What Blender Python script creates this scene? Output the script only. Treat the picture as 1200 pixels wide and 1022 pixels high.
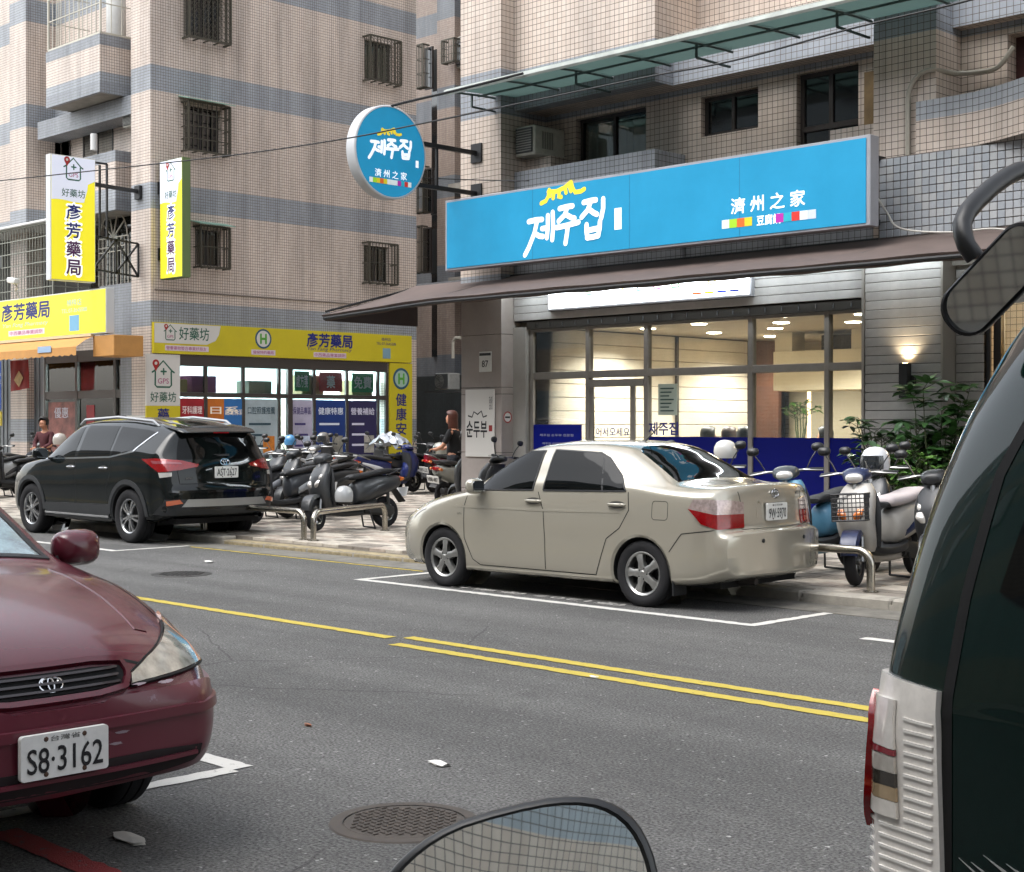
import bpy, bmesh, math, random
from math import sin, cos, pi, radians as R
from mathutils import Vector as V, Matrix, Euler
from mathutils.bvhtree import BVHTree
random.seed(7)
S = bpy.context.scene
for o in list(bpy.data.objects): bpy.data.objects.remove(o)
# ------------------------------------------------------------------ camera, sky, sun, exposure
CAMH = 1.58; FPX = 1740.0; PITCH = math.atan((511 - 497) / FPX)
cam = bpy.data.objects.new('camera', bpy.data.cameras.new('camera'))
S.collection.objects.link(cam)
cam.location = (0, 0, CAMH); cam.rotation_euler = (pi / 2 - PITCH, 0, R(45))
cam.data.sensor_width = 36; cam.data.lens = FPX / 1200 * 36
cam.data.clip_start = .05; cam.data.clip_end = 1500
S.camera = cam
W = bpy.data.worlds.new('World'); S.world = W; W.use_nodes = True
nt = W.node_tree
sky = nt.nodes.new('ShaderNodeTexSky'); sky.sky_type = 'NISHITA'; sky.sun_disc = False
sky.sun_elevation = R(58); sky.sun_rotation = R(200); sky.air_density = 1.3; sky.dust_density = 2.5; sky.ozone_density = 1
hsv = nt.nodes.new('ShaderNodeHueSaturation'); hsv.inputs['Saturation'].default_value = .28
nt.links.new(sky.outputs[0], hsv.inputs['Color'])
nt.links.new(hsv.outputs[0], nt.nodes['Background'].inputs[0]); nt.nodes['Background'].inputs[1].default_value = .15
sun = bpy.data.objects.new('sun', bpy.data.lights.new('sun', 'SUN')); S.collection.objects.link(sun)
sun.data.energy = .8; sun.data.angle = R(50); sun.data.color = (1, .985, .965)
sun.rotation_euler = V((sin(R(200)) * cos(R(58)), cos(R(200)) * cos(R(58)), sin(R(58)))).to_track_quat('Z', 'Y').to_euler()
S.view_settings.view_transform = 'Standard'; S.view_settings.look = 'None'; S.view_settings.gamma = 1
S.view_settings.exposure = 1.5
S.render.engine = 'CYCLES'; S.cycles.max_bounces = 6; S.cycles.diffuse_bounces = 3; S.cycles.glossy_bounces = 3; S.cycles.transparent_max_bounces = 8; S.cycles.use_adaptive_sampling = True; S.cycles.adaptive_threshold = .03; S.cycles.use_denoising = True
S.cycles.sample_clamp_indirect = 6; S.cycles.caustics_reflective = False; S.cycles.caustics_refractive = False
# ------------------------------------------------------------------ helpers
def at(u, v, X=None, Y=None, Z=None):
    """a photograph point on a world plane"""
    cp, sp = cos(PITCH), sin(PITCH); k = cos(R(45))
    a, b = (u - 600) / FPX, -(v - 511) / FPX
    f = cp + b * sp; z = -sp + b * cp
    d = V((k * (a - f), k * (a + f), z))
    t = X / d.x if X is not None else Y / d.y if Y is not None else (Z - CAMH) / d.z
    return V((0, 0, CAMH)) + d * t
def hx(s):
    f = lambda c: c / 12.92 if c <= .04045 else ((c + .055) / 1.055) ** 2.4
    return tuple(f(int(s[i:i + 2], 16) / 255) for i in (0, 2, 4)) + (1,)
MATS = {}
def M(name, col, rough=.5, metal=0, emit=0, coat=0, var=0, vs=8, bump=0, bs=120, spec=.5, dirt=0):
    if name in MATS: return MATS[name]
    m = bpy.data.materials.new(name); m.use_nodes = True; MATS[name] = m
    n = m.node_tree.nodes; l = m.node_tree.links; b = n['Principled BSDF']
    c = hx(col) if isinstance(col, str) else tuple(col) + (1,)
    b.inputs['Base Color'].default_value = c; b.inputs['Roughness'].default_value = rough
    b.inputs['Metallic'].default_value = metal; b.inputs['Specular IOR Level'].default_value = spec
    b.inputs['Coat Weight'].default_value = coat; b.inputs['Coat Roughness'].default_value = .06
    if emit: b.inputs['Emission Color'].default_value = c; b.inputs['Emission Strength'].default_value = emit
    if var or bump or dirt:
        tc = n.new('ShaderNodeTexCoord')
    if var or dirt:
        nz = n.new('ShaderNodeTexNoise'); nz.inputs['Scale'].default_value = vs; nz.inputs['Detail'].default_value = 6
        nz.inputs['Roughness'].default_value = .65
        l.new(tc.outputs['Object'], nz.inputs[0])
        mr = n.new('ShaderNodeMapRange'); mr.inputs['From Min'].default_value = .3; mr.inputs['From Max'].default_value = .7
        mr.inputs['To Min'].default_value = 1 - var; mr.inputs['To Max'].default_value = 1 + var * .6
        l.new(nz.outputs[0], mr.inputs[0])
        mx = n.new('ShaderNodeMix'); mx.data_type = 'RGBA'; mx.blend_type = 'MULTIPLY'; mx.inputs[0].default_value = 1
        mx.inputs[6].default_value = c; l.new(mr.outputs[0], mx.inputs[7]); l.new(mx.outputs[2], b.inputs['Base Color'])
        r2 = n.new('ShaderNodeMapRange'); r2.inputs['To Min'].default_value = max(0, rough - .12); r2.inputs['To Max'].default_value = min(1, rough + .15)
        l.new(nz.outputs[0], r2.inputs[0]); l.new(r2.outputs[0], b.inputs['Roughness'])
    if bump:
        n2 = n.new('ShaderNodeTexNoise'); n2.inputs['Scale'].default_value = bs; n2.inputs['Detail'].default_value = 4
        l.new(tc.outputs['Object'], n2.inputs[0])
        bp = n.new('ShaderNodeBump'); bp.inputs['Strength'].default_value = bump; bp.inputs['Distance'].default_value = .01
        l.new(n2.outputs[0], bp.inputs['Height']); l.new(bp.outputs[0], b.inputs['Normal'])
    return m
def tile_mat(name, c1, c2, pitch, grout='5d4f45', band=None, bandc=('868a90', '7c8289'), mort=.008, bump=.5):
    """square mosaic tiles in UV metres; bands: (offset, period, height)"""
    if name in MATS: return MATS[name]
    m = bpy.data.materials.new(name); m.use_nodes = True; MATS[name] = m
    n = m.node_tree.nodes; l = m.node_tree.links; b = n['Principled BSDF']
    uv = n.new('ShaderNodeUVMap')
    def brick(a, c):
        t = n.new('ShaderNodeTexBrick'); t.offset = 0; t.squash = 1
        t.inputs['Color1'].default_value = hx(a); t.inputs['Color2'].default_value = hx(c); t.inputs['Mortar'].default_value = hx(grout)
        t.inputs['Scale'].default_value = 1; t.inputs['Mortar Size'].default_value = mort / 2; t.inputs['Mortar Smooth'].default_value = .2
        t.inputs['Brick Width'].default_value = pitch; t.inputs['Row Height'].default_value = pitch
        l.new(uv.outputs[0], t.inputs['Vector']); return t
    t = brick(c1, c2); out = t.outputs[0]
    if band:
        t2 = brick(*bandc)
        sp = n.new('ShaderNodeSeparateXYZ'); l.new(uv.outputs[0], sp.inputs[0])
        s1 = n.new('ShaderNodeMath'); s1.operation = 'SUBTRACT'; s1.inputs[1].default_value = band[0]; l.new(sp.outputs[1], s1.inputs[0])
        s2 = n.new('ShaderNodeMath'); s2.operation = 'FLOORED_MODULO'; s2.inputs[1].default_value = band[1]; l.new(s1.outputs[0], s2.inputs[0])
        s3 = n.new('ShaderNodeMath'); s3.operation = 'LESS_THAN'; s3.inputs[1].default_value = band[2]; l.new(s2.outputs[0], s3.inputs[0])
        mx = n.new('ShaderNodeMix'); mx.data_type = 'RGBA'; l.new(s3.outputs[0], mx.inputs[0])
        l.new(out, mx.inputs[6]); l.new(t2.outputs[0], mx.inputs[7]); out = mx.outputs[2]
    tc = n.new('ShaderNodeTexCoord'); mp = n.new('ShaderNodeMapping'); mp.inputs['Scale'].default_value = (1.3, 1.3, .22)
    l.new(tc.outputs['Object'], mp.inputs[0])
    nz = n.new('ShaderNodeTexNoise'); nz.inputs['Scale'].default_value = 1.3; nz.inputs['Detail'].default_value = 7; nz.inputs['Roughness'].default_value = .6
    l.new(mp.outputs[0], nz.inputs[0])
    mr = n.new('ShaderNodeMapRange'); mr.inputs['From Min'].default_value = .3; mr.inputs['From Max'].default_value = .62
    mr.inputs['To Min'].default_value = .72; mr.inputs['To Max'].default_value = 1.05; l.new(nz.outputs[0], mr.inputs[0])
    m2 = n.new('ShaderNodeMix'); m2.data_type = 'RGBA'; m2.blend_type = 'MULTIPLY'; m2.inputs[0].default_value = 1
    l.new(out, m2.inputs[6]); l.new(mr.outputs[0], m2.inputs[7]); l.new(m2.outputs[2], b.inputs['Base Color'])
    m4 = n.new('ShaderNodeMapping'); m4.inputs['Scale'].default_value = (5, 5, .16); l.new(tc.outputs['Object'], m4.inputs[0])
    n4 = n.new('ShaderNodeTexNoise'); n4.inputs['Scale'].default_value = 1; n4.inputs['Detail'].default_value = 5; n4.inputs['Roughness'].default_value = .7; l.new(m4.outputs[0], n4.inputs[0])
    r4 = n.new('ShaderNodeMapRange'); r4.inputs['From Min'].default_value = .52; r4.inputs['From Max'].default_value = .72; r4.inputs['To Min'].default_value = 1; r4.inputs['To Max'].default_value = .76; l.new(n4.outputs[0], r4.inputs[0])
    m5 = n.new('ShaderNodeMix'); m5.data_type = 'RGBA'; m5.blend_type = 'MULTIPLY'; m5.inputs[0].default_value = 1; l.new(m2.outputs[2], m5.inputs[6]); l.new(r4.outputs[0], m5.inputs[7]); l.new(m5.outputs[2], b.inputs['Base Color'])
    b.inputs['Roughness'].default_value = .45
    bp = n.new('ShaderNodeBump'); bp.invert = True; bp.inputs['Strength'].default_value = bump; bp.inputs['Distance'].default_value = .006
    l.new(t.outputs['Fac'], bp.inputs['Height']); l.new(bp.outputs[0], b.inputs['Normal'])
    return m
def glass_mat(name, tint=(.93, .96, .95), refl=.09):
    if name in MATS: return MATS[name]
    m = bpy.data.materials.new(name); m.use_nodes = True; MATS[name] = m
    n = m.node_tree.nodes; l = m.node_tree.links; n.remove(n['Principled BSDF'])
    tr = n.new('ShaderNodeBsdfTransparent'); tr.inputs[0].default_value = tint + (1,)
    gl = n.new('ShaderNodeBsdfGlossy'); gl.inputs['Roughness'].default_value = .02
    lw = n.new('ShaderNodeFresnel'); lw.inputs[0].default_value = 1.45
    ad = n.new('ShaderNodeMath'); ad.operation = 'ADD'; ad.inputs[1].default_value = refl - .04; ad.use_clamp = True
    l.new(lw.outputs[0], ad.inputs[0])
    mx = n.new('ShaderNodeMixShader'); l.new(ad.outputs[0], mx.inputs[0]); l.new(tr.outputs[0], mx.inputs[1]); l.new(gl.outputs[0], mx.inputs[2])
    l.new(mx.outputs[0], n['Material Output'].inputs[0]); return m
def link(o, parent=None):
    S.collection.objects.link(o)
    if parent is not None: o.parent = parent
    return o
def tag(o, label, cat, group=None, kind=None):
    if label: o['label'] = label
    if cat: o['category'] = cat
    if group: o['group'] = group
    if kind: o['kind'] = kind
    return o
def thing(name, label, cat, loc=(0, 0, 0), rz=0, group=None):
    o = bpy.data.objects.new(name, None); link(o); o.location = loc; o.rotation_euler = (0, 0, rz); o.empty_display_size = .2
    return tag(o, label, cat, group)
def copy_tree(o, parent=None):
    c = o.copy(); S.collection.objects.link(c); c.parent = parent
    for ch in list(o.children): copy_tree(ch, c)
    return c
class MB:
    def __init__(s): s.v = []; s.f = []; s.mi = []; s.cur = 0
    def add(s, vs, fs, T=None):
        b = len(s.v)
        s.v += [tuple(T @ V(p)) if T else tuple(p) for p in vs]
        for f in fs: s.f.append([i + b for i in f]); s.mi.append(s.cur)
        return s
    def box(s, x0, x1, y0, y1, z0, z1, bev=0, T=None):
        if x0 > x1: x0, x1 = x1, x0
        if y0 > y1: y0, y1 = y1, y0
        if z0 > z1: z0, z1 = z1, z0
        if bev <= 0:
            vs = [(x, y, z) for x in (x0, x1) for y in (y0, y1) for z in (z0, z1)]
            return s.add(vs, [(0, 1, 3, 2), (4, 6, 7, 5), (0, 4, 5, 1), (2, 3, 7, 6), (0, 2, 6, 4), (1, 5, 7, 3)], T)
        bev = min(bev, (x1 - x0) * .45, (y1 - y0) * .45, (z1 - z0) * .45)
        vs = []; idx = {}
        for i, (x, sx) in enumerate(((x0, 1), (x1, -1))):
            for j, (y, sy) in enumerate(((y0, 1), (y1, -1))):
                for k, (z, sz) in enumerate(((z0, 1), (z1, -1))):
                    for a in range(3):
                        idx[i, j, k, a] = len(vs)
                        vs.append((x + sx * bev * (a != 0), y + sy * bev * (a != 1), z + sz * bev * (a != 2)))
        fs = []
        for i in (0, 1): fs.append([idx[i, j, k, 0] for j, k in ((0, 0), (0, 1), (1, 1), (1, 0))])
        for j in (0, 1): fs.append([idx[i, j, k, 1] for i, k in ((0, 0), (1, 0), (1, 1), (0, 1))])
        for k in (0, 1): fs.append([idx[i, j, k, 2] for i, j in ((0, 0), (0, 1), (1, 1), (1, 0))])
        for p in (0, 1):
            for q in (0, 1):
                fs.append([idx[0, p, q, 1], idx[1, p, q, 1], idx[1, p, q, 2], idx[0, p, q, 2]])
                fs.append([idx[p, 0, q, 0], idx[p, 1, q, 0], idx[p, 1, q, 2], idx[p, 0, q, 2]])
                fs.append([idx[p, q, 0, 0], idx[p, q, 1, 0], idx[p, q, 1, 1], idx[p, q, 0, 1]])
                for r in (0, 1): fs.append([idx[p, q, r, a] for a in range(3)]) if 0 else None
        for i in (0, 1):
            for j in (0, 1):
                for k in (0, 1): fs.append([idx[i, j, k, a] for a in range(3)])
        return s.add(vs, fs, T)
    def tube(s, pts, r, n=8, T=None, cap=True):
        pts = [V(p) for p in pts]; rs = r if isinstance(r, (list, tuple)) else [r] * len(pts)
        vs = []; fs = []; up = None
        for i, p in enumerate(pts):
            d = (pts[min(i + 1, len(pts) - 1)] - pts[max(i - 1, 0)]).normalized()
            if up is None: up = V((0, 0, 1)) if abs(d.z) < .9 else V((1, 0, 0))
            a = d.cross(up).normalized(); b = a.cross(d).normalized(); up = b
            for k in range(n):
                t = 2 * pi * k / n; vs.append(p + a * (cos(t) * rs[i]) + b * (sin(t) * rs[i]))
        for i in range(len(pts) - 1):
            for k in range(n):
                k2 = (k + 1) % n; fs.append((i * n + k, i * n + k2, (i + 1) * n + k2, (i + 1) * n + k))
        if cap: fs += [tuple(range(n))[::-1], tuple(range((len(pts) - 1) * n, len(pts) * n))]
        return s.add(vs, fs, T)
    def bar(s, p, q, w, h=None, T=None):
        """rectangular bar from p to q"""
        p = V(p); q = V(q); h = h or w; d = (q - p).normalized()
        up = V((0, 0, 1)) if abs(d.z) < .95 else V((0, 1, 0))
        a = d.cross(up).normalized() * w / 2; b = a.cross(d).normalized() * h / 2
        vs = [e + x for e in (p, q) for x in (a + b, a - b, -a - b, b - a)]
        return s.add(vs, [(0, 1, 2, 3), (7, 6, 5, 4)] + [(k, k + 4, (k + 1) % 4 + 4, (k + 1) % 4) for k in range(4)], T)
    def lathe(s, prof, n=24, T=None, close=False):
        """profile (r, h) about local Z"""
        vs = []; fs = []; m = len(prof)
        for k in range(n):
            t = 2 * pi * k / n
            for r, h in prof: vs.append((r * cos(t), r * sin(t), h))
        for k in range(n):
            k2 = (k + 1) % n
            for i in range(m if close else m - 1):
                j = (i + 1) % m; fs.append((k * m + i, k2 * m + i, k2 * m + j, k * m + j))
        return s.add(vs, fs, T)
    def loft(s, rings, cap=True, closed=True, T=None):
        n = len(rings[0]); vs = [p for r in rings for p in r]; fs = []
        for i in range(len(rings) - 1):
            for k in range(n if closed else n - 1):
                k2 = (k + 1) % n; fs.append((i * n + k, i * n + k2, (i + 1) * n + k2, (i + 1) * n + k))
        if cap: fs += [tuple(range(n))[::-1], tuple(range((len(rings) - 1) * n, len(rings) * n))]
        return s.add(vs, fs, T)
    def blob(s, secs, n=16, p=2.4, axis='x', sub=4, T=None):
        """smooth closed body from sections (pos, centre a, centre b, half a, half b)"""
        k = len(secs); rr = []
        for i in range(k - 1):
            for q in range(sub if i < k - 2 else sub + 1):
                t = q / sub
                P = [secs[max(i - 1, 0)], secs[i], secs[i + 1], secs[min(i + 2, k - 1)]]
                rr.append([cr(*[P[j][c] for j in range(4)], t) for c in range(5)])
        rings = []
        for pos, a, b, ha, hb in rr:
            ring = []
            for j in range(n):
                t = 2 * pi * j / n; c, sn = cos(t), sin(t)
                x = a + max(ha, .001) * math.copysign(abs(c) ** (2 / p), c); y = b + max(hb, .001) * math.copysign(abs(sn) ** (2 / p), sn)
                ring.append((pos, x, y) if axis == 'x' else (x, pos, y) if axis == 'y' else (x, y, pos))
            rings.append(ring)
        return s.loft(rings, T=T)
    def prism(s, poly, h0, h1, T=None):
        """2-D polygon extruded along local Z"""
        n = len(poly); vs = [(x, y, h0) for x, y in poly] + [(x, y, h1) for x, y in poly]
        fs = [tuple(range(n))[::-1], tuple(range(n, 2 * n))] + [(k, (k + 1) % n, (k + 1) % n + n, k + n) for k in range(n)]
        return s.add(vs, fs, T)
    def build(s, name, mats, parent=None, smooth=False, uv=False, loc=None, ang=40, fix=True):
        me = bpy.data.meshes.new(name); me.from_pydata(s.v, [], s.f)
        for m in (mats if isinstance(mats, (list, tuple)) else [mats]): me.materials.append(m)
        me.polygons.foreach_set('material_index', s.mi)
        if fix:
            bm = bmesh.new(); bm.from_mesh(me); bmesh.ops.recalc_face_normals(bm, faces=bm.faces); bm.to_mesh(me); bm.free()
        if uv: box_uv(me)
        if smooth:
            me.polygons.foreach_set('use_smooth', [True] * len(me.polygons))
            try: me.set_sharp_from_angle(angle=R(ang))
            except Exception: pass
        me.update()
        o = bpy.data.objects.new(name, me)
        if loc is not None: o.location = loc
        return link(o, parent)
def cr(a, b, c, d, t):
    return .5 * (2 * b + (c - a) * t + (2 * a - 5 * b + 4 * c - d) * t * t + (3 * b - a - 3 * c + d) * t ** 3)
def box_uv(me):
    l = me.uv_layers.new(name='UVMap'); d = l.data
    for p in me.polygons:
        n = p.normal; ax = max(range(3), key=lambda i: abs(n[i]))
        for li in p.loop_indices:
            c = me.vertices[me.loops[li].vertex_index].co
            d[li].uv = (c.y, c.z) if ax == 0 else (c.x, c.z) if ax == 1 else (c.x, c.y)
def frameM(o, ux, uy):
    """matrix with local x = ux, y = uy at o"""
    ux = V(ux).normalized(); uy = V(uy).normalized(); uz = ux.cross(uy)
    m = Matrix((ux, uy, uz)).transposed().to_4x4(); m.translation = V(o); return m
def FY(x, y, z): return frameM((x, y, z), (1, 0, 0), (0, 0, 1))      # on a wall facing the street
def FX(x, y, z): return frameM((x, y, z), (0, 1, 0), (0, 0, 1))      # on a wall facing +X
TXT = {}
def text(body, size, Mx, mat, parent, name='lettering', bold=0, width=None, align='CENTER', sx=1, shear=0, height=None):
    key = (body, shear)
    if key not in TXT:
        c = bpy.data.curves.new('t', 'FONT'); c.body = body; c.resolution_u = 3; c.shear = shear
        o = bpy.data.objects.new('t', c); me = bpy.data.meshes.new_from_object(o)
        TXT[key] = [tuple(v.co) for v in me.vertices], [tuple(p.vertices) for p in me.polygons]
        bpy.data.objects.remove(o)
    vs, fs = TXT[key]
    x0 = min(v[0] for v in vs); x1 = max(v[0] for v in vs); y0 = min(v[1] for v in vs); y1 = max(v[1] for v in vs)
    k = size / .73; kx = k * sx
    if height: k = height / (y1 - y0); kx = k * sx
    if width: kx = width / (x1 - x0)
    ox = (x0 + x1) / 2 if align == 'CENTER' else x0
    me = bpy.data.meshes.new(name)
    sh = [(0, 0)] if bold <= 0 else [(a * bold * .65, b * bold * .65) for a, b in ((1, 0), (-1, 0), (0, 1), (0, -1), (.7, .7), (-.7, -.7))]
    nv = len(vs)
    me.from_pydata([tuple(Mx @ V(((x + a - ox) * kx, (y + b - (y0 + y1) / 2) * k, .0003 * q))) for q, (a, b) in enumerate(sh) for x, y, z in vs], [], [[i + q * nv for i in f] for q in range(len(sh)) for f in fs])
    me.materials.append(mat)
    return link(bpy.data.objects.new(name, me), parent)
def strokes(paths, w, Mx, mat, parent, name='brush_lettering', th=.004):
    """thick flat brush strokes: list of (points, width factor)"""
    mb = MB()
    for k, pts in enumerate(paths):
        pts = [V((x, y)) for x, y in pts]; n = len(pts)
        L = []; Rr = []
        for i, p in enumerate(pts):
            d = (pts[min(i + 1, n - 1)] - pts[max(i - 1, 0)]).normalized(); nn = V((-d.y, d.x)) * w / 2
            L.append(p + nn); Rr.append(p - nn)
        cap0 = [pts[0] + Matrix.Rotation(a, 2) @ ((Rr[0] - pts[0])) for a in (-.8, -1.57, -2.35)]
        cap1 = [pts[-1] + Matrix.Rotation(a, 2) @ ((L[-1] - pts[-1])) for a in (-.8, -1.57, -2.35)]
        z = .0004 * k
        poly = [L[0]] + L[1:] + cap1 + Rr[::-1] + cap0
        # quads for the ribbon and fans for the caps
        vs = [(p.x, p.y, z) for p in L] + [(p.x, p.y, z) for p in Rr]
        fs = [(i, i + 1, n + i + 1, n + i) for i in range(n - 1)]
        b = len(vs); vs += [(p.x, p.y, z) for p in cap1]; fs.append((n - 1, b, b + 1, b + 2, 2 * n - 1))
        b = len(vs); vs += [(p.x, p.y, z) for p in cap0]; fs.append((n, b, b + 1, b + 2, 0))
        mb.add(vs, fs, Mx)
    return mb.build(name, mat, parent, fix=False)
def flat(poly, Mx, mat, parent, name, th=.004):
    return MB().prism(poly, -th, 0, Mx).build(name, mat, parent)
def rrect(x0, x1, y0, y1, r, n=4):
    out = []
    for cx, cy, a in ((x1 - r, y1 - r, 0), (x0 + r, y1 - r, 90), (x0 + r, y0 + r, 180), (x1 - r, y0 + r, 270)):
        for k in range(n + 1): t = R(a + 90 * k / n); out.append((cx + r * cos(t), cy + r * sin(t)))
    return out
def holed(mb, ax, c, a0, a1, z0, z1, holes, depth=.2):
    """a wall face with openings and their reveals; ax 'Y' faces -Y, 'X' faces +X"""
    As = sorted({a0, a1} | {h[0] for h in holes} | {h[1] for h in holes}); Zs = sorted({z0, z1} | {h[2] for h in holes} | {h[3] for h in holes})
    As = [a for a in As if a0 <= a <= a1]; Zs = [z for z in Zs if z0 <= z <= z1]
    P = (lambda a, d, z: (a, c + d, z)) if ax == 'Y' else (lambda a, d, z: (c - d, a, z))
    for i in range(len(As) - 1):
        for j in range(len(Zs) - 1):
            ca, cz = (As[i] + As[i + 1]) / 2, (Zs[j] + Zs[j + 1]) / 2
            if any(h[0] < ca < h[1] and h[2] < cz < h[3] for h in holes): continue
            mb.add([P(As[i], 0, Zs[j]), P(As[i + 1], 0, Zs[j]), P(As[i + 1], 0, Zs[j + 1]), P(As[i], 0, Zs[j + 1])], [(0, 1, 2, 3)])
    for h in holes:
        q = [(h[0], h[2]), (h[1], h[2]), (h[1], h[3]), (h[0], h[3])]
        for k in range(4):
            (a, z), (b, w) = q[k], q[(k + 1) % 4]
            mb.add([P(a, 0, z), P(b, 0, w), P(b, depth, w), P(a, depth, z)], [(0, 1, 2, 3)])
# ------------------------------------------------------------------ vehicle kit
RUB = M('tyre rubber', '17171a', .85, bump=.15, bs=300, var=.25, vs=15); BLK = M('black plastic', '1b1c1e', .55, var=.15, vs=30); DRK = M('dark recess', '060607', .9)
CHR = M('chrome', 'cfd0d2', .12, 1); ALU = M('alloy rim', 'a9a9a6', .32, .85, var=.12, vs=20); STEEL = M('brushed steel', 'a8a59d', .25, 1, var=.1, vs=30)
CGL = M('tinted car glass', '080a0a', .03, 0, spec=.22); WHT = M('white plate', 'dcdcd8', .4, var=.08, vs=30); INK = M('plate ink', '15161a', .5)
REDL = M('red lens', '86060b', .1, .1, coat=1, var=.25, vs=40); CLR = M('clear lens', 'c9c5bf', .1, .35, coat=1); AMB = M('amber lens', 'd9762a', .15, coat=1)
SEAM = M('panel gap', '0a0a0a', .8)
FR = {'L': (V((0, 3, 0)), V((1, 0, 0)), V((0, 0, 1)), V((0, -1, 0))), 'R': (V((0, -3, 0)), V((1, 0, 0)), V((0, 0, 1)), V((0, 1, 0))),
      'F': (V((6, 0, 0)), V((0, 1, 0)), V((0, 0, 1)), V((-1, 0, 0))), 'B': (V((-6, 0, 0)), V((0, 1, 0)), V((0, 0, 1)), V((1, 0, 0))),
      'T': (V((0, 0, 5)), V((1, 0, 0)), V((0, 1, 0)), V((0, 0, -1)))}
def diag(ang, side=1):
    """projection frame looking at the car from heading angle ang (deg, 0 = from behind, 180 = from the front)"""
    d = V((cos(R(ang)), -sin(R(ang)) * side, 0))
    return (-d * 6, V((d.y, -d.x, 0)) * -1, V((0, 0, 1)), d)
def smooth_poly(p, it=2):
    for _ in range(it):
        q = []
        for i in range(len(p)):
            a, b = V(p[i]), V(p[(i + 1) % len(p)]); q += [tuple(a * .8 + b * .2), tuple(a * .2 + b * .8)]
        p = q
    return p
class Car:
    def __init__(s, name, label, cat, st, paint, ns=9, nr=9, loc=(0, 0, 0), rz=0):
        s.root = thing(name, label, cat, loc, rz); s.paint = paint
        K = len(st); n = len(st[0][2])
        Wm = max(p[0] for q in st for p in q[2])
        rows = []
        for x, bow, ring in st:
            rows.append([V((x - bow * (y / Wm) ** 2.4, y, z)) for y, z in ring])
        fine = []
        for i in range(K - 1):
            for q in range(ns if i < K - 2 else ns + 1):
                t = q / ns; P = [rows[max(i - 1, 0)], rows[i], rows[i + 1], rows[min(i + 2, K - 1)]]
                rw = []
                for k in range(n):
                    a, b, c, d = [P[j][k] for j in range(4)]
                    # limited tangents keep long flat spans flat
                    rw.append(V([mono(a[e], b[e], c[e], d[e], t) for e in range(3)]))
                fine.append(rw)
        full = []
        for rw in fine:
            h = []
            for k in range(n - 1):
                for q in range(nr if k < n - 2 else nr + 1):
                    t = q / nr; P = [rw[max(k - 1, 0)], rw[k], rw[k + 1], rw[min(k + 2, n - 1)]]
                    h.append(V([mono(P[0][e], P[1][e], P[2][e], P[3][e], t) for e in range(3)]))
            full.append(h + [V((p.x, -p.y, p.z)) for p in h[-2:0:-1]])
        s.rings = full
        nn = len(full[0]); vs = [p for r in full for p in r]; fs = []
        for i in range(len(full) - 1):
            for k in range(nn): fs.append((i * nn + k, i * nn + (k + 1) % nn, (i + 1) * nn + (k + 1) % nn, (i + 1) * nn + k))
        for i, e in ((0, 0), (len(full) - 1, -1)):     # curved end caps
            x0, bow, _ = st[e]; hn = nn // 2; cols = 11; prev = None
            for k in range(1, hn):
                a = i * nn + k; b = i * nn + (nn - k); row = [a]
                for c in range(1, cols):
                    y = vs[a].y + (vs[b].y - vs[a].y) * c / cols; f_ = (abs(y) / Wm) ** 2.4; row.append(len(vs)); vs.append(V((vs[a].x + bow * ((abs(vs[a].y) / Wm) ** 2.4 - f_), y, vs[a].z)))
                row.append(b)
                if prev is None: fs.append([i * nn] + row)
                else: fs += [(prev[q], prev[q + 1], row[q + 1], row[q]) for q in range(cols)]
                prev = row
            fs.append([i * nn + hn] + prev[::-1])
        s.vs, s.fs = vs, fs
        s.bvh = BVHTree.FromPolygons(vs, fs)
    def body(s, arches, mats=None, name='body', lip=.05, lipmat=None):
        """cut round wheel arches (x, z, r) and build the shell with liners"""
        vs = [v.copy() for v in s.vs]; fs = [list(f) for f in s.fs]
        for ax, az, ar in arches:
            ins = [abs(v.y) > .42 and v.z < az + ar + .1 and (v.x - ax) ** 2 + (v.z - az) ** 2 < ar * ar for v in vs]
            keep = []; mv = set()
            for f in fs:
                c = [ins[i] for i in f]
                if all(c): continue
                keep.append(f)
                if any(c): mv |= {i for i in f if ins[i]}
            for i in mv:
                d = V((vs[i].x - ax, vs[i].z - az)); d = d.normalized() * ar if d.length > 1e-4 else V((0, ar))
                vs[i].x, vs[i].z = ax + d.x, az + d.y
            fs = keep
        mb = MB(); mb.add(vs, fs)
        s.bodyo = mb.build(name, mats or s.paint, s.root, smooth=True, ang=38)
        for ax, az, ar in arches:
            for sg in (1, -1):
                mb = MB(); A = []; B = []; C = []
                for k in range(33):
                    t = R(-20 + 220 * k / 32); x = ax + ar * cos(t); z = az + ar * sin(t)
                    y = s.hit('L', x, z - .004 if k else z); yy = (y[0].y if y else .7)
                    A.append((x, sg * (yy + .004), z)); x2 = ax + (ar - .022) * cos(t); z2 = az + (ar - .022) * sin(t)
                    B.append((x2, sg * (yy - .012), z2)); C.append((x2, sg * .35, z2))
                mb.loft([A, B], cap=False, closed=False)
                mb.build('arch_lip', lipmat or s.paint, s.root, smooth=True)
                mb = MB(); mb.loft([B, C], cap=False, closed=False); mb.add(C, [tuple(range(33))])
                mb.build('wheel_well', DRK, s.root)
        return s.bodyo
    def hit(s, fr, a, b):
        o, u, v, d = FR[fr] if isinstance(fr, str) else fr
        p, n, _, _ = s.bvh.ray_cast(o + u * a + v * b, d)
        if p is None: return None
        if n.dot(d) > 0: n = -n
        return p, n
    def near(s, fr, a, b):
        h = s.hit(fr, a, b)
        if h: return h
        o, u, v, d = FR[fr] if isinstance(fr, str) else fr
        p, n, _, _ = s.bvh.find_nearest(o + u * a + v * b + d * (4.2 if abs(d.x) > .5 else 2.3)); return p, (n if n.dot(d) < 0 else -n)
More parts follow.
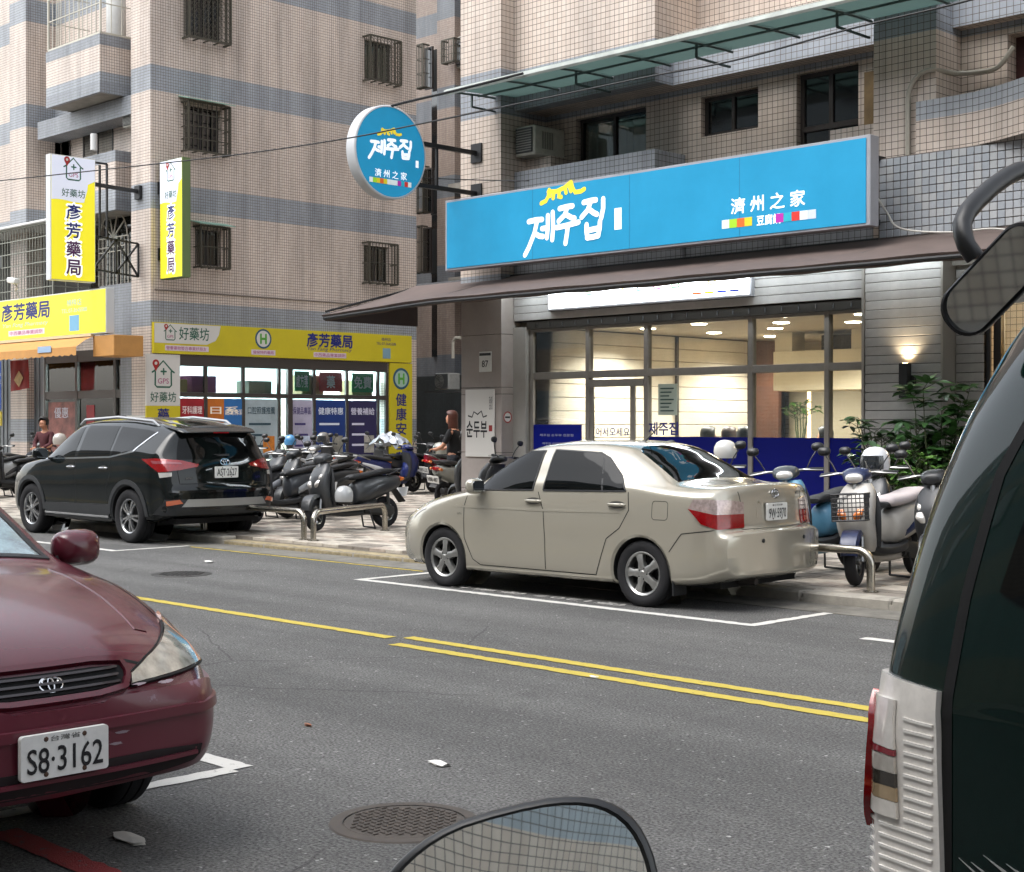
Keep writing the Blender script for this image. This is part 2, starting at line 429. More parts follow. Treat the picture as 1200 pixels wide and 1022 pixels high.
    def patch(s, name, poly, fr, mat, off=.004, thick=.02, g=.05, parent=None, mirror=False, rnd=0):
        if rnd: poly = smooth_poly(poly, rnd)
        bm = bmesh.new(); bm.faces.new([bm.verts.new((x, y, 0)) for x, y in poly])
        xs = [p[0] for p in poly]; ys = [p[1] for p in poly]
        for lo, hi, ax in ((min(xs), max(xs), 0), (min(ys), max(ys), 1)):
            k = math.floor(lo / g) + 1
            while k * g < hi - 1e-4:
                no = V((1, 0, 0)) if ax == 0 else V((0, 1, 0))
                bmesh.ops.bisect_plane(bm, geom=bm.verts[:] + bm.edges[:] + bm.faces[:], plane_co=no * (k * g), plane_no=no); k += 1
        bmesh.ops.triangulate(bm, faces=[f for f in bm.faces if len(f.verts) > 4])
        o, u, v, d = FR[fr] if isinstance(fr, str) else fr
        nor = {}
        for w in bm.verts:
            p, n = s.near(fr, w.co.x, w.co.y); nor[w] = n; w.co = p + n * off
        be = [e for e in bm.edges if e.is_boundary]
        ext = bmesh.ops.extrude_edge_only(bm, edges=be)
        vm = {}
        for e in be:
            for w in e.verts: vm[w] = nor[w]
        for w in [q for q in ext['geom'] if isinstance(q, bmesh.types.BMVert)]:
            src = min(vm, key=lambda q: (q.co - w.co).length_squared); w.co = w.co - nor[src] * thick
        bmesh.ops.recalc_face_normals(bm, faces=bm.faces)
        c = sum((f.normal.dot(d) * f.calc_area() for f in bm.faces))
        if c > 0: bmesh.ops.reverse_faces(bm, faces=bm.faces)
        outs = []
        for sg in (1, -1) if mirror else (1,):
            if sg < 0:
                for w in bm.verts: w.co.y = -w.co.y
                bmesh.ops.reverse_faces(bm, faces=bm.faces)
            me = bpy.data.meshes.new(name); bm.to_mesh(me); me.materials.append(mat)
            me.polygons.foreach_set('use_smooth', [True] * len(me.polygons)); me.set_sharp_from_angle(angle=R(35))
            outs.append(link(bpy.data.objects.new(name, me), parent or s.root))
        bm.free(); return outs[0]
    def line(s, name, pts, fr, mat=None, w=.009, off=.0012, parent=None, mirror=False, closed=False, step=.03, h=0):
        """a strip laid along the surface: panel gap, moulding or trim"""
        pts = [V(p) for p in pts] + ([V(pts[0])] if closed else [])
        sm = []
        for a, b in zip(pts, pts[1:]):
            k = max(1, int((b - a).length / step)); sm += [a + (b - a) * (i / k) for i in range(k)]
        sm.append(pts[-1])
        hh = [s.near(fr, *p) for p in sm]; A = []; B = []; A2 = []; B2 = []
        for i, (p, n) in enumerate(hh):
            d = (hh[min(i + 1, len(hh) - 1)][0] - hh[max(i - 1, 0)][0]); d = d.normalized() if d.length > 1e-6 else V((1, 0, 0))
            c = d.cross(n).normalized() * w / 2; A.append(p + c + n * off); B.append(p - c + n * off)
            A2.append(p + c * 1.3 - n * .006); B2.append(p - c * 1.3 - n * .006)
        for sg in (1, -1) if mirror else (1,):
            mb = MB(); f = lambda L: [(p.x, p.y * sg, p.z) for p in L]
            mb.loft([f(A2), f(A), f(B), f(B2)] if off > .002 else [f(A), f(B)], cap=False, closed=False)
            o = mb.build(name, mat or SEAM, parent or s.root, smooth=off > .002)
        return o
    def plate(s, fr, a, b, w, h, txt, z_up=True, tilt=0, back='licence_plate', small=None):
        p, n = s.near(fr, a, b)
        if isinstance(fr, str) and fr in 'FB': n = V((1 if fr == 'F' else -1, 0, 0))
        ux = V((0, 0, 1)).cross(n).normalized(); uy = n.cross(ux)
        m = frameM(p + n * (.06 if fr == 'F' else .028), ux, uy)
        if tilt: m = m @ Matrix.Rotation(tilt, 4, 'X')
        pl = MB().prism(rrect(-w / 2, w / 2, -h / 2, h / 2, .012), -.02, 0, m).build(back, WHT, s.root)
        text(txt, .1, m @ Matrix.Translation((0, -.012 if small else 0, .0015)), INK, pl, 'plate_number', bold=.012, height=h * (.55 if small else .62), width=w * .86)
        if small: text(small, .02, m @ Matrix.Translation((0, h * .38, .0015)), INK, pl, 'plate_heading', height=h * .12, width=w * .34)
        mb = MB()
        for x in (-.07, .07):
            for y in (h * .38, -h * .4): mb.lathe([(0, .004), (.007, .003), (.009, 0)], 8, m @ Matrix.Translation((x, y, 0)))
        mb.build('plate_bolt', M('rusty bolt', '4a3528', .8), pl)
        return pl
def mono(a, b, c, d, t):
    """cubic with limited tangents"""
    def tan(p, q, r):
        x, y = q - p, r - q
        if x * y <= 0: return 0
        return math.copysign(min(abs((x + y) / 2), 2.2 * min(abs(x), abs(y))), x)
    m0, m1 = tan(a, b, c), tan(b, c, d)
    if a == b: m0 = c - b if d == c else 1.5 * (c - b) - m1 / 2
    if c == d: m1 = 1.5 * (c - b) - m0 / 2
    t2, t3 = t * t, t * t * t
    return (2 * t3 - 3 * t2 + 1) * b + (t3 - 2 * t2 + t) * m0 + (-2 * t3 + 3 * t2) * c + (t3 - t2) * m1
WM = {}
def wheel(root, x, y, r, w, rr, style='five', steer=0, rim=None):
    """tyre with tread, alloy rim facing outward; a part with the rim as sub-part"""
    sg = 1 if y > 0 else -1
    key = (r, w, rr, style)
    if key not in WM:
        t = MB(); hw = w / 2
        t.lathe([(rr - .01, -hw * .8), (rr + .012, -hw * .92), (r - .045, -hw * 1.02), (r - .015, -hw * .9), (r, -hw * .7), (r, -hw * .35), (r - .008, -hw * .33), (r - .008, -hw * .27), (r, -hw * .25), (r, hw * .25), (r - .008, hw * .27), (r - .008, hw * .33), (r, hw * .35), (r, hw * .7), (r - .015, hw * .9), (r - .045, hw * 1.02), (rr + .03, hw * .98), (rr + .012, hw * .92), (rr - .01, hw * .8)], 40)
        to = t.build('wheel', RUB, None, smooth=True, ang=50); tm = to.data; bpy.data.objects.remove(to)
        q = MB(); hz = hw * .78
        q.lathe([(rr + .004, hz + .004), (rr - .006, hz + .008), (rr - .022, hz - .004), (rr - .03, hz - .05), (rr - .035, -hw * .7)], 40)
        q.cur = 1; q.lathe([(rr - .03, hz - .07), (.02, hz - .075)], 32); q.cur = 0
        ns = 5
        for k in range(ns):
            a = 2 * pi * k / ns + pi / 2
            T = Matrix.Rotation(a, 4, 'Z')
            if style == 'five':
                secs = [(.03, .045, 0), (.07, .035, .006), (rr * .55, .03, 0), (rr * .8, .042, -.004), (rr - .018, .062, -.014)]
                rings = [[(x_, -w_, hz - .045), (x_, -w_ * .92, hz - .004 + d_), (x_, -w_ * .4, hz + .006 + d_), (x_, w_ * .4, hz + .006 + d_), (x_, w_ * .92, hz - .004 + d_), (x_, w_, hz - .045)] for x_, w_, d_ in secs]
                q.loft(rings, T=T)
            else:
                for da in (-.2, .2):
                    T2 = Matrix.Rotation(a + da * .9, 4, 'Z')
                    rings = [[(x_, -w_, hz - .04), (x_, -w_ * .8, hz + d_), (x_, w_ * .8, hz + d_), (x_, w_, hz - .04)] for x_, w_, d_ in ((.05, .018, .0), (rr * .6, .016, .004), (rr - .016, .024, -.012))]
                    q.loft(rings, T=T2)
        q.lathe([(0, hz + .012), (.022, hz + .012), (.03, hz + .006), (.062, hz + .002), (.066, hz - .03)], 20)
        q.cur = 1
        for k in range(5):
            a = 2 * pi * (k + .5) / 5 + pi / 2; q.lathe([(0, hz + .006), (.008, hz + .005), (.008, hz - .01)], 6, Matrix.Translation((.047 * cos(a), .047 * sin(a), 0)))
        qo = q.build('rim', [rim or ALU, DRK], None, smooth=True, ang=35); qm = qo.data; bpy.data.objects.remove(qo)
        WM[key] = tm, qm
    tm, qm = WM[key]
    o = link(bpy.data.objects.new('wheel', tm), root); o.location = (x, y - sg * w / 2, r - .004)
    o.rotation_euler = (-sg * pi / 2, random.random() * 0, steer)
    q = link(bpy.data.objects.new('rim', qm), o); q.rotation_euler = (0, 0, random.uniform(0, 6))
    return o
def door_mirror(car, x, y, z, mat, sg=1, sz=1):
    mb = MB(); mb.blob([(x - .055 * sz, y + sg * .075, z, .02, .02), (x - .05 * sz, y + sg * .075, z, .085 * sz, .06 * sz), (x - .0, y + sg * .075, z, .1 * sz, .075 * sz), (x + .05 * sz, y + sg * .07, z, .08 * sz, .06 * sz), (x + .075 * sz, y + sg * .06, z, .03, .03)], n=20, p=3, sub=3)
    o = mb.build('door_mirror', mat, car.root, smooth=True, ang=60)
    mb = MB(); mb.prism(rrect(-.075 * sz, .075 * sz, -.052 * sz, .052 * sz, .03), 0, .006, frameM((x - .058 * sz, y + sg * .075, z), (0, -1, 0), (0, 0, 1)))
    mb.build('mirror_glass', M('mirror glass', 'a3a8ab', .03, 1), o)
    mb = MB(); mb.blob([(x + .03, y - sg * .03, z - .05, .03, .02), (x, y + sg * .02, z - .045, .05, .02)], n=10, axis='x'); mb.build('mirror_foot', BLK, o, smooth=True)
    return o
def handle(car, x, z, mat, L=.2):
    p, n = car.hit('L', x, z)
    for sg in (1, -1):
        mb = MB(); y = p.y * sg
        mb.blob([(x - L / 2, y, z, .008, .008), (x - L / 2 + .02, y + sg * .018, z, .014, .014), (x, y + sg * .03, z, .011, .014), (x + L / 2 - .02, y + sg * .018, z, .014, .014), (x + L / 2, y, z, .008, .008)], n=10, sub=4)
        h = mb.build('door_handle', mat, car.root, smooth=True)
    car.patch('handle_cup', [(x + L * .5 * cos(t), z + .033 * sin(t)) for t in [2 * pi * k / 14 for k in range(14)]], 'L', M('handle recess', '3c3a36', .6), off=.001, thick=.003, mirror=True)
def emblem(car, fr, a, b, w, mat=None):
    """three interlocking ovals"""
    p, n = car.near(fr, a, b); ux = V((0, 0, 1)).cross(n).normalized(); m = frameM(p + n * .012, ux, n.cross(ux)); h = w * .66
    mb = MB()
    for cx, cy, rx, ry in ((0, 0, w / 2, h / 2), (0, h * .2, w * .36, h * .2), (0, -.02 * h, w * .13, h * .42)):
        mb.tube([m @ V((cx + rx * cos(t), cy + ry * sin(t), 0)) for t in [2 * pi * k / 24 for k in range(25)]], w * .045, 6, cap=False)
    return mb.build('emblem', mat or CHR, car.root, smooth=True)
# ------------------------------------------------------------------ silver sedan
def sedan_silver():
    P = M('champagne silver paint', (.45, .42, .345), .24, .5, coat=1)
    st = [
     (2.06, .15, [(0, .25), (.48, .25), (.62, .30), (.66, .46), (.62, .60), (.52, .635), (.40, .65), (.21, .66), (0, .665)]),
     (2.03, .16, [(0, .22), (.52, .22), (.66, .27), (.70, .45), (.66, .62), (.56, .66), (.42, .68), (.22, .69), (0, .695)]),
     (1.90, .24, [(0, .20), (.62, .20), (.77, .27), (.80, .48), (.76, .69), (.64, .745), (.47, .77), (.24, .785), (0, .79)]),
     (1.60, .14, [(0, .19), (.70, .19), (.83, .28), (.845, .54), (.80, .78), (.69, .84), (.51, .87), (.26, .89), (0, .895)]),
     (1.25, .04, [(0, .18), (.74, .18), (.84, .27), (.85, .57), (.815, .855), (.71, .905), (.53, .935), (.27, .955), (0, .96)]),
     (.98, 0, [(0, .18), (.75, .18), (.835, .26), (.85, .58), (.82, .905), (.74, .945), (.60, .98), (.32, 1.01), (0, 1.02)]),
     (.66, 0, [(0, .18), (.76, .18), (.835, .26), (.85, .58), (.822, .925), (.765, 1.01), (.645, 1.135), (.36, 1.185), (0, 1.20)]),
     (.30, 0, [(0, .18), (.76, .18), (.835, .26), (.85, .58), (.822, .935), (.765, 1.09), (.625, 1.315), (.37, 1.365), (0, 1.38)]),
     (.05, 0, [(0, .18), (.76, .18), (.835, .26), (.85, .58), (.822, .94), (.765, 1.11), (.62, 1.365), (.38, 1.418), (0, 1.433)]),
     (-.40, 0, [(0, .18), (.76, .18), (.835, .26), (.85, .58), (.822, .95), (.765, 1.12), (.615, 1.385), (.38, 1.438), (0, 1.45)]),
     (-.88, 0, [(0, .18), (.75, .18), (.835, .27), (.85, .58), (.822, .965), (.76, 1.12), (.60, 1.345), (.37, 1.40), (0, 1.415)]),
     (-1.22, 0, [(0, .19), (.74, .19), (.835, .28), (.85, .60), (.822, .985), (.755, 1.085), (.60, 1.215), (.38, 1.255), (0, 1.27)]),
     (-1.56, 0, [(0, .20), (.72, .20), (.83, .29), (.845, .62), (.815, .985), (.735, 1.045), (.61, 1.075), (.38, 1.092), (0, 1.10)]),
     (-1.84, -.05, [(0, .22), (.68, .22), (.81, .30), (.83, .62), (.80, .97), (.71, 1.035), (.57, 1.06), (.35, 1.075), (0, 1.08)]),
     (-2.05, -.14, [(0, .25), (.63, .25), (.76, .31), (.79, .60), (.76, .955), (.68, 1.03), (.55, 1.058), (.34, 1.072), (0, 1.078)]),
     (-2.10, -.14, [(0, .26), (.61, .26), (.75, .32), (.785, .58), (.74, .86), (.66, .95), (.53, 1.0), (.32, 1.025), (0, 1.035)]),
     (-2.13, -.14, [(0, .27), (.60, .27), (.745, .33), (.78, .53), (.745, .68), (.65, .70), (.52, .71), (.31, .715), (0, .72)]),
     (-2.20, -.15, [(0, .29), (.58, .29), (.72, .34), (.76, .51), (.73, .645), (.63, .675), (.5, .68), (.3, .685), (0, .69)]),
     (-2.225, -.15, [(0, .315), (.57, .315), (.705, .36), (.745, .51), (.715, .63), (.62, .658), (.49, .665), (.29, .67), (0, .673)])]
    pr, pf = at(748, 712, Z=0), at(517, 688, Z=0)
    c = Car('silver_sedan', 'champagne silver four-door sedan parked at the kerb before the blue-signed restaurant', 'car', st, P)
    d = (pf - pr); rz = math.atan2(d.y, d.x); mid = (pf + pr) / 2
    c.root.rotation_euler.z = rz; nrm = V((sin(rz), -cos(rz), 0)) * .84
    c.root.location = (mid.x + nrm.x, mid.y + nrm.y, 0); c.root.scale = (.962, .98, .99)
    c.body([(1.25, .30, .335), (-1.25, .30, .335)])
    for x in (1.25, -1.25):
        for y in (.82, -.82): wheel(c.root, x, y, .295, .18, .195)
    # glass
    fw = [(.80, .965), (.05, .985), (.03, 1.345), (.22, 1.335), (.42, 1.25), (.66, 1.11)]
    rw = [(-.08, .985), (-1.07, 1.005), (-.97, 1.14), (-.78, 1.29), (-.66, 1.335), (-.10, 1.355)]
    for nm, p in (('front_side_window', fw), ('rear_side_window', rw)):
        c.patch(nm, p, 'L', CGL, mirror=True, off=.006)
        c.line('window_trim', p, 'L', BLK, .014, .007, mirror=True, closed=True)
    c.line('quarter_divider', [(-.80, 1.0), (-.70, 1.32)], 'L', BLK, .02, .006, mirror=True)
    c.patch('rear_window', [(-.60, -1.0)] and [(x, y) for x, y in ((-1.50, -.60), (-1.50, .60), (-1.0, .50), (-.93, .40), (-.93, -.40), (-1.0, -.50))], 'T', CGL, off=.003)
    c.patch('windscreen', [(.93, -.60), (.93, .60), (.38, .56), (.33, .4), (.33, -.4), (.38, -.56)], 'T', CGL, off=.003)
    # gaps
    c.line('door_gap', [(.90, .93), (.94, .80), (.93, .5), (.82, .30), (.72, .25)], 'L', mirror=True)
    c.line('door_gap', [(-.02, .97), (-.10, .80), (-.13, .55), (-.13, .26)], 'L', mirror=True)
    c.line('door_gap', [(-1.10, 1.0), (-1.12, .84), (-1.02, .68), (-.87, .58), (-.80, .40), (-.74, .25)], 'L', mirror=True)
    c.line('sill_gap', [(.72, .25), (-.74, .25)], 'L', mirror=True)
    c.line('fuel_flap_gap', rrect(-1.55, -1.38, .77, .93, .03), 'L', closed=True, w=.005)
    c.line('bonnet_gap', [(1.93, .52), (1.6, .66), (1.2, .72), (1.0, .76)], 'T', mirror=True)
    c.line('boot_gap', [(-1.62, .56), (-2.02, .55)], 'T', mirror=True)
    c.line('boot_gap', [(-.50, 1.02), (-.47, .86), (-.50, .70), (.50, .70), (.47, .86), (.50, 1.02)], 'B')
    c.line('bumper_gap', [(-1.57, .50), (-1.70, .66), (-2.0, .70)], 'L', mirror=True)
    c.line('waist_crease', [(1.1, .80), (0, .80), (-1.0, .82)], 'L', P, .02, .003, mirror=True)
    for x in (.03, -.98): handle(c, x, .885, P)
    # lamps: rear clusters wrap the corner
    for sg in (1, -1):
        f = diag(38, sg)
        o, u, v, dd = f
        def q(x, y, z): w_ = V((x, y * sg, z)) - o; return (w_.dot(u), z)
        L1 = [q(-1.80, .80, .955), q(-1.92, .79, .955), q(-2.08, .64, .95), q(-2.13, .49, .93), q(-2.13, .49, .83), q(-2.0, .76, .83), q(-1.76, .82, .875)]
        L2 = [q(-1.76, .82, .875), q(-2.0, .76, .83), q(-2.13, .49, .83), q(-2.13, .49, .71), q(-2.02, .76, .705), q(-1.88, .80, .75)]
        c.patch('reversing_lamp', L1, f, M('red clear lens', 'b9a7a3', .06, .5, coat=1, var=.35, vs=35), off=.008, rnd=0)
        c.patch('tail_lamp', L2, f, REDL, off=.009)
        c.patch('head_lamp', [(1.95, .36), (1.99, .60), (1.72, .77), (1.52, .80), (1.60, .70), (1.80, .42)] if sg > 0 else [(1.95, -.36), (1.80, -.42), (1.60, -.70), (1.52, -.80), (1.72, -.77), (1.99, -.60)], 'T', CLR, off=.006)
        door_mirror(c, .72, sg * .85, 1.005, P, sg, 1)
    c.line('lamp_divider', [(-.53, .83), (-.53, .72)], 'B', REDL, .01, .016)
    c.patch('plate_recess', rrect(-.28, .28, .78, .90, .02), 'B', P, off=.0015, thick=.002)
    c.patch('boot_garnish', rrect(-.25, .25, .915, .945, .01), 'B', P, off=.014, thick=.02)
    c.plate('B', 0, .835, .32, .15, '9W·5970', small='台灣省')
    emblem(c, 'B', 0, .99, .11)
    text('VIOS', .03, frameM(c.near('B', -.42, .985)[0] + V((-.008, 0, 0)), (0, -1, 0), (0, 0, 1)), CHR, c.root, 'badge', bold=.02)
    mb = MB()
    for y in (.33, -.33): mb.lathe([(0, .012), (.016, .01), (.018, 0)], 10, frameM(c.hit('B', y, .60)[0], (0, -1, 0), (0, 0, 1)))
    mb.build('parking_sensor', BLK, c.root)
    for sg in (1, -1):
        MB().box(-1.60, -1.585, sg * .62, sg * .82, .12, .40, .004).build('mud_flap', BLK, c.root)
    mb = MB(); mb.blob([(-2.12, .3, .24, .03, .03), (-1.7, .3, .24, .09, .06), (-1.4, .3, .24, .08, .05)], n=12); mb.build('muffler', M('exhaust', '3a3633', .6, .6), c.root, smooth=True)
    mb = MB(); mb.box(-1.95, 1.9, -.6, .6, .19, .24); mb.tube([(-1.25, -.7, .29), (-1.25, .7, .29)], .05); mb.tube([(1.25, -.7, .29), (1.25, .7, .29)], .04); mb.build('underbody', DRK, c.root)
    mb = MB(); mb.tube([(-.72, .1, 1.42), (-.95, .12, 1.60)], .005, 6); mb.build('aerial', BLK, c.root)
    text('VVT-i', .02, frameM(c.hit('L', 1.02 - .02, .73)[0] + V((0, .004, 0)), (-1, 0, 0), (0, 0, 1)), BLK, c.root, 'badge')
    return c
# ------------------------------------------------------------------ black suv
def suv_black():
    P = M('black green paint', (.004, .006, .006), .07, 0, coat=.15, spec=.4)
    st = [
     (2.27, .08, [(0, .45), (.3, .45), (.5, .48), (.55, .58), (.5, .68), (.42, .70), (.3, .71), (.15, .715), (0, .72)]),
     (2.20, .20, [(0, .30), (.55, .30), (.72, .36), (.76, .58), (.72, .80), (.6, .85), (.44, .87), (.22, .88), (0, .885)]),
     (2.0, .28, [(0, .26), (.65, .26), (.84, .34), (.87, .60), (.83, .88), (.7, .945), (.52, .97), (.26, .985), (0, .99)]),
     (1.7, .12, [(0, .25), (.74, .25), (.89, .34), (.905, .66), (.86, .96), (.74, 1.02), (.56, 1.045), (.28, 1.06), (0, 1.065)]),
     (1.33, .03, [(0, .24), (.78, .24), (.905, .34), (.918, .70), (.87, 1.02), (.76, 1.065), (.58, 1.09), (.3, 1.105), (0, 1.11)]),
     (1.1, 0, [(0, .24), (.8, .24), (.905, .34), (.92, .70), (.875, 1.045), (.79, 1.09), (.64, 1.13), (.34, 1.16), (0, 1.17)]),
     (.75, 0, [(0, .24), (.8, .24), (.905, .34), (.92, .72), (.88, 1.06), (.81, 1.17), (.685, 1.32), (.38, 1.375), (0, 1.39)]),
     (.36, 0, [(0, .24), (.8, .24), (.905, .34), (.92, .72), (.88, 1.075), (.81, 1.27), (.67, 1.51), (.4, 1.575), (0, 1.59)]),
     (0, 0, [(0, .24), (.8, .24), (.905, .34), (.92, .74), (.882, 1.09), (.81, 1.30), (.66, 1.575), (.41, 1.64), (0, 1.655)]),
     (-.7, 0, [(0, .24), (.8, .24), (.905, .34), (.92, .76), (.885, 1.12), (.81, 1.32), (.65, 1.59), (.41, 1.66), (0, 1.675)]),
     (-1.33, 0, [(0, .26), (.8, .26), (.905, .36), (.92, .80), (.885, 1.15), (.80, 1.33), (.63, 1.555), (.4, 1.625), (0, 1.64)]),
     (-1.85, -.05, [(0, .30), (.76, .30), (.88, .38), (.905, .82), (.865, 1.13), (.775, 1.30), (.615, 1.49), (.4, 1.56), (0, 1.58)]),
     (-2.03, -.14, [(0, .33), (.72, .33), (.85, .40), (.885, .80), (.85, 1.11), (.755, 1.28), (.605, 1.46), (.39, 1.525), (0, 1.545)]),
     (-2.13, -.16, [(0, .35), (.7, .35), (.835, .42), (.87, .78), (.84, 1.06), (.74, 1.17), (.59, 1.26), (.38, 1.30), (0, 1.31)]),
     (-2.25, -.18, [(0, .38), (.68, .38), (.82, .44), (.855, .72), (.82, .94), (.71, 1.02), (.56, 1.05), (.36, 1.065), (0, 1.07)]),
     (-2.30, -.2, [(0, .42), (.66, .42), (.79, .47), (.82, .62), (.78, .74), (.68, .78), (.53, .79), (.34, .80), (0, .80)]),
     (-2.33, -.2, [(0, .47), (.62, .47), (.74, .51), (.77, .60), (.74, .69), (.64, .715), (.5, .72), (.32, .725), (0, .725)])]
    pr = at(149, 636.5, Z=0)
    c = Car('black_suv', 'black sport utility vehicle with silver roof rails parked before the pharmacy', 'car', st, P)
    rz = R(180.5); c.root.rotation_euler.z = rz
    off = Matrix.Rotation(rz, 3, 'Z') @ V((-1.33, .91, 0)); c.root.location = (pr.x - off.x, pr.y - off.y, 0)
    PL = M('grey cladding', '2a2c2e', .6, var=.15, vs=20)
    c.body([(1.33, .37, .41), (-1.33, .37, .41)], lipmat=PL)
    rim = M('machined rim', 'b4b5b6', .25, .9)
    for x in (1.33, -1.33):
        for y in (.90, -.90): wheel(c.root, x, y, .36, .225, .235, 'split', rim=rim)
        ring = [(x + .475 * cos(R(a)), .37 + .475 * sin(R(a))) for a in range(0, 181, 10)] + [(x + .412 * cos(R(a)), .37 + .412 * sin(R(a))) for a in range(180, -1, -10)]
        c.patch('arch_cladding', ring, 'L', PL, off=.012, mirror=True)
    c.patch('sill_cladding', [(.86, .30), (.86, .47), (-.87, .50), (-.87, .30)], 'L', PL, off=.01, mirror=True)
    c.line('sill_trim', [(.86, .33), (-.86, .33)], 'L', CHR, .03, .014, mirror=True)
    fw = [(.98, 1.10), (.12, 1.12), (.10, 1.54), (.34, 1.50), (.66, 1.32)]
    rw = [(.02, 1.12), (-.82, 1.15), (-.80, 1.55), (.0, 1.56)]
    qw = [(-.88, 1.16), (-1.38, 1.24), (-1.66, 1.47), (-1.5, 1.50), (-.86, 1.545)]
    for nm, p in (('front_side_window', fw), ('rear_side_window', rw), ('quarter_window', qw)):
        c.patch(nm, p, 'L', CGL, mirror=True, off=.003)
    c.line('chrome_window_line', [(1.02, 1.085), (.1, 1.105), (-.86, 1.135), (-1.40, 1.215), (-1.70, 1.47)], 'L', CHR, .022, .006, mirror=True)
    c.line('door_gap', [(1.02, 1.07), (1.0, .6), (.9, .36)], 'L', mirror=True)
    c.line('door_gap', [(.06, 1.10), (.0, .7), (.0, .36)], 'L', mirror=True)
    c.line('door_gap', [(-.86, 1.13), (-.92, .95), (-.80, .7), (-.86, .36)], 'L', mirror=True)
    for x in (.16, -.72): handle(c, x, .985, CHR)
    c.patch('windscreen', [(1.06, -.62), (1.06, .62), (.46, .56), (.46, -.56)], 'T', CGL, off=.003)
    c.patch('rear_window', [(-.66, 1.12), (.66, 1.12), (.56, 1.42), (.4, 1.46), (-.4, 1.46), (-.56, 1.42)], 'B', CGL, off=.004)
    mb = MB(); secs = [(-1.5, 0, 1.585, .50, .012), (-1.75, 0, 1.545, .58, .03), (-2.0, 0, 1.505, .60, .035), (-2.12, 0, 1.475, .58, .02), (-2.17, 0, 1.465, .54, .006)]
    mb.blob(secs, n=24, p=5); mb.build('roof_spoiler', P, c.root, smooth=True)
    MB().box(-2.18, -2.165, -.12, .12, 1.458, 1.473).build('brake_lamp', REDL, c.root)
    for sg in (1, -1):
        f = diag(36, sg); o, u, v, dd = f
        q = lambda x, y, z: ((V((x, y * sg, z)) - o).dot(u), z)
        c.patch('tail_lamp', [q(-1.66, .89, 1.12), q(-1.95, .86, 1.13), q(-2.2, .62, 1.10), q(-2.24, .40, 1.05), q(-2.24, .42, 1.02), q(-2.2, .66, .98), q(-2.02, .86, .95), q(-1.88, .88, 1.02)], f, REDL, off=.012)
        c.patch('lamp_band', [q(-1.86, .87, 1.10), q(-2.18, .64, 1.075), q(-2.2, .62, 1.055), q(-1.9, .87, 1.06)], f, M('rosy lens', '8d4a50', .12, .2, coat=1), off=.016)
        c.patch('reversing_lamp', [q(-2.02, .86, .945), q(-2.14, .74, .95), q(-2.14, .74, .90), q(-2.04, .85, .88)], f, CLR, off=.012)
        c.patch('reflector', [q(-2.12, .80, .58), q(-2.22, .68, .60), q(-2.24, .64, .55), q(-2.12, .80, .52)], f, M('orange lens', 'c46a4a', .15, coat=1), off=.034)
        door_mirror(c, .86, sg * .92, 1.16, P, sg, 1.15)
        mb = MB(); mb.tube([(.42, sg * .60, 1.57), (.28, sg * .60, 1.64), (-.6, sg * .6, 1.675), (-1.45, sg * .58, 1.62), (-1.60, sg * .58, 1.55)], [.012, .02, .02, .02, .012], 8); mb.build('roof_rail', M('rail silver', 'b9babb', .3, .8), c.root, smooth=True)
        c.patch('head_lamp', [(2.16, sg * .45), (2.1, sg * .72), (1.75, sg * .84), (1.85, sg * .7), (2.05, sg * .45)], 'T', CLR, off=.006)
    c.patch('bumper_cladding', [(-.86, .40), (.86, .40), (.84, .60), (-.84, .60)], 'B', PL, off=.012)
    c.patch('skid_plate', [(-.66, .50), (.66, .50), (.58, .60), (-.58, .60)], 'B', M('skid silver', '9c9c98', .35, .6), off=.022)
    c.line('hatch_gap', [(-.70, 1.1), (-.66, .8), (.66, .8), (.70, 1.1)], 'B')
    c.line('chrome_strip', [(-.80, .70), (.80, .70)], 'B', M('gloss ridge', '0c0f0f', .1, coat=1), .03, .012)
    c.plate('B', 0, .945, .36, .15, 'AST·2627')
    emblem(c, 'B', 0, 1.075, .14)
    text('HYBRID', .03, frameM(c.near('B', .52, .87)[0] + V((-.006, 0, 0)), (0, -1, 0), (0, 0, 1)), CHR, c.root, 'badge', width=.14)
    text('RAV4', .035, frameM(c.near('B', -.52, .87)[0] + V((-.006, 0, 0)), (0, -1, 0), (0, 0, 1)), CHR, c.root, 'badge', bold=.02)
    mb = MB(); mb.bar((-2.235, -.08, 1.17), (-2.14, .36, 1.165), .02, .03); mb.build('rear_wiper', BLK, c.root)
    mb = MB(); mb.lathe([(.035, 0), (.035, .2), (.03, .2), (.03, 0)], 14, frameM((-2.27, -.55, .36), (0, 1, 0), (0, 0, 1))); mb.build('tail_pipe', CHR, c.root, smooth=True)
    mb = MB(); mb.box(-2.1, 2.0, -.65, .65, .27, .34); mb.tube([(-1.33, -.8, .36), (-1.33, .8, .36)], .06); mb.build('underbody', DRK, c.root)
    return c
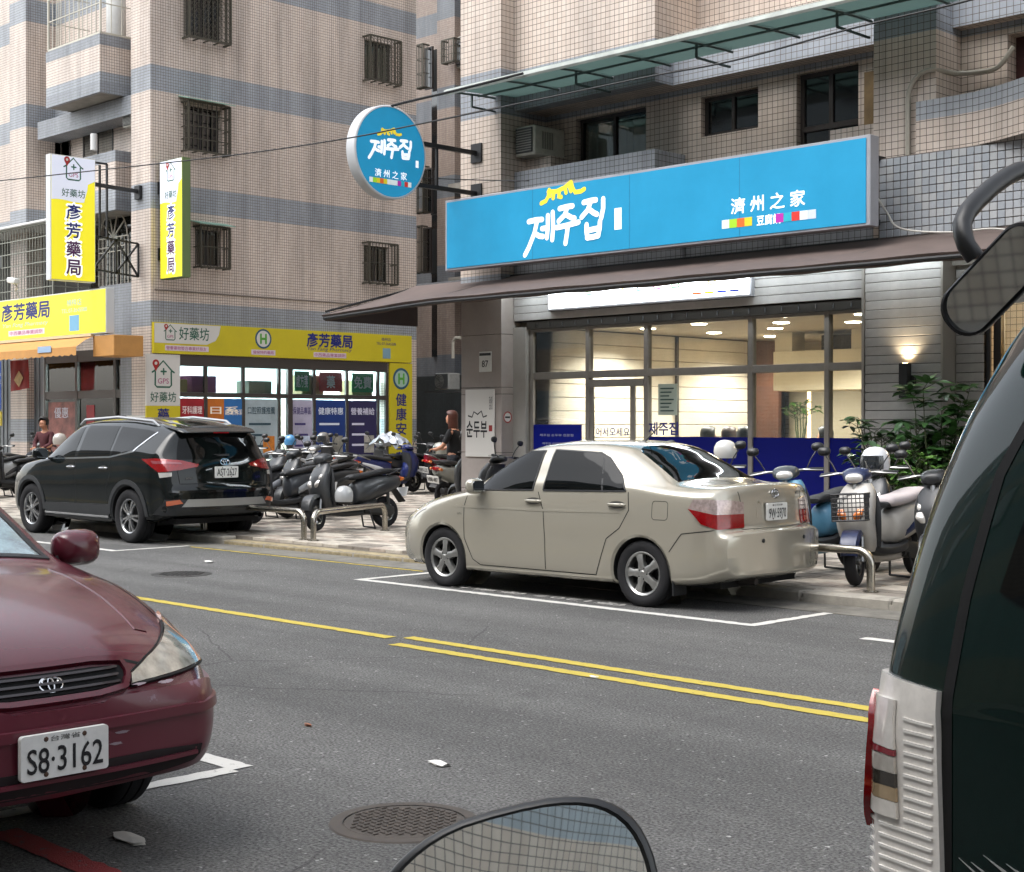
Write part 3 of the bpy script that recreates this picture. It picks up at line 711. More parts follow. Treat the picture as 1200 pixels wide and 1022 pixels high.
# ------------------------------------------------------------------ maroon sedan
def sedan_maroon():
    P = M('maroon paint', (.085, .010, .019), .2, .0, coat=.25, var=.15, vs=5, spec=.5)
    PB = worn_paint()
    st = [
     (2.10, .12, [(0, .33), (.35, .33), (.56, .345), (.62, .44), (.58, .55), (.48, .575), (.34, .58), (.18, .585), (0, .59)]),
     (2.06, .22, [(0, .285), (.54, .285), (.68, .31), (.73, .45), (.69, .585), (.58, .615), (.42, .625), (.22, .63), (0, .635)]),
     (1.99, .27, [(0, .265), (.60, .265), (.75, .30), (.79, .46), (.76, .64), (.65, .69), (.48, .715), (.25, .73), (0, .735)]),
     (1.80, .26, [(0, .24), (.66, .24), (.80, .29), (.825, .48), (.79, .70), (.69, .765), (.51, .80), (.27, .82), (0, .825)]),
     (1.5, .13, [(0, .19), (.70, .19), (.83, .28), (.845, .54), (.80, .78), (.70, .84), (.53, .875), (.28, .895), (0, .90)]),
     (1.2, .04, [(0, .18), (.74, .18), (.84, .27), (.848, .57), (.81, .84), (.72, .89), (.55, .925), (.29, .945), (0, .95)]),
     (.86, 0, [(0, .18), (.75, .18), (.835, .26), (.848, .58), (.815, .885), (.745, .925), (.60, .96), (.33, .985), (0, .995)]),
     (.5, 0, [(0, .18), (.76, .18), (.835, .26), (.848, .58), (.815, .905), (.75, 1.0), (.635, 1.12), (.36, 1.17), (0, 1.185)]),
     (.12, 0, [(0, .18), (.76, .18), (.835, .26), (.848, .58), (.815, .915), (.74, 1.08), (.60, 1.29), (.37, 1.335), (0, 1.35)]),
     (-.35, 0, [(0, .18), (.76, .18), (.835, .26), (.848, .58), (.815, .92), (.74, 1.10), (.585, 1.335), (.37, 1.385), (0, 1.395)]),
     (-.95, 0, [(0, .18), (.75, .18), (.835, .27), (.848, .58), (.815, .935), (.735, 1.09), (.57, 1.285), (.36, 1.335), (0, 1.35)]),
     (-1.55, 0, [(0, .20), (.72, .20), (.83, .29), (.842, .60), (.805, .95), (.72, 1.0), (.60, 1.03), (.38, 1.045), (0, 1.05)]),
     (-2.05, -.1, [(0, .25), (.65, .25), (.78, .31), (.80, .58), (.77, .90), (.68, .97), (.55, .995), (.34, 1.01), (0, 1.015)]),
     (-2.2, -.15, [(0, .28), (.60, .28), (.74, .33), (.77, .52), (.73, .72), (.63, .78), (.5, .79), (.3, .80), (0, .80)]),
     (-2.28, -.15, [(0, .34), (.55, .34), (.68, .38), (.71, .5), (.68, .60), (.58, .62), (.45, .63), (.28, .63), (0, .63)])]
    c = Car('maroon_sedan', 'worn maroon sedan with scuffed bumper parked on the near side of the road', 'car', st, P)
    p = at(71, 889, Z=.45); c.root.rotation_euler.z = R(0)
    q = V((-4.61, 2.46, 0)); c.root.location = (q.x - 2.13, q.y, .03)
    c.body([(1.18, .29, .33), (-1.28, .29, .33)])
    for x in (1.18, -1.28):
        for y in (.80, -.80): wheel(c.root, x, y, .29, .18, .18).location.z -= .03
    # front end
    c.patch('bumper', [(-.70, .295), (.70, .295), (.79, .40), (.78, .565), (.66, .585), (-.66, .585), (-.78, .565), (-.79, .40)], 'F', PB, off=.02, thick=.03, g=.04)
    c.patch('bumper_side', [(1.84, .30), (1.90, .42), (1.88, .57), (1.62, .60), (1.50, .47), (1.515, .30)], 'L', PB, off=.02, thick=.03, g=.04, mirror=True)
    c.line('bumper_moulding', [(-.77, .50), (-.5, .515), (.5, .515), (.77, .50)], 'F', PB, .035, .034, step=.04)
    c.line('bumper_moulding', [(1.88, .50), (1.53, .50)], 'L', PB, .035, .034, step=.04, mirror=True)
    c.patch('air_intake', [(-.56, .315), (.56, .315), (.60, .39), (-.60, .39)], 'F', M('intake shade', '120509', .7), off=.022, rnd=1)
    for z in (.352,): c.line('intake_blade', [(-.56, z), (.56, z)], 'F', PB, .014, .034)
    c.patch('grille', [(-.27, .622), (.27, .622), (.30, .66), (.28, .695), (-.28, .695), (-.30, .66)], 'F', DRK, off=.008, rnd=1)
    for z in (.635, .66, .683): c.line('grille_bar', [(-.265, z), (.265, z)], 'F', M('grille slat', '1d1014', .35, coat=.5), .009, .018)
    c.line('grille_surround', smooth_poly([(-.27, .605), (.27, .605), (.312, .66), (.285, .715), (-.285, .715), (-.312, .66)], 1), 'F', P, .022, .02, closed=True)
    emblem(c, 'F', 0, .658, .085)
    for sg in (1, -1):
        f = diag(180 - 40, sg); o, u, v, dd = f
        qq = lambda x, y, z: ((V((x, y * sg, z)) - o).dot(u), z)
        ff = lambda L: [(y * sg, z) for y, z in (L if sg > 0 else L[::-1])]
        c.patch('head_lamp', ff([(.315, .622), (.70, .638), (.715, .70), (.69, .765), (.58, .738), (.42, .695), (.325, .655)]), 'F', M('hazed lamp', 'b9b7ad', .14, .5, coat=1, var=.45, vs=16), off=.012, g=.03)
        c.patch('indicator_lamp', ff([(.71, .638), (.79, .646), (.80, .72), (.775, .785), (.70, .770), (.724, .70)]), 'F', M('peach lens', 'd7a58a', .15, .2, coat=1), off=.013, g=.03)
        c.line('lamp_gap', [(y * sg, z) for y, z in ((.305, .616), (.70, .631), (.80, .64), (.81, .72))], 'F', SEAM, .008, .014); c.line('lamp_gap', [(y * sg, z) for y, z in ((.70, .770), (.58, .744), (.42, .70), (.325, .66))], 'F', SEAM, .006, .010)
        c.line('bonnet_gap', [(1.74, sg * .70), (1.5, sg * .72), (1.1, sg * .75), (.84, sg * .745)], 'T', w=.009)
        c.line('bonnet_crease', [(1.80, sg * .50), (1.5, sg * .54), (1.0, sg * .57)], 'T', P, .05, .003, step=.05)
        door_mirror(c, .52, sg * .86, .985, P, sg, 1.12)
    c.line('bonnet_edge', [(1.985, -.5), (2.0, 0), (1.985, .5)], 'T', w=.012)
    WS = M('shaded windscreen', (.16, .25, .27), .06, .2, coat=1, var=.75, vs=9, spec=.8)
    c.patch('windscreen', [(.80, -.62), (.80, .62), (.20, .53), (.16, .4), (.16, -.4), (.20, -.53)], 'T', WS, off=.003)
    c.line('windscreen_seal', [(.80, -.64), (.82, 0), (.80, .64), (.18, .55), (.15, 0), (.18, -.55)], 'T', BLK, .03, .006, closed=True)
    for nm, pl in (('front_side_window', [(.66, .93), (-.05, .945), (-.07, 1.29), (.12, 1.27), (.4, 1.12)]), ('rear_side_window', [(-.16, .945), (-1.1, .96), (-.9, 1.20), (-.72, 1.27), (-.18, 1.29)])):
        c.patch(nm, pl, 'L', CGL, off=.003, mirror=True)
    c.patch('rear_window', [(-1.45, -.58), (-1.45, .58), (-1.0, .47), (-1.0, -.47)], 'T', CGL, off=.003)
    c.line('door_gap', [(.76, .9), (.82, .6), (.72, .25)], 'L', mirror=True); c.line('door_gap', [(-.1, .93), (-.15, .25)], 'L', mirror=True)
    mb = MB()
    for y in (-.3, .2): mb.bar((.86, y, 1.015), (.78, y - .5, 1.035), .015, .02)
    mb.build('wiper', BLK, c.root)
    pl = c.plate('F', 0, .445, .32, .15, 'S8·3162', small='台灣省')
    rnd = random.Random(3)
    for k in range(9):
        y = rnd.uniform(-.3, .85); z = rnd.choice((.60, .50, .61, .52)) if k < 6 else rnd.uniform(.42, .5)
        c.patch('paint_chip', [(y + rnd.uniform(.005, .03) * cos(t) * 1.8, z + rnd.uniform(.003, .007) * sin(t)) for t in [2 * pi * j / 9 for j in range(9)]], 'F', M('bare scuff', '8d7f86', .6), off=.023, thick=.001)
    mb = MB(); mb.box(-1.95, 1.1, -.5, .5, .18, .30); mb.build('underbody', DRK, c.root)
    return c
def worn_paint():
    m = M('worn bumper paint', (.105, .014, .026), .35, 0, coat=.3, spec=.5)
    n = m.node_tree.nodes; l = m.node_tree.links; b = n['Principled BSDF']
    tc = n.new('ShaderNodeTexCoord'); nz = n.new('ShaderNodeTexNoise'); nz.inputs['Scale'].default_value = 6; nz.inputs['Detail'].default_value = 9; nz.inputs['Roughness'].default_value = .72
    l.new(tc.outputs['Object'], nz.inputs[0])
    sp = n.new('ShaderNodeSeparateXYZ'); l.new(tc.outputs['Object'], sp.inputs[0])
    g = n.new('ShaderNodeMapRange'); g.inputs['From Min'].default_value = .44; g.inputs['From Max'].default_value = .62; g.inputs['To Min'].default_value = -.16; g.inputs['To Max'].default_value = .08
    l.new(sp.outputs[2], g.inputs[0])
    ad = n.new('ShaderNodeMath'); l.new(nz.outputs[0], ad.inputs[0]); l.new(g.outputs[0], ad.inputs[1])
    rp = n.new('ShaderNodeValToRGB'); rp.color_ramp.elements[0].position = .60; rp.color_ramp.elements[1].position = .66
    rp.color_ramp.elements[0].color = (.105, .014, .026, 1); rp.color_ramp.elements[1].color = (.22, .13, .17, 1)
    l.new(ad.outputs[0], rp.inputs[0]); l.new(rp.outputs[0], b.inputs['Base Color']); return m
# ------------------------------------------------------------------ dark green van
def van_green():
    P = M('dark green van paint', (.003, .012, .010), .05, 0, coat=.1, spec=.32)
    st = [
     (2.1, .1, [(0, .45), (.4, .45), (.6, .48), (.64, .6), (.6, .75), (.5, .8), (.4, .82), (.2, .83), (0, .84)]),
     (1.95, .2, [(0, .3), (.6, .3), (.76, .36), (.8, .6), (.78, .9), (.7, 1.0), (.5, 1.05), (.3, 1.07), (0, 1.08)]),
     (1.4, .05, [(0, .26), (.7, .26), (.82, .34), (.84, .65), (.82, 1.05), (.76, 1.25), (.66, 1.4), (.4, 1.46), (0, 1.48)]),
     (.7, 0, [(0, .25), (.72, .25), (.83, .34), (.845, .7), (.825, 1.15), (.78, 1.45), (.68, 1.8), (.44, 1.89), (0, 1.91)]),
     (-.6, 0, [(0, .25), (.72, .25), (.83, .34), (.845, .7), (.825, 1.15), (.78, 1.45), (.68, 1.84), (.44, 1.93), (0, 1.95)]),
     (-1.6, 0, [(0, .28), (.72, .28), (.83, .36), (.845, .7), (.825, 1.15), (.775, 1.45), (.67, 1.80), (.44, 1.90), (0, 1.92)]),
     (-1.95, -.04, [(0, .32), (.70, .32), (.815, .38), (.835, .7), (.818, 1.15), (.775, 1.47), (.675, 1.77), (.44, 1.87), (0, 1.89)]),
     (-2.10, -.06, [(0, .34), (.68, .34), (.80, .40), (.82, .7), (.81, 1.15), (.77, 1.44), (.67, 1.67), (.43, 1.76), (0, 1.78)]),
     (-2.20, -.07, [(0, .36), (.67, .36), (.795, .42), (.815, .70), (.80, 1.14), (.76, 1.38), (.655, 1.53), (.42, 1.60), (0, 1.62)]),
     (-2.25, -.06, [(0, .38), (.66, .38), (.785, .44), (.805, .70), (.795, 1.09), (.745, 1.26), (.64, 1.34), (.41, 1.38), (0, 1.39)]),
     (-2.275, -.05, [(0, .42), (.64, .42), (.76, .48), (.785, .70), (.775, .98), (.71, 1.08), (.60, 1.12), (.38, 1.14), (0, 1.14)])]
    c = Car('green_van', 'dark green van at the right edge with clear ribbed tail lamp and roof mirror', 'van', st, P, ns=12, nr=10)
    rz = R(80); c.root.rotation_euler.z = rz
    off = Matrix.Rotation(rz, 3, 'Z') @ V((-2.21, .80, 0)); c.root.location = (-1.366 - off.x, 2.265 - off.y, 0)
    c.body([(1.25, .32, .36), (-1.35, .32, .36)])
    for x in (1.25, -1.35):
        for y in (.81, -.81): wheel(c.root, x, y, .315, .19, .2)
    for sg in (1, -1):
        f = diag(30, sg); o, u, v, dd = f
        q = lambda x, y, z: ((V((x, y * sg, z)) - o).dot(u), z)
        LN = M('ribbed clear lens', 'e2dbd4', .1, .25, coat=1, var=.15, vs=30)
        LN = M('lens rib', 'f0ece6', .12, .1, coat=1)
        lp = c.patch('tail_lamp', [q(-2.12, .815, 1.13), q(-2.16, .795, 1.155), q(-2.262, .645, 1.145), q(-2.285, .635, .62), q(-2.14, .81, .60), q(-2.10, .825, .72)], f, M('lamp housing', 'ebe6df', .2, .1, coat=1, var=.12, vs=30), off=.012, g=.03)
        c.patch('red_lens', [q(-2.16, .80, 1.09), q(-2.190, .79, 1.118), q(-2.208, .772, 1.06), q(-2.210, .77, .94), q(-2.185, .79, .88), q(-2.16, .80, .90)], f, REDL, off=.026, g=.03, parent=lp)
        for z0, z1, cl, mt in ((1.035, 1.115, 'f0ebe4', .3), (1.024, 1.034, '8d3038', .2), (.995, 1.022, 'dcd5ca', .5), (.972, .994, '4b463f', .4), (.948, .971, 'c9b08c', .5), (.92, .947, 'efe9e0', .3)):
            c.patch('reflector_band', [q(-2.192, .786, z0), q(-2.192, .786, z1), q(-2.236 - .12 * (1.115 - z1), .728, z1), q(-2.236 - .12 * (1.115 - z0), .728, z0)], f, M('reflector ' + cl, cl, .1, mt, coat=1, var=.2, vs=22), off=.019, g=.03, parent=lp, thick=.006)
        c.patch('lower_red_lens', [q(-2.11, .825, .70), q(-2.18, .79, .71), q(-2.2, .78, .62), q(-2.14, .81, .605)], f, REDL, off=.017, g=.03, parent=lp)
        for k in range(22):
            z = .70 + k * .0185
            if sg > 0: c.line('lens_rib', [q(-2.255, .715, z), q(-2.272, .655, z)] if z > .92 else [q(-2.20, .785, z), q(-2.272, .655, z)], f, LN, .005, .0145, parent=lp)
        c.patch('lamp_frame', [q(-2.19, .79, .76), q(-2.262, .675, .77), q(-2.268, .675, .66), q(-2.2, .79, .65)], f, M('lens step', '9a948c', .2, .3, coat=1), off=.019, g=.03, parent=lp, thick=.004)
    c.line('tailgate_gap', [(.622, .60), (.622, 1.14), (.60, 1.30), (.56, 1.50), (.46, 1.72), (-.46, 1.72), (-.56, 1.50), (-.60, 1.30), (-.622, 1.14), (-.622, .60)], 'B', DRK, .022, .0015)
    c.patch('rear_window', [(-.55, 1.24), (.55, 1.24), (.44, 1.62), (-.44, 1.62)], 'B', CGL, off=.004, rnd=1)
    SIL = M('silver decal', 'b8bab8', .35, .5)
    for k, (a0, b0, a1, b1, w_) in enumerate(((.595, .885, .33, .76, .008), (.57, .885, .30, .775, .012), (.545, .902, .28, .80, .01), (.50, .90, .27, .815, .012), (.58, .845, .32, .72, .006), (.56, .85, .30, .735, .01), (.52, .87, .25, .75, .013))):
        c.patch('stripe_decal', [(a0, b0), ((a0 + a1) / 2, (b0 + b1) / 2 + w_), (a1, b1 + w_), (a1, b1 - w_), ((a0 + a1) / 2, (b0 + b1) / 2 - w_ * .6)], 'B', SIL, off=.003, thick=.001)
    c.patch('rear_bumper', [(-.80, .36), (.80, .36), (.80, .56), (-.80, .56)], 'B', P, off=.06, thick=.06)
    c.plate('B', 0, .80, .32, .15, '5678·DV') if 0 else None
    c.patch('side_window', [(1.1, 1.18), (-1.7, 1.2), (-1.6, 1.62), (.8, 1.62)], 'L', CGL, off=.003, mirror=True, rnd=1)
    c.patch('windscreen', [(-.66, 1.2), (.66, 1.2), (.6, 1.75), (-.6, 1.75)], 'F', CGL, off=.003)
    # reversing mirror on an arm above the tailgate
    Tm = Matrix.Rotation(-rz, 4, 'Z') @ Matrix.Translation(-V(c.root.location))
    def wp(u, v, d): p = at(u, v, Z=-9) if 0 else None; a = (u - 600) / FPX; kk = cos(R(45)); return Tm @ V((kk * d * (a - 1), kk * d * (a + 1), CAMH + (497 - v) / FPX * d))
    mb = MB(); mb.tube([wp(1290, 215, 2.75), wp(1215, 198, 2.68), wp(1192, 201, 2.64), wp(1178, 208, 2.62), wp(1160, 221, 2.58), wp(1142, 238, 2.55), wp(1132, 250, 2.53), wp(1127, 263, 2.52), wp(1128, 275, 2.51), wp(1132, 288, 2.50), wp(1142, 302, 2.5)], .0165, 14); arm = mb.build('mirror_arm', M('satin black', '111214', .38), c.root, smooth=True)
    cen = wp(1168, 328, 2.48); ux = (wp(1225, 285, 2.48) - wp(1105, 376, 2.48)).normalized(); nn = ((wp(600, 497, 0) - cen).normalized() + V((0, 0, -.10)) + (wp(500, 328, 2.48) - cen).normalized() * .55).normalized(); ux = (ux - nn * ux.dot(nn)).normalized(); fr = frameM(cen, ux, nn.cross(ux))
    mb = MB(); prof = rrect(-.112, .112, -.046, .046, .042, 7)
    for sc, h in ((1, -.012), (1.0, .012)): pass
    rings = [[tuple(fr @ V((x * k_, y * k_, h))) for x, y in prof] for k_, h in ((.45, -.05), (.85, -.035), (1, -.01), (1.02, .004), (1.0, .014), (.94, .016), (.93, .008))]
    mb.loft(rings, cap=False); mb.add(rings[0], [tuple(range(len(prof)))[::-1]])
    mo = mb.build('roof_mirror', MATS['satin black'], c.root, smooth=True, ang=50)
    MB().prism([(x * .94, y * .94) for x, y in prof], .004, .009, fr).build('mirror_glass', M('mirror glass', '9aa0a4', .05, 1), mo)
    return c
# ------------------------------------------------------------------ scooters
SCO = {}
def scooter(body='2c2e30', seat='17181a', label='', loc=(0, 0, 0), rz=0, style='round', trim=None, helmet=None, basket=False, plate=None, steer=.25, lean=.10, mirrors=True, tail='9a1015', cover=None, group='scooters parked on the pavement'):
    r = thing('scooter', label, 'scooter', loc, rz, group)
    r.rotation_euler = (-lean, 0, rz) if 0 else (0, 0, rz)
    B = M('scooter paint ' + body, body, .4, .05, coat=.25, var=.08, vs=9); B2 = M('scooter trim ' + (trim or body), trim or body, .4, .05, coat=.25, var=.08, vs=9)
    ST = M('vinyl seat ' + seat, seat, .55, bump=.2, bs=200, var=.12, vs=12); G = M('scooter plastic', '232426', .6, var=.15, vs=20); MT = M('scooter metal', '8d8d8b', .3, .9)
    T = Matrix.Rotation(lean, 4, 'X'); L = .08 if 0 else 0
    def cached(key, name, fn, mats, parent, smooth=True, ang=45):
        k = (key, style, round(lean, 2), round(steer, 2))
        if k not in SCO:
            mb = MB(); fn(mb); o = mb.build(name, mats, parent, smooth=smooth, ang=ang); SCO[k] = o.data; return o
        me = SCO[k].copy(); me.materials.clear()
        for m in (mats if isinstance(mats, (list, tuple)) else [mats]): me.materials.append(m)
        return link(bpy.data.objects.new(name, me), parent)
    SF = T @ Matrix.Translation((.50, 0, .60)) @ Matrix.Rotation(steer, 4, 'Z') @ Matrix.Translation((-.50, 0, -.60))
    # wheels
    for x, tt in ((.64, SF), (-.62, T)):
        wt = tt @ frameM((x, 0, .225), (1, 0, 0), (0, 0, 1))
        o = cached(('w', x), 'wheel', lambda mb: mb.lathe([(.13, -.045), (.15, -.05), (.19, -.052), (.215, -.035), (.225, 0), (.215, .035), (.19, .052), (.15, .05), (.13, .045)], 28, wt), RUB, r)
        def rimf(mb):
            mb.lathe([(.145, -.048), (.125, -.04), (.12, 0), (.125, .04), (.145, .048)], 24, wt)
            for k in range(5): mb.box(0, .125, -.014, .014, -.03, .03, .004, wt @ Matrix.Rotation(2 * pi * k / 5, 4, 'Z'))
            mb.lathe([(0, -.06), (.035, -.06), (.04, -.03), (.04, .03), (.035, .06), (0, .06)], 14, wt)
        cached(('r', x), 'rim', rimf, MT, o)
    # front fork and fender
    cached('fork', 'fork', lambda mb: [mb.tube([(.63, y, .22), (.56, y * .9, .5)], .02, 8, SF) for y in (.075, -.075)] and mb.tube([(.57, 0, .48), (.44, 0, .98)], .025, 8, SF), MT, r)
    def fender(mb):
        rings = []
        for k in range(13):
            a = R(15 + 125 * k / 12); w = .075 + .02 * sin(pi * k / 12); rr = .245 + .045 * sin(pi * k / 12)
            cx, cz = .64, .225
            rings.append([(cx + (rr - .05) * cos(a), -w, cz + (rr - .05) * sin(a)), (cx + (rr - .005) * cos(a), -w * .8, cz + (rr - .005) * sin(a)), (cx + rr * cos(a), -w * .3, cz + rr * sin(a)), (cx + rr * cos(a), w * .3, cz + rr * sin(a)), (cx + (rr - .005) * cos(a), w * .8, cz + (rr - .005) * sin(a)), (cx + (rr - .05) * cos(a), w, cz + (rr - .05) * sin(a))])
        mb.loft(rings, T=SF, closed=False, cap=False)
    cached('fender', 'front_fender', fender, B2, r)
    # front apron
    def apron(mb):
        if style == 'sport': S_ = [(.36, .44, 0, .16, .14), (.5, .47, 0, .18, .17), (.66, .50, 0, .15, .19), (.8, .47, 0, .12, .19), (.92, .40, 0, .08, .15)]
        else: S_ = [(.30, .40, 0, .10, .13), (.42, .46, 0, .10, .17), (.58, .50, 0, .105, .185), (.74, .475, 0, .095, .19), (.86, .43, 0, .075, .17), (.93, .40, 0, .05, .12)]
        mb.blob(S_, n=20, p=2.6, axis='z', T=T)
    ap = cached('apron', 'front_apron', apron, B, r)
    cached('legshield', 'leg_shield', lambda mb: mb.blob([(.34, .36, 0, .03, .17), (.55, .385, 0, .035, .2), (.75, .375, 0, .03, .19), (.88, .36, 0, .03, .13)], n=16, p=3, axis='z', T=T), G, r)
    for sg in (1, -1):
        cached(('ind', sg), 'indicator', lambda mb: mb.blob([(.60, .585, sg * .06, .02, .03), (.65, .60, sg * .085, .02, .045), (.70, .57, sg * .10, .02, .03)], n=10, axis='z', T=T), AMB if style == 'classic' else CLR, r)
    cached('floor', 'floorboard', lambda mb: mb.blob([(-.22, 0, .33, .14, .05), (-.1, 0, .30, .155, .045), (.15, 0, .29, .16, .04), (.36, 0, .31, .15, .05), (.44, 0, .36, .12, .06)], n=16, p=4, T=T), G, r)
    cached('keel', 'belly_cover', lambda mb: mb.blob([(-.3, 0, .24, .07, .05), (.1, 0, .23, .09, .05), (.38, 0, .27, .09, .06)], n=12, T=T), B, r)
    # tail body
    def tailb(mb):
        if style == 'sport': S_ = [(-.035, 0, .52, .04, .06), (-.055, 0, .52, .09, .13), (-.09, 0, .525, .12, .155), (-.25, 0, .56, .145, .17), (-.5, 0, .63, .15, .13), (-.75, 0, .71, .12, .085), (-.93, 0, .77, .06, .05)]
        else: S_ = [(-.04, 0, .50, .04, .06), (-.06, 0, .50, .10, .13), (-.10, 0, .505, .13, .16), (-.22, 0, .53, .155, .18), (-.45, 0, .58, .175, .165), (-.68, 0, .62, .165, .13), (-.84, 0, .65, .12, .09), (-.90, 0, .66, .07, .06)]
        mb.blob(S_, n=20, p=2.5, T=T)
    cached('tail', 'tail_body', tailb, B, r)
    def sidep(mb):
        for sg in (1, -1): mb.blob([(-.18, sg * .125, .46, .02, .05), (-.4, sg * .155, .55, .025, .055), (-.66, sg * .14, .63, .022, .035), (-.8, sg * .11, .67, .015, .02)], n=10, T=T)
    cached('sidep', 'side_panel', sidep, B2, r)
    cached('seat', 'seat', lambda mb: mb.blob([(.02, 0, .715, .07, .02), (-.06, 0, .73, .105, .045), (-.25, 0, .745, .13, .045), (-.42, 0, .775, .135, .045), (-.6, 0, .80, .125, .045), (-.76, 0, .80, .10, .035), (-.82, 0, .80, .06, .02)], n=18, p=2.8, T=T), ST, r)
    cached('rail', 'grab_rail', lambda mb: mb.tube([(-.62, .12, .74), (-.8, .12, .80), (-.92, .07, .83), (-.92, -.07, .83), (-.8, -.12, .80), (-.62, -.12, .74)], .013, 8, T), MT if style != 'round' else G, r)
    tl = M('scooter tail lens ' + tail, tail, .12, coat=1)
    cached('tl', 'tail_lamp', lambda mb: mb.blob([(-.86, 0, .685, .09, .045), (-.91, 0, .69, .085, .04), (-.95, 0, .695, .05, .025)], n=14, T=T), tl, r)
    for sg in (1, -1): cached(('ri', sg), 'indicator', lambda mb: mb.blob([(-.86, sg * .115, .68, .02, .028), (-.91, sg * .11, .685, .018, .024), (-.93, sg * .1, .685, .01, .01)], n=8, T=T), AMB, r)
    cached('rf', 'rear_mudguard', lambda mb: mb.add([(-.80, -.07, .56), (-.80, .07, .56), (-.96, .075, .36), (-.96, -.075, .36), (-.79, -.07, .55), (-.79, .07, .55), (-.94, .075, .35), (-.94, -.075, .35)], [(0, 1, 2, 3), (7, 6, 5, 4), (0, 3, 7, 4), (1, 5, 6, 2), (3, 2, 6, 7), (0, 4, 5, 1)], T), G, r, False)
    pm = T @ frameM((-.955, 0, .50), (0, -1, 0), (-.35, 0, .94))
    pl = cached('plate', 'licence_plate', lambda mb: mb.prism(rrect(-.13, .13, -.07, .07, .01), -.004, .004, pm), WHT, r, False)
    if plate: text(plate, .06, pm @ Matrix.Translation((0, 0, .006)), INK, pl, 'plate_number', bold=.01, width=.22, height=.075)
    # engine, exhaust, stand, shock
    def eng(mb):
        mb.blob([(-.2, .04, .30, .07, .09), (-.4, .07, .27, .06, .085), (-.62, .085, .24, .045, .085), (-.72, .085, .24, .02, .05)], n=12, p=3, T=T)
        mb.blob([(-.25, -.02, .33, .08, .1), (-.42, -.03, .34, .09, .1), (-.5, -.03, .34, .05, .06)], n=12, p=3, T=T)
        mb.tube([(-.62, .10, .28), (-.60, .12, .58)], .025, 8, T)
    cached('eng', 'engine', eng, M('engine grey', '3b3b3a', .55, .4), r)
    cached('exh', 'exhaust', lambda mb: mb.blob([(-.28, -.13, .24, .025, .025), (-.42, -.14, .25, .05, .055), (-.8, -.15, .30, .06, .065), (-.86, -.15, .31, .04, .045)], n=12, T=T), G, r)
    cached('stand', 'stand', lambda mb: [mb.tube([(-.25, y * .7, .26), (-.33, y, .0 + (.02 if y < 0 else .0))], .012, 6) for y in (.14, -.14)] and mb.tube([(-.33, .14, .012), (-.33, -.14, .022)], .012, 6), G, r)
    # handlebar group
    def cowl(mb):
        if style == 'sport': mb.blob([(.27, 0, .99, .05, .03), (.33, 0, 1.0, .12, .05), (.42, 0, .985, .12, .06), (.5, 0, .95, .07, .04)], n=16, T=SF)
        else: mb.blob([(.24, 0, 1.0, .06, .03), (.30, 0, 1.01, .13, .06), (.38, 0, 1.01, .13, .07), (.46, 0, .99, .10, .06), (.49, 0, .985, .06, .04)], n=16, T=SF)
    cw = cached('cowl', 'handlebar_cover', cowl, B if style != 'classic' else B2, r)
    hl = (lambda mb: mb.blob([(.44, 0, .985, .085, .05), (.49, 0, .98, .08, .045), (.51, 0, .975, .04, .02)], n=16, T=SF)) if style == 'classic' else (lambda mb: [mb.blob([(.66, .535, sg * .07, .03, .03), (.74, .535, sg * .10, .03, .045), (.82, .48, sg * .11, .03, .03)], n=12, axis='z', T=T) for sg in (1, -1)])
    cached('hl', 'head_lamp', hl, CLR, r)
    cached('bar', 'handlebar', lambda mb: mb.tube([(.25, -.34, 1.02), (.31, -.2, 1.03), (.34, 0, 1.02), (.31, .2, 1.03), (.25, .34, 1.02)], .013, 8, SF), MT, r)
    for sg in (1, -1):
        g = cached(('grip', sg), 'grip', lambda mb: mb.tube([(.29, sg * .23, 1.028), (.24, sg * .36, 1.02)], .019, 10, SF), G, r)
        cached(('lever', sg), 'brake_lever', lambda mb: mb.tube([(.33, sg * .17, 1.03), (.345, sg * .25, 1.02), (.30, sg * .36, 1.01)], .008, 6, SF), MT, g)
        if mirrors:
            cached(('mir', sg), 'mirror', lambda mb: (mb.tube([(.30, sg * .2, 1.03), (.29, sg * .25, 1.13), (.27, sg * .30, 1.2)], .007, 6, SF), mb.blob([(.245, sg * .32, 1.245, .02, .02), (.25, sg * .32, 1.245, .06, .042), (.275, sg * .32, 1.245, .055, .038), (.295, sg * .31, 1.24, .02, .015)], n=14, T=SF)), M('mirror black', '17181a', .4), r)
    if basket:
        def bk(mb):
            x0, x1, y, z0, z1 = .52, .78, .15, .60, .84
            for k in range(7):
                z = z0 + (z1 - z0) * k / 6; mb.tube([(x0, -y, z), (x1, -y, z), (x1, y, z), (x0, y, z), (x0, -y, z)], .005 if 0 < k < 6 else .008, 4, SF)
            for k in range(9):
                yy = -y + 2 * y * k / 8; mb.tube([(x1, yy, z1), (x1, yy, z0), (x0, yy, z0)], .004, 4, SF)
            for k in range(1, 8):
                xx = x0 + (x1 - x0) * k / 8
                for s2 in (1, -1): mb.tube([(xx, s2 * y, z0), (xx, s2 * y, z1)], .004, 4, SF)
        cached('basket', 'wire_basket', bk, G, r)
    if cover:
        cached(('cov', cover), 'seat_cover', lambda mb: mb.blob([(.0, 0, .735, .08, .03), (-.06, 0, .745, .125, .058), (-.3, 0, .765, .15, .058), (-.6, 0, .815, .14, .055), (-.8, 0, .815, .09, .04)], n=18, p=2.8, T=T), M('cover ' + cover, cover, .7, bump=.3, bs=25), r)
    return r
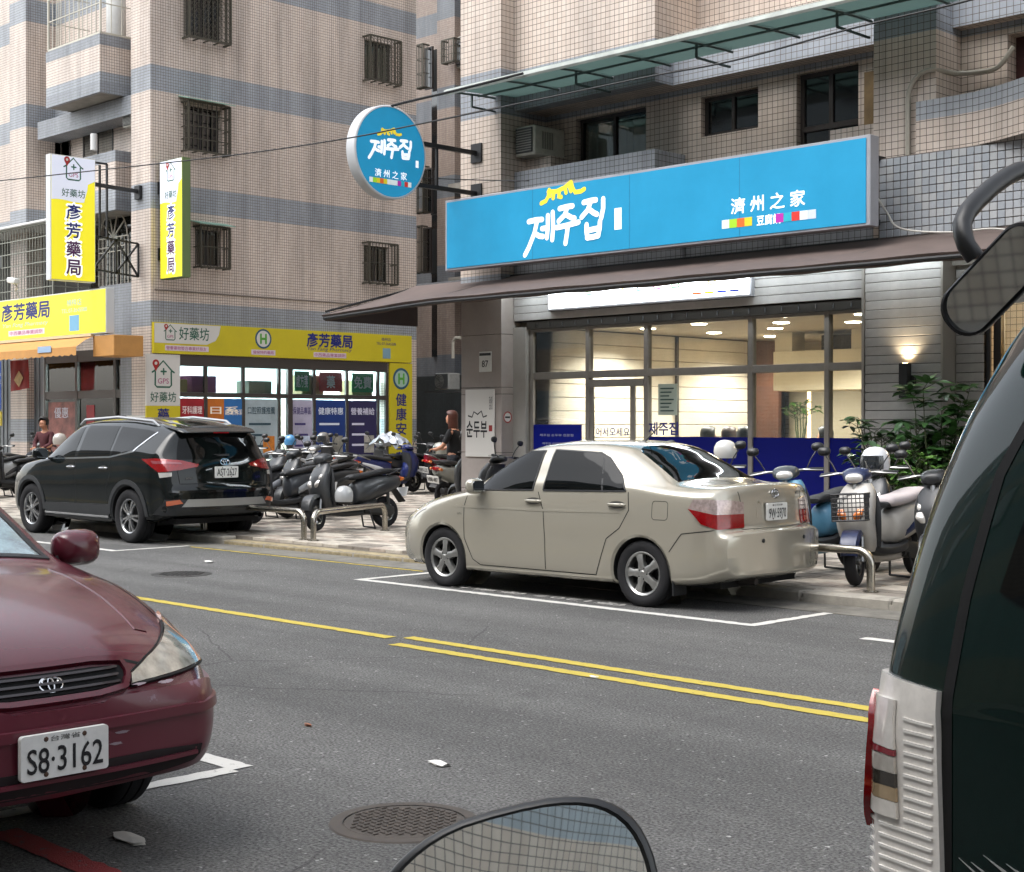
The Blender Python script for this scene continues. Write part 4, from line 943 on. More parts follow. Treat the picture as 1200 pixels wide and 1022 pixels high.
def helmet(label, loc, col, rz=0, visor=True, s=1):
    h = thing('helmet', label, 'helmet', loc, rz, 'helmets left on the scooters'); B = M('helmet ' + col, col, .2, coat=.8)
    prof = [(.02, .145), (.06, .138), (.10, .112), (.128, .06), (.135, 0), (.13, -.05), (.122, -.085), (.112, -.085), (.118, -.04)]
    T = Matrix.Diagonal((1.12 * s, s, s, 1))
    mb = MB(); mb.lathe([(.0005, .147)] + prof, 28, T); mb.build('shell', B, h, smooth=True, ang=60)
    if visor:
        mb = MB(); rr = []
        for z, k in ((.06, .137), (.0, .146), (-.07, .142)):
            rr.append([(1.12 * s * k * cos(R(a)), s * k * sin(R(a)), z * s) for a in range(-75, 76, 10)])
        mb.loft(rr, cap=False, closed=False); mb.build('visor', M('smoked visor', '2a2d30', .08, .1, coat=1), h, smooth=True)
    mb = MB(); mb.tube([(0, .11 * s, -.07 * s), (.03, .07 * s, -.16 * s), (.03, -.07 * s, -.16 * s), (0, -.11 * s, -.07 * s)], .006, 6); mb.build('strap', BLK, h)
    return h
# ------------------------------------------------------------------ ground, road, pavement
def asphalt(name='asphalt', base=.088):
    m = M(name, (base, base, base * .97), .85)
    n = m.node_tree.nodes; l = m.node_tree.links; b = n['Principled BSDF']; tc = n.new('ShaderNodeTexCoord')
    def nz(sc, det=4, rough=.6):
        t = n.new('ShaderNodeTexNoise'); t.inputs['Scale'].default_value = sc; t.inputs['Detail'].default_value = det; t.inputs['Roughness'].default_value = rough; l.new(tc.outputs['Object'], t.inputs[0]); return t
    def rng(src, a, b_, c, d):
        r = n.new('ShaderNodeMapRange'); r.inputs[1].default_value = a; r.inputs[2].default_value = b_; r.inputs[3].default_value = c; r.inputs[4].default_value = d; l.new(src, r.inputs[0]); return r.outputs[0]
    def mul(a, c):
        q = n.new('ShaderNodeMath'); q.operation = 'MULTIPLY'; l.new(a, q.inputs[0]); l.new(c, q.inputs[1]); return q.outputs[0]
    big = rng(nz(.45, 5).outputs[0], .3, .7, .8, 1.18); fine = rng(nz(70, 3).outputs[0], .3, .7, .12, 2.1); mid = rng(nz(9, 5).outputs[0], .3, .7, .86, 1.12)
    vo = n.new('ShaderNodeTexVoronoi'); vo.inputs['Scale'].default_value = 75; l.new(tc.outputs['Object'], vo.inputs[0])
    chips = rng(vo.outputs['Color'], .91, .96, 1, 3.2)
    mp = n.new('ShaderNodeMapping'); mp.inputs['Scale'].default_value = (.06, 1.1, 1); l.new(tc.outputs['Object'], mp.inputs[0])
    ln = n.new('ShaderNodeTexNoise'); ln.inputs['Scale'].default_value = 1.4; ln.inputs['Detail'].default_value = 3; l.new(mp.outputs[0], ln.inputs[0]); lanes = rng(ln.outputs[0], .35, .65, .82, 1.14)
    cv = n.new('ShaderNodeTexVoronoi'); cv.feature = 'DISTANCE_TO_EDGE'; cv.inputs['Scale'].default_value = .55; wq = n.new('ShaderNodeMix'); wq.data_type = 'RGBA'; wq.inputs[0].default_value = .12; l.new(tc.outputs['Object'], wq.inputs[6]); l.new(nz(2.2, 6).outputs['Color'], wq.inputs[7]); l.new(wq.outputs[2], cv.inputs[0])
    ck = rng(cv.outputs[0], 0, .006, .45, 1); ms = rng(nz(.3, 2).outputs[0], .5, .56, 0, 1); cm = n.new('ShaderNodeMix'); cm.inputs[2].default_value = 1; l.new(ms, cm.inputs[0]); l.new(ck, cm.inputs[3])
    oil = rng(nz(1.1, 3, .5).outputs[0], .66, .74, 1, .68); lanes = mul(mul(lanes, cm.outputs[0]), oil)
    f = mul(mul(mul(big, fine), mul(mid, chips)), lanes)
    mx = n.new('ShaderNodeMix'); mx.data_type = 'RGBA'; mx.blend_type = 'MULTIPLY'; mx.inputs[0].default_value = 1; mx.inputs[6].default_value = (base, base * .985, base * .95, 1); l.new(f, mx.inputs[7])
    l.new(mx.outputs[2], b.inputs['Base Color'])
    bp = n.new('ShaderNodeBump'); bp.inputs['Strength'].default_value = .9; bp.inputs['Distance'].default_value = .008
    l.new(nz(140, 3, .7).outputs[0], bp.inputs['Height']); l.new(bp.outputs[0], b.inputs['Normal']); return m
def paint_mat(name, col, wear=.45):
    """road paint chipped away to asphalt"""
    m = asphalt(name); n = m.node_tree.nodes; l = m.node_tree.links; b = n['Principled BSDF']
    src = b.inputs['Base Color'].links[0].from_socket
    tc = n.new('ShaderNodeTexCoord'); t = n.new('ShaderNodeTexNoise'); t.inputs['Scale'].default_value = 22; t.inputs['Detail'].default_value = 9; t.inputs['Roughness'].default_value = .75; l.new(tc.outputs['Object'], t.inputs[0])
    rp = n.new('ShaderNodeValToRGB'); rp.color_ramp.elements[0].position = wear - .05; rp.color_ramp.elements[1].position = wear; l.new(t.outputs[0], rp.inputs[0])
    mx = n.new('ShaderNodeMix'); mx.data_type = 'RGBA'; l.new(rp.outputs[0], mx.inputs[0]); l.new(src, mx.inputs[6]); mx.inputs[7].default_value = hx(col)
    l.new(mx.outputs[2], b.inputs['Base Color']); return m
def struct(o): o['kind'] = 'structure'; return o
struct(MB().box(-250, 250, -250, 250, -.5, -.06).build('ground', M('bare ground', '5a564f', .95, var=.2, vs=.5)))
ASP = asphalt()
struct(MB().box(-140, 80, -2.2, 11.12, -.05, 0).build('road', ASP))
GUT = M('gutter concrete', '6f6c65', .9, var=.5, vs=3.5, bump=.5, bs=60)
struct(MB().box(-140, 80, 10.62, 11.11, -.02, .006).build('gutter', GUT))
YEL = paint_mat('yellow road paint', 'b9a646', .40); WHP = paint_mat('white road paint', 'c9c7c1', .405); RDP = paint_mat('red road paint', '8f3232', .42)
def mark(name, x0, x1, y0, y1, m):
    k = max(1, int(max(abs(x1 - x0), abs(y1 - y0)) / 3))
    rn = random.Random(hash((x0, y0)) % 999); lx = x1 - x0 > y1 - y0; a0, a1 = (max(x0, -40), min(x1, 20)) if lx else (y0, y1); n = max(2, int((a1 - a0) / .05)); A = []; B = []
    for i in range(n + 1):
        a = a0 + (a1 - a0) * i / n; j1, j2 = [rn.uniform(-.006, .006) if rn.random() < .85 else rn.uniform(-.016, .0) for _ in (0, 1)]; A.append((a, y0 - j1, .0045) if lx else (x0 - j1, a, .0045)); B.append((a, y1 + j2, .0045) if lx else (x1 + j2, a, .0045))
    mb = MB(); mb.loft([A, B], cap=False, closed=False); o = mb.build(name, m)
    if o.data.polygons[0].normal.z < 0: o.data.flip_normals()
    return struct(o)
mark('centre_line', -70, -8.38, 7.06, 7.17, YEL); mark('centre_line', -8.30, 60, 7.155, 7.265, YEL); mark('centre_line', -8.12, 60, 6.87, 6.98, YEL)
mark('edge_line', -16.4, -11.9, 10.53, 10.58, YEL); mark('edge_line', -5.2, 40, 10.50, 10.59, YEL)
for x0, x1 in ((-11.78, -6.84), (-21.9, -16.5)):
    mark('parking_line', x0, x1, 9.50, 9.61, WHP); mark('parking_line', x0, x0 + .1, 9.612, 10.9, WHP); mark('parking_line', x1 - .1, x1, 9.612, 10.9, WHP)
mark('parking_line', -5.9, -1, 9.50, 9.61, WHP)
struct(text('停1207 停車格', .1, frameM((-9.55, 9.80, .006), (-1, 0, 0), (0, -1, 0)), WHP, None, 'parking_number', width=2.3, height=.13))
mark('parking_line', -11.0, -5.68, 3.88, 3.99, WHP); mark('parking_line', -5.74, -5.63, 2.2, 3.878, WHP)
mark('kerb_line', -5.45, 20, 2.60, 2.72, RDP)
# pavement: slab, kerb stones, pavers
struct(MB().box(-140, 80, 11.36, 90, -.05, .06).build('sidewalk', M('pavement bed', '8a847a', .95, var=.25, vs=4)))
KST = M('kerb stone', '9a958b', .85, var=.28, vs=5, bump=.4, bs=70); KYE = M('yellow kerb paint', '978a6c', .8, var=.45, vs=12)
kerb = struct(MB().box(-140, 80, 11.13, 11.34, -.04, .05).build('kerb', KST))
kme = None
for k in range(34):
    x = -30 + k * .9
    yel = -16.6 < x < -12.3
    mb = MB(); mb.box(.006, .894, 0, .22, -.03, .10, .018); o = None
    if kme is None or (yel and 'y' not in kme): kme = kme or {}; 
    key = 'y' if yel else 'g'
    if key not in kme: o = mb.build('kerb_stone', KYE if yel else KST, kerb); kme[key] = o.data
    else: o = link(bpy.data.objects.new('kerb_stone', kme[key]), kerb)
    o.location = (x, 11.125, -.045 if yel else 0)
side = bpy.data.objects['sidewalk']
PV = [M('paver cream', 'b1a99d', .85, var=.3, vs=7, bump=.3, bs=90), M('paver grey', '7d766d', .85, var=.3, vs=7, bump=.3, bs=90), M('paver sand', 'a2968a', .85, var=.3, vs=6, bump=.3, bs=90)]
pm = []
for m_ in PV: o = MB().box(.004, .296, .004, .196, -.05, 0, .006).build('paver', m_); pm.append(o.data); bpy.data.objects.remove(o)
cells = []
for i in range(-110, -5):
    for j in range(46):
        x, y = i * .3, 11.37 + j * .2
        p = V((x + .15, y + .1)); z = .7071 * (p.y - p.x); u = 600 + FPX * .7071 * (p.x + p.y) / z; v = 497 + FPX * (CAMH - .1) / z
        vis = (295 < u < 492 and 588 < v < 660) or (905 < u < 1060 and v > 640)
        kind = 1 if ((i // 2) + j // 2) % 2 == 0 and random.random() < .85 else (0 if random.random() < .7 else 2)
        cells.append((not vis, z, x, y, kind))
cells.sort()
rest = [MB() for _ in PV]
for q, (nv, z, x, y, kind) in enumerate(cells):
    if q < 300:
        o = link(bpy.data.objects.new('paver', pm[kind]), side); o.location = (x, y, .098 + random.uniform(-.003, .003))
    else: rest[kind].box(x + .004, x + .296, y + .004, y + .196, .05, .098 + random.uniform(-.003, .003))
for mb, m_ in zip(rest, PV):
    o = mb.build('paving', m_, side, fix=False); o['kind'] = 'stuff'
# covers, scraps
def manhole(u, v, r, label, col):
    p = at(u, v, Z=0); t = thing('manhole_cover', label, 'manhole cover', (p.x, p.y, 0)); I = M('cast iron ' + col, col, .6, .3, var=.35, vs=14)
    MB().lathe([(r, .007), (r + .05, .006), (r + .055, 0)], 40).build('rim_ring', I, t, smooth=True)
    MB().lathe([(0, .006), (r * .97, .006), (r * .99, .001)], 40).build('lid', I, t)
    mb = MB()
    for i in range(-7, 8):
        for j in range(-7, 8):
            x, y = i * r / 7.2, j * r / 7.2
            if math.hypot(x, y) < r * .88:
                a = 0 if (i + j) % 2 else pi / 2; mb.box(-r * .055, r * .055, -r * .02, r * .02, .005, .011, .002, Matrix.Translation((x, y, 0)) @ Matrix.Rotation(a, 4, 'Z'))
    mb.build('tread_studs', I, t)['kind'] = 'stuff'
manhole(474, 964, .245, 'round cast iron manhole cover in the near lane behind the mirror', '4a433d'); manhole(213, 673, .26, 'worn dark manhole cover in the far lane near the black car', '3b3a38')
for k, (u, v, nm, lab, col, s) in enumerate(((153, 985, 'paper_scrap', 'torn white paper scrap lying beside the red line', 'd9d7d0', .065), (516, 897, 'paper_scrap', 'small white paper scrap in the middle of the near lane', 'd8d6d0', .05), (361, 851, 'dry_leaf', 'orange dry leaf lying in the near lane', '9a5a34', .022), (697, 795, 'paper_scrap', 'tiny white paper fleck beside the double yellow line', 'd8d6d0', .025), (245, 659, 'paper_scrap', 'white paper scrap on the road near the black car', 'd8d6d0', .07))):
    p = at(u, v, Z=0); rn = random.Random(k)
    pts = [(s * (.6 + rn.random() * .6) * cos(t) * 1.5, s * (.4 + .5 * rn.random()) * sin(t)) for t in [2 * pi * j / 9 for j in range(9)]]
    mb = MB(); n = len(pts); mb.add([(x, y, .007 + rn.random() * .012) for x, y in pts] + [(0, 0, .016)], [(j, (j + 1) % n, n) for j in range(n)]); mb.add([(x, y, .0055) for x, y in pts], [tuple(range(n))[::-1]])
    tag(mb.build(nm, M(nm + col, col, .8), None, loc=(p.x, p.y, 0)), lab, 'paper' if 'paper' in nm else 'leaf')
# ------------------------------------------------------------------ shared building bits
DG = M('dark window glass', '0c0f11', .06, 0, spec=.8, coat=.6); FRM = M('brown window frame', '2b2522', .5); GRL = M('grille bronze', '4d4a40', .55, .4, var=.2, vs=9); WGR = M('grille cream', 'b9b5a8', .5, .2)
SHT = M('white enamel', 'c9c9c6', .4, var=.1, vs=6); ALF = M('grey aluminium', '8a857f', .45, .1, var=.12, vs=9)
def panel_window(parent, ax, c, a0, a1, z0, z1, depth=.12, split=1, glass=DG, frame=FRM, curtain=None, fw=.05):
    P = (lambda a, d, z: (a, c + d, z)) if ax == 'Y' else (lambda a, d, z: (c - d, a, z))
    def bx(mb, a, b, d0, d1, z, w): p, q = P(a, d0, z), P(b, d1, w); mb.box(p[0], q[0], p[1], q[1], p[2], q[2])
    mb = MB(); bx(mb, a0, a1, depth - .03, depth + .04, z0, z0 + fw); bx(mb, a0, a1, depth - .03, depth + .04, z1 - fw, z1)
    for k in range(split + 2):
        a = a0 + (a1 - a0 - fw) * k / (split + 1); bx(mb, a, a + fw, depth - .028, depth + .038, z0 + fw, z1 - fw)
    if curtain and glass is DG: glass = glass_mat('window glass', (.8, .84, .83), .08)
    w = mb.build('window', frame, parent)
    for k in range(split + 1):
        a = a0 + fw + (a1 - a0 - fw) * k / (split + 1); b = a0 + (a1 - a0 - fw) * (k + 1) / (split + 1)
        mb = MB(); bx(mb, a, b, depth, depth + .008, z0 + fw, z1 - fw); mb.build('pane', glass, w)
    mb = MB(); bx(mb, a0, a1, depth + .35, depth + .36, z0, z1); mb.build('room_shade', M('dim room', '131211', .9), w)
    if curtain:
        mb = MB(); n = 40; A = []; B = []
        for k in range(n + 1):
            a = a0 + fw + (a1 - a0 - 2 * fw) * k / n; d = depth + .10 + .03 * sin(k * 1.7) + .012 * sin(k * 4.1); A.append(P(a, d, z0 + .02)); B.append(P(a, d, z1 - .1))
        mb.loft([A, B], cap=False, closed=False); mb.build('curtain', curtain, w, smooth=True)
    return w
def cage(parent, ax, c, a0, a1, z0, z1, out=.35, mat=GRL, nv=8, nh=2, roof=None, mesh=False):
    """security grille box standing out from a wall"""
    P = (lambda a, d, z: (a, c - d, z)) if ax == 'Y' else (lambda a, d, z: (c + d, a, z))
    mb = MB(); b = lambda p, q, w=.03: mb.bar(P(*p), P(*q), w)
    for z in (z0, z1):
        b((a0, out, z), (a1, out, z), .045); b((a0, 0, z), (a0, out, z), .045); b((a1, 0, z), (a1, out, z), .045)
    for a in (a0, a1): b((a, out, z0), (a, out, z1), .045)
    for k in range(1, nv): a = a0 + (a1 - a0) * k / nv; b((a, out, z0), (a, out, z1), .018)
    for k in range(1, 4):
        for a in (a0, a1): b((a, out * k / 4, z0), (a, out * k / 4, z1), .018)
    for k in range(1, nh + 1):
        z = z0 + (z1 - z0) * k / (nh + 1); b((a0, out, z), (a1, out, z), .022)
        for a in (a0, a1): b((a, 0, z), (a, out, z), .022)
    if mesh:
        n = 9
        for k in range(-n, n):
            t0, t1 = max(0, k / n), min(1, (k + n) / n)
            for s in (1, -1):
                f = lambda t: (a0 + (a1 - a0) * (t if s > 0 else 1 - t), out, z0 + (z1 - z0) * (t - k / n)); 
                if t1 > t0: b(f(t0), f(t1), .008)
    for k in range(5): a = a0 + (a1 - a0) * k / 4; b((a, 0, z0), (a, out, z0), .03)
    g = mb.build('window_grille', mat, parent)
    if roof:
        m2 = MB(); vs = [P(a0 - .1, 0, z1 + .16), P(a1 + .1, 0, z1 + .16), P(a1 + .1, out + .12, z1 + .05), P(a0 - .1, out + .12, z1 + .05)]
        m2.add(vs + [(x, y, z - .025) for x, y, z in vs], [(0, 1, 2, 3), (7, 6, 5, 4), (0, 4, 5, 1), (1, 5, 6, 2), (2, 6, 7, 3), (3, 7, 4, 0)]); m2.build('rain_hood', roof, g)
    return g
def ac_unit(label, x0, x1, y0, y1, z0, z1, fan=False, col='b5b2a6'):
    t = thing('air_conditioner', label, 'air conditioner', ((x0 + x1) / 2, y1, z0)); o = t.location
    A = M('ac casing ' + col, col, .5, var=.2, vs=8)
    L = lambda mb: Matrix.Translation(-o)
    mb = MB(); mb.box(x0, x1, y0 + .02, y1, z0, z1, .02, Matrix.Translation(-o)); mb.build('casing', A, t)
    mb = MB(); mb.box(x0 + .03, x1 - .03, y0 - .002, y0 + .019, z0 + .04, z1 - .03, .006, Matrix.Translation(-o)); g = mb.build('grille', M('ac grille', '3b3d3c', .6), t)
    mb = MB()
    if fan:
        cx, cz = (x0 + x1) / 2 - .08, (z0 + z1) / 2; r = (z1 - z0) * .38
        for k in range(4): mb.tube([(cx + r * (k + 1) / 4 * cos(a), y0 - .012, cz + r * (k + 1) / 4 * sin(a)) for a in [2 * pi * j / 20 for j in range(21)]], .006, 4, Matrix.Translation(-o))
    else:
        for k in range(9): z = z0 + .06 + (z1 - z0 - .1) * k / 9; mb.box(x0 + .04, x1 - .04, y0 - .012, y0 - .001, z, z + .012, 0, Matrix.Translation(-o))
        for k in range(5): mb.box(x1 - .001, x1 + .008, y1 - .5 + k * .05, y1 - .47 + k * .05, z0 + .1, z1 - .08, 0, Matrix.Translation(-o))
    mb.build('louvre', M('ac louvre', '7e7c74', .5), t)
    return t
# ------------------------------------------------------------------ restaurant building
RT = tile_mat('cream tile restaurant', 'd0c2b5', 'c8b8aa', .083, '594e46', (6.12, 3.0, .66), ('989da3', '91969d'))
RG = tile_mat('grey tile restaurant', 'a6a9ad', '9ea2a7', .083, '4f4b48')
RS = M('plaster soffit', '8f8a82', .85, var=.3, vs=2)
RB = thing('restaurant_building', 'cream tiled building with grey bands housing the blue-signed restaurant', 'building', (-12, 15.6, 0)); RB.location = (0, 0, 0)
YW = 16.2
w1 = [(-14.86, -13.52, 4.85, 6.08), (-12.55, -11.60, 5.50, 6.04), (-11.0, -10.08, 3.92, 6.10)]
mb = MB(); holed(mb, 'Y', YW, -15.5, -9.4, 3.6, 6.2, w1, .25); mb.build('recess_wall', RT, RB, uv=True, fix=False)
mb = MB(); mb.box(-16.34, -15.48, 15.25, 17.5, 3.62, 15); mb.build('corner_pillar', RT, RB, uv=True)
mb = MB(); mb.box(-15.479, -12.81, 15.53, 17.5, 6.2, 15); mb.build('bay', RT, RB, uv=True)
mb = MB(); mb.box(-12.809, 6, 16.48, 17.5, 6.2, 15); mb.build('upper_wall', RT, RB, uv=True)
mb = MB(); mb.box(-9.456, -8.64, 15.53, 16.479, 3.62, 15); mb.build('column', RT, RB, uv=True)
mb = MB(); mb.box(-12.80, 6, 15.9, 16.478, 6.2, 6.9); mb.build('slab_edge', RT, RB, uv=True)
mb = MB(); holed(mb, 'Y', 16.1, -8.64, 6, 3.6, 6.2, [(-8.05, -7.35, 5.42, 6.05)], .25); mb.build('side_wall', RT, RB, uv=True, fix=False)
MB().box(-8.06, -7.34, 16.3, 16.32, 5.4, 6.06).build('red_panel', M('maroon board', '3c1512', .6, var=.3, vs=5), RB)
mb = MB(); mb.box(-8.25, -7.3, 15.75, 16.1, 5.22, 5.40); mb.build('ac_ledge', RT, RB, uv=True)
mb = MB(); mb.box(-10.2, -9.457, 15.75, 16.19, 5.02, 5.2); mb.build('ac_ledge', RT, RB, uv=True)
mb = MB(); mb.box(-15.477, -14.95, 15.75, 16.19, 5.30, 5.50); mb.build('ac_ledge', RT, RB, uv=True)
mb = MB(); mb.box(-15.478, -12.81, 15.53, 15.65, 3.72, 5.29); mb.box(-12.93, -12.812, 15.651, 16.19, 3.72, 5.288); mb.build('balcony_parapet', RG, RB, uv=True)
mb = MB(); mb.box(-12.811, -9.457, 15.53, 15.62, 3.72, 4.6); mb.build('balcony_parapet', RG, RB, uv=True)
mb = MB(); mb.box(-16.3, 6, 15.66, 17.5, 3.40, 3.71); mb.build('floor_slab', RS, RB)
mb = MB(); mb.box(-16.3, 6, 17.51, 30, 3.72, 15.2); mb.box(-16.3, 6, 22.4, 30, 0, 3.71); mb.box(-9.2, 6, 17.51, 22.39, 0, 3.71); mb.box(-16.3, -15.62, 17.51, 22.39, 0, 3.71); mb.build('rear_block', RT, RB, uv=True)
mb = MB(); mb.box(-16.3, 6, 15.2, 17.6, 15.01, 15.3); mb.build('roof_edge', RS, RB)
# curved parapet at the right
mb = MB(); A = []; Bq = []; n = 24
for k in range(n + 1):
    x = -8.85 + 6 * k / n; y = 15.45 - .5 * (1 - cos(min(1, max(0, (x + 8.3) / 1.6)) * pi)) / 2; A.append((x, y))
def strip(pts, z0, z1, name, m, parent, t=.1):
    mb = MB(); n = len(pts); vs = [(x, y, z) for z in (z0, z1) for x, y in pts] + [(x, y + t, z) for z in (z0, z1) for x, y in pts]
    fs = [(k, k + 1, n + k + 1, n + k) for k in range(n - 1)] + [(n + k, n + k + 1, 3 * n + k + 1, 3 * n + k) for k in range(n - 1)] + [(0, n, 3 * n, 2 * n)]
    mb.add(vs, fs); return mb.build(name, m, parent, uv=True)
strip(A, 5.08, 5.30, 'curved_parapet', RG, RB); strip(A, 4.70, 5.079, 'curved_parapet', tile_mat('cream tile plain', 'd0c2b5', 'c8b8aa', .083, '574a41'), RB)
# large pale tiles beside the sign: every one its own piece
mb = MB(); mb.box(-9.32, 6, 15.42, 15.65, 3.72, 4.695); bed = mb.build('tile_bed', M('tile grout', '6d6660', .9), RB)
tm = [MB().box(0, .084, -.012, 0, 0, .084, .004).build('tile', m_).data for m_ in (M('pale glazed tile', 'a8acb0', .3, var=.12, vs=6), M('pale glazed tile b', '9ea3a8', .34, var=.12, vs=6), M('pale glazed tile c', 'b0b2b3', .3, var=.15, vs=5))]
for o in [o for o in bpy.data.objects if o.name.startswith('tile') and o.data in tm]: bpy.data.objects.remove(o)
for i in range(25):
    for j in range(10):
        o = link(bpy.data.objects.new('tile', random.choice(tm)), bed); o.location = (-9.30 + i * .0925, 15.419, 3.765 + j * .0925)
mb = MB()
for i in range(25, 160):
    for j in range(10): mb.box(-9.30 + i * .0925, -9.216 + i * .0925, 15.407, 15.419, 3.765 + j * .0925, 3.849 + j * .0925)
mb.build('tiling', MATS['pale glazed tile'], bed, fix=False)['kind'] = 'stuff'
panel_window(RB, 'Y', YW, *w1[0], curtain=M('white curtain', 'b9b6ae', .9)); panel_window(RB, 'Y', YW, *w1[1]); 
dr = panel_window(RB, 'Y', YW, *w1[2], fw=.06); mb = MB(); mb.box(-10.94, -10.14, YW + .08, YW + .17, 5.35, 5.42); mb.build('transom', FRM, dr)
mb = MB(); mb.box(-9.98, -9.62, YW - .03, YW - .004, 5.22, 5.95); mb.build('plywood_board', M('plywood', '7a6443', .7, var=.3, vs=7), RB)
ac_unit('old window air conditioner on the ledge between pillar and curtained window', -15.46, -15.06, 15.50, 16.18, 5.51, 5.94)
# ground floor cladding
PK = M('pinkish stone panel', 'a09791', .6, var=.12, vs=3); SD = [M('grey siding', 'aeaba8', .55, var=.16, vs=4, bump=.12, bs=40), M('grey siding b', 'a5a29f', .55, var=.16, vs=4, bump=.12, bs=40)]
zz = [.10, .62, 1.16, 2.02, 2.12, 2.9, 3.60]
for a, b in zip(zz, zz[1:]): MB().box(-16.34, -15.48, 15.26, 15.9, a + .003, b - .003, .004).build('cladding_panel', PK, RB)
MB().box(-16.33, -15.49, 15.28, 15.88, .05, 3.6).build('pillar_core', DRK, RB)
MB().box(-15.479, -15.22, 15.50, 15.62, .1, 3.0).build('reveal_panel', M('pale stone', 'a5a29c', .5, var=.1, vs=4), RB)
pk = {}
def plank(x0, x1, y, z, h=.108):
    k = (round(x1 - x0, 3), random.randint(0, 1))
    if k not in pk: pk[k] = MB().box(0, x1 - x0, 0, .03, .002, h - .004, .005).build('siding_plank', SD[k[1]], RB); o = pk[k]
    else: o = link(bpy.data.objects.new('siding_plank', pk[k].data), RB)
    o.location = (x0, y, z)
for j in range(6): plank(-15.47, -9.53, 15.50, 3.09 + j * .108)
for j in range(33): plank(-9.52, -8.53, 15.45, .12 + j * .108); plank(-8.50, -8.16, 15.74, .12 + j * .108)
MB().box(-15.47, -9.53, 15.531, 15.64, 3.08, 3.75).build('fascia_back', DRK, RB)
MB().box(-9.515, -8.54, 15.481, 15.9, .05, 3.7).build('siding_back', DRK, RB); MB().box(-8.535, -8.17, 15.771, 15.95, .05, 3.7).build('siding_back', DRK, RB)
MB().box(-8.53, -8.505, 15.45, 15.77, .1, 3.7).build('corner_trim', M('trim metal', 'a19d96', .4, .4), RB)
MB().box(-9.56, -9.525, 15.44, 15.60, .1, 3.7).build('corner_trim', MATS['trim metal'], RB)
mb = MB(); mb.tube([(-8.13, 15.80, .1), (-8.13, 15.80, 3.7)], .03, 8); mb.build('downpipe', M('black pipe', '1c1c1d', .5), RB)
MB().box(-15.22, -9.56, 15.52, 15.66, 2.96, 3.075).build('shutter_box', M('shutter dark', '3a3733', .5, .3), RB)
mb = MB()
for k in range(22): x = -15.0 + k * .25; mb.box(x, x + .015, 15.505, 15.519, 2.99, 3.05)
mb.build('shutter_clips', CHR, RB)['kind'] = 'stuff'
# shop front
GL = glass_mat('shop glass', refl=.13)
fr = MB(); xs = [-15.20, -14.10, -13.03, -11.30, -10.16, -9.60]
for x in xs: fr.box(x, x + .07, 15.56, 15.66, .15, 2.96, .006)
fr.box(-15.13, -9.6, 15.565, 15.655, 2.23, 2.33, .006); fr.box(-15.13, -9.6, 15.566, 15.654, 2.92, 2.958); fr.box(-15.2, -9.53, 15.55, 15.67, .08, .15)
FRNT = fr.build('shopfront_frame', ALF, RB)
for a, b in zip(xs, xs[1:]):
    MB().box(a + .07, b, 15.605, 15.613, 2.33, 2.92).build('pane', GL, FRNT); MB().box(a + .07, b, 15.605, 15.613, .15, 2.23).build('pane', GL, FRNT)
mb = MB(); mb.box(-14.03, -13.03, 15.55, 15.60, 2.10, 2.2); mb.box(-13.28, -13.2, 15.575, 15.604, .15, 2.1); mb.box(-14.03, -13.96, 15.575, 15.604, .15, 2.1); mb.build('sliding_door_rail', ALF, FRNT)
BLU = M('royal blue panel', '0a1268', .5, var=.08, vs=2, spec=.12)
for a, b in ((-12.96, -11.30), (-11.23, -10.16), (-10.09, -9.60)): MB().box(a, b, 15.585, 15.602, .16, 1.41, .002).build('blue_panel', BLU, FRNT)
bp = MB().box(-15.13, -14.2, 15.575, 15.602, .16, 1.57, .002).build('blue_panel', M('deep blue board', '101d86', .5, spec=.12), FRNT)
for k in range(2): text('제주집 순두부 전문점', .04, FY(-14.67, 15.573, 1.42 - k * .12), M('print white', 'c9ccd8', .5), bp, 'lettering', width=.66 - .1 * k, height=.035)
IVB = M('blue print', '141f7a', .5)
nt_ = MB().box(-12.80, -12.48, 15.596, 15.603, 1.70, 2.12).build('notice', M('pale green paper', 'b6c2b6', .7), FRNT)
for k in range(7): MB().box(-12.76, -12.53 - .04 * (k % 3), 15.592, 15.5955, 2.05 - k * .05, 2.067 - k * .05).build('print', M('notice ink', '2d4a48', .7), nt_)
text('제주집', .1, FY(-12.72, 15.60, 1.52), IVB, FRNT, 'window_lettering', bold=.03, width=.5, height=.17)
text('어서오세요', .1, FY(-13.62, 15.60, 1.47), IVB, FRNT, 'window_lettering', bold=.02, width=.62, height=.12)
# interior
CW = M('cream plank', 'd0c7b6', .6, var=.12, vs=3); IW = M('cream interior', 'c6baa0', .7, var=.06, vs=2); BRN = M('walnut panel', '4a2a1a', .45, var=.3, vs=5)
RM = MB(); RM.box(-15.22, -9.4, 22.2, 22.3, .1, 3.1); RM.build('room_back_wall', IW, RB)
MB().box(-9.45, -9.35, 15.7, 22.2, .1, 3.1).build('room_side_wall', IW, RB)
MB().box(-15.6, -9.3, 15.67, 22.3, 3.02, 3.1).build('room_ceiling', M('ceiling panel', 'a89d8a', .7, var=.1, vs=2), RB)
MB().box(-15.6, -9.3, 15.67, 22.3, .05, .12).build('room_floor', M('room floor', '5d4c3a', .5, var=.2, vs=3), RB)
MB().box(-15.45, -15.31, 15.67, 22.2, .1, 3.02).build('room_wall_core', DRK, RB)
for j in range(14):
    MB().box(-15.31, -15.25, 15.69, 21.0, .14 + j * .205, .337 + j * .205, .006).build('wall_plank', CW, RB)
MB().box(-15.30, -14.62, 21.01, 21.1, .12, 3.0).build('walnut_panel', BRN, RB)
mb = MB(); mb.box(-15.24, -15.20, 19.0, 19.05, .2, 3.0); mb.build('wall_batten', FRM, RB)
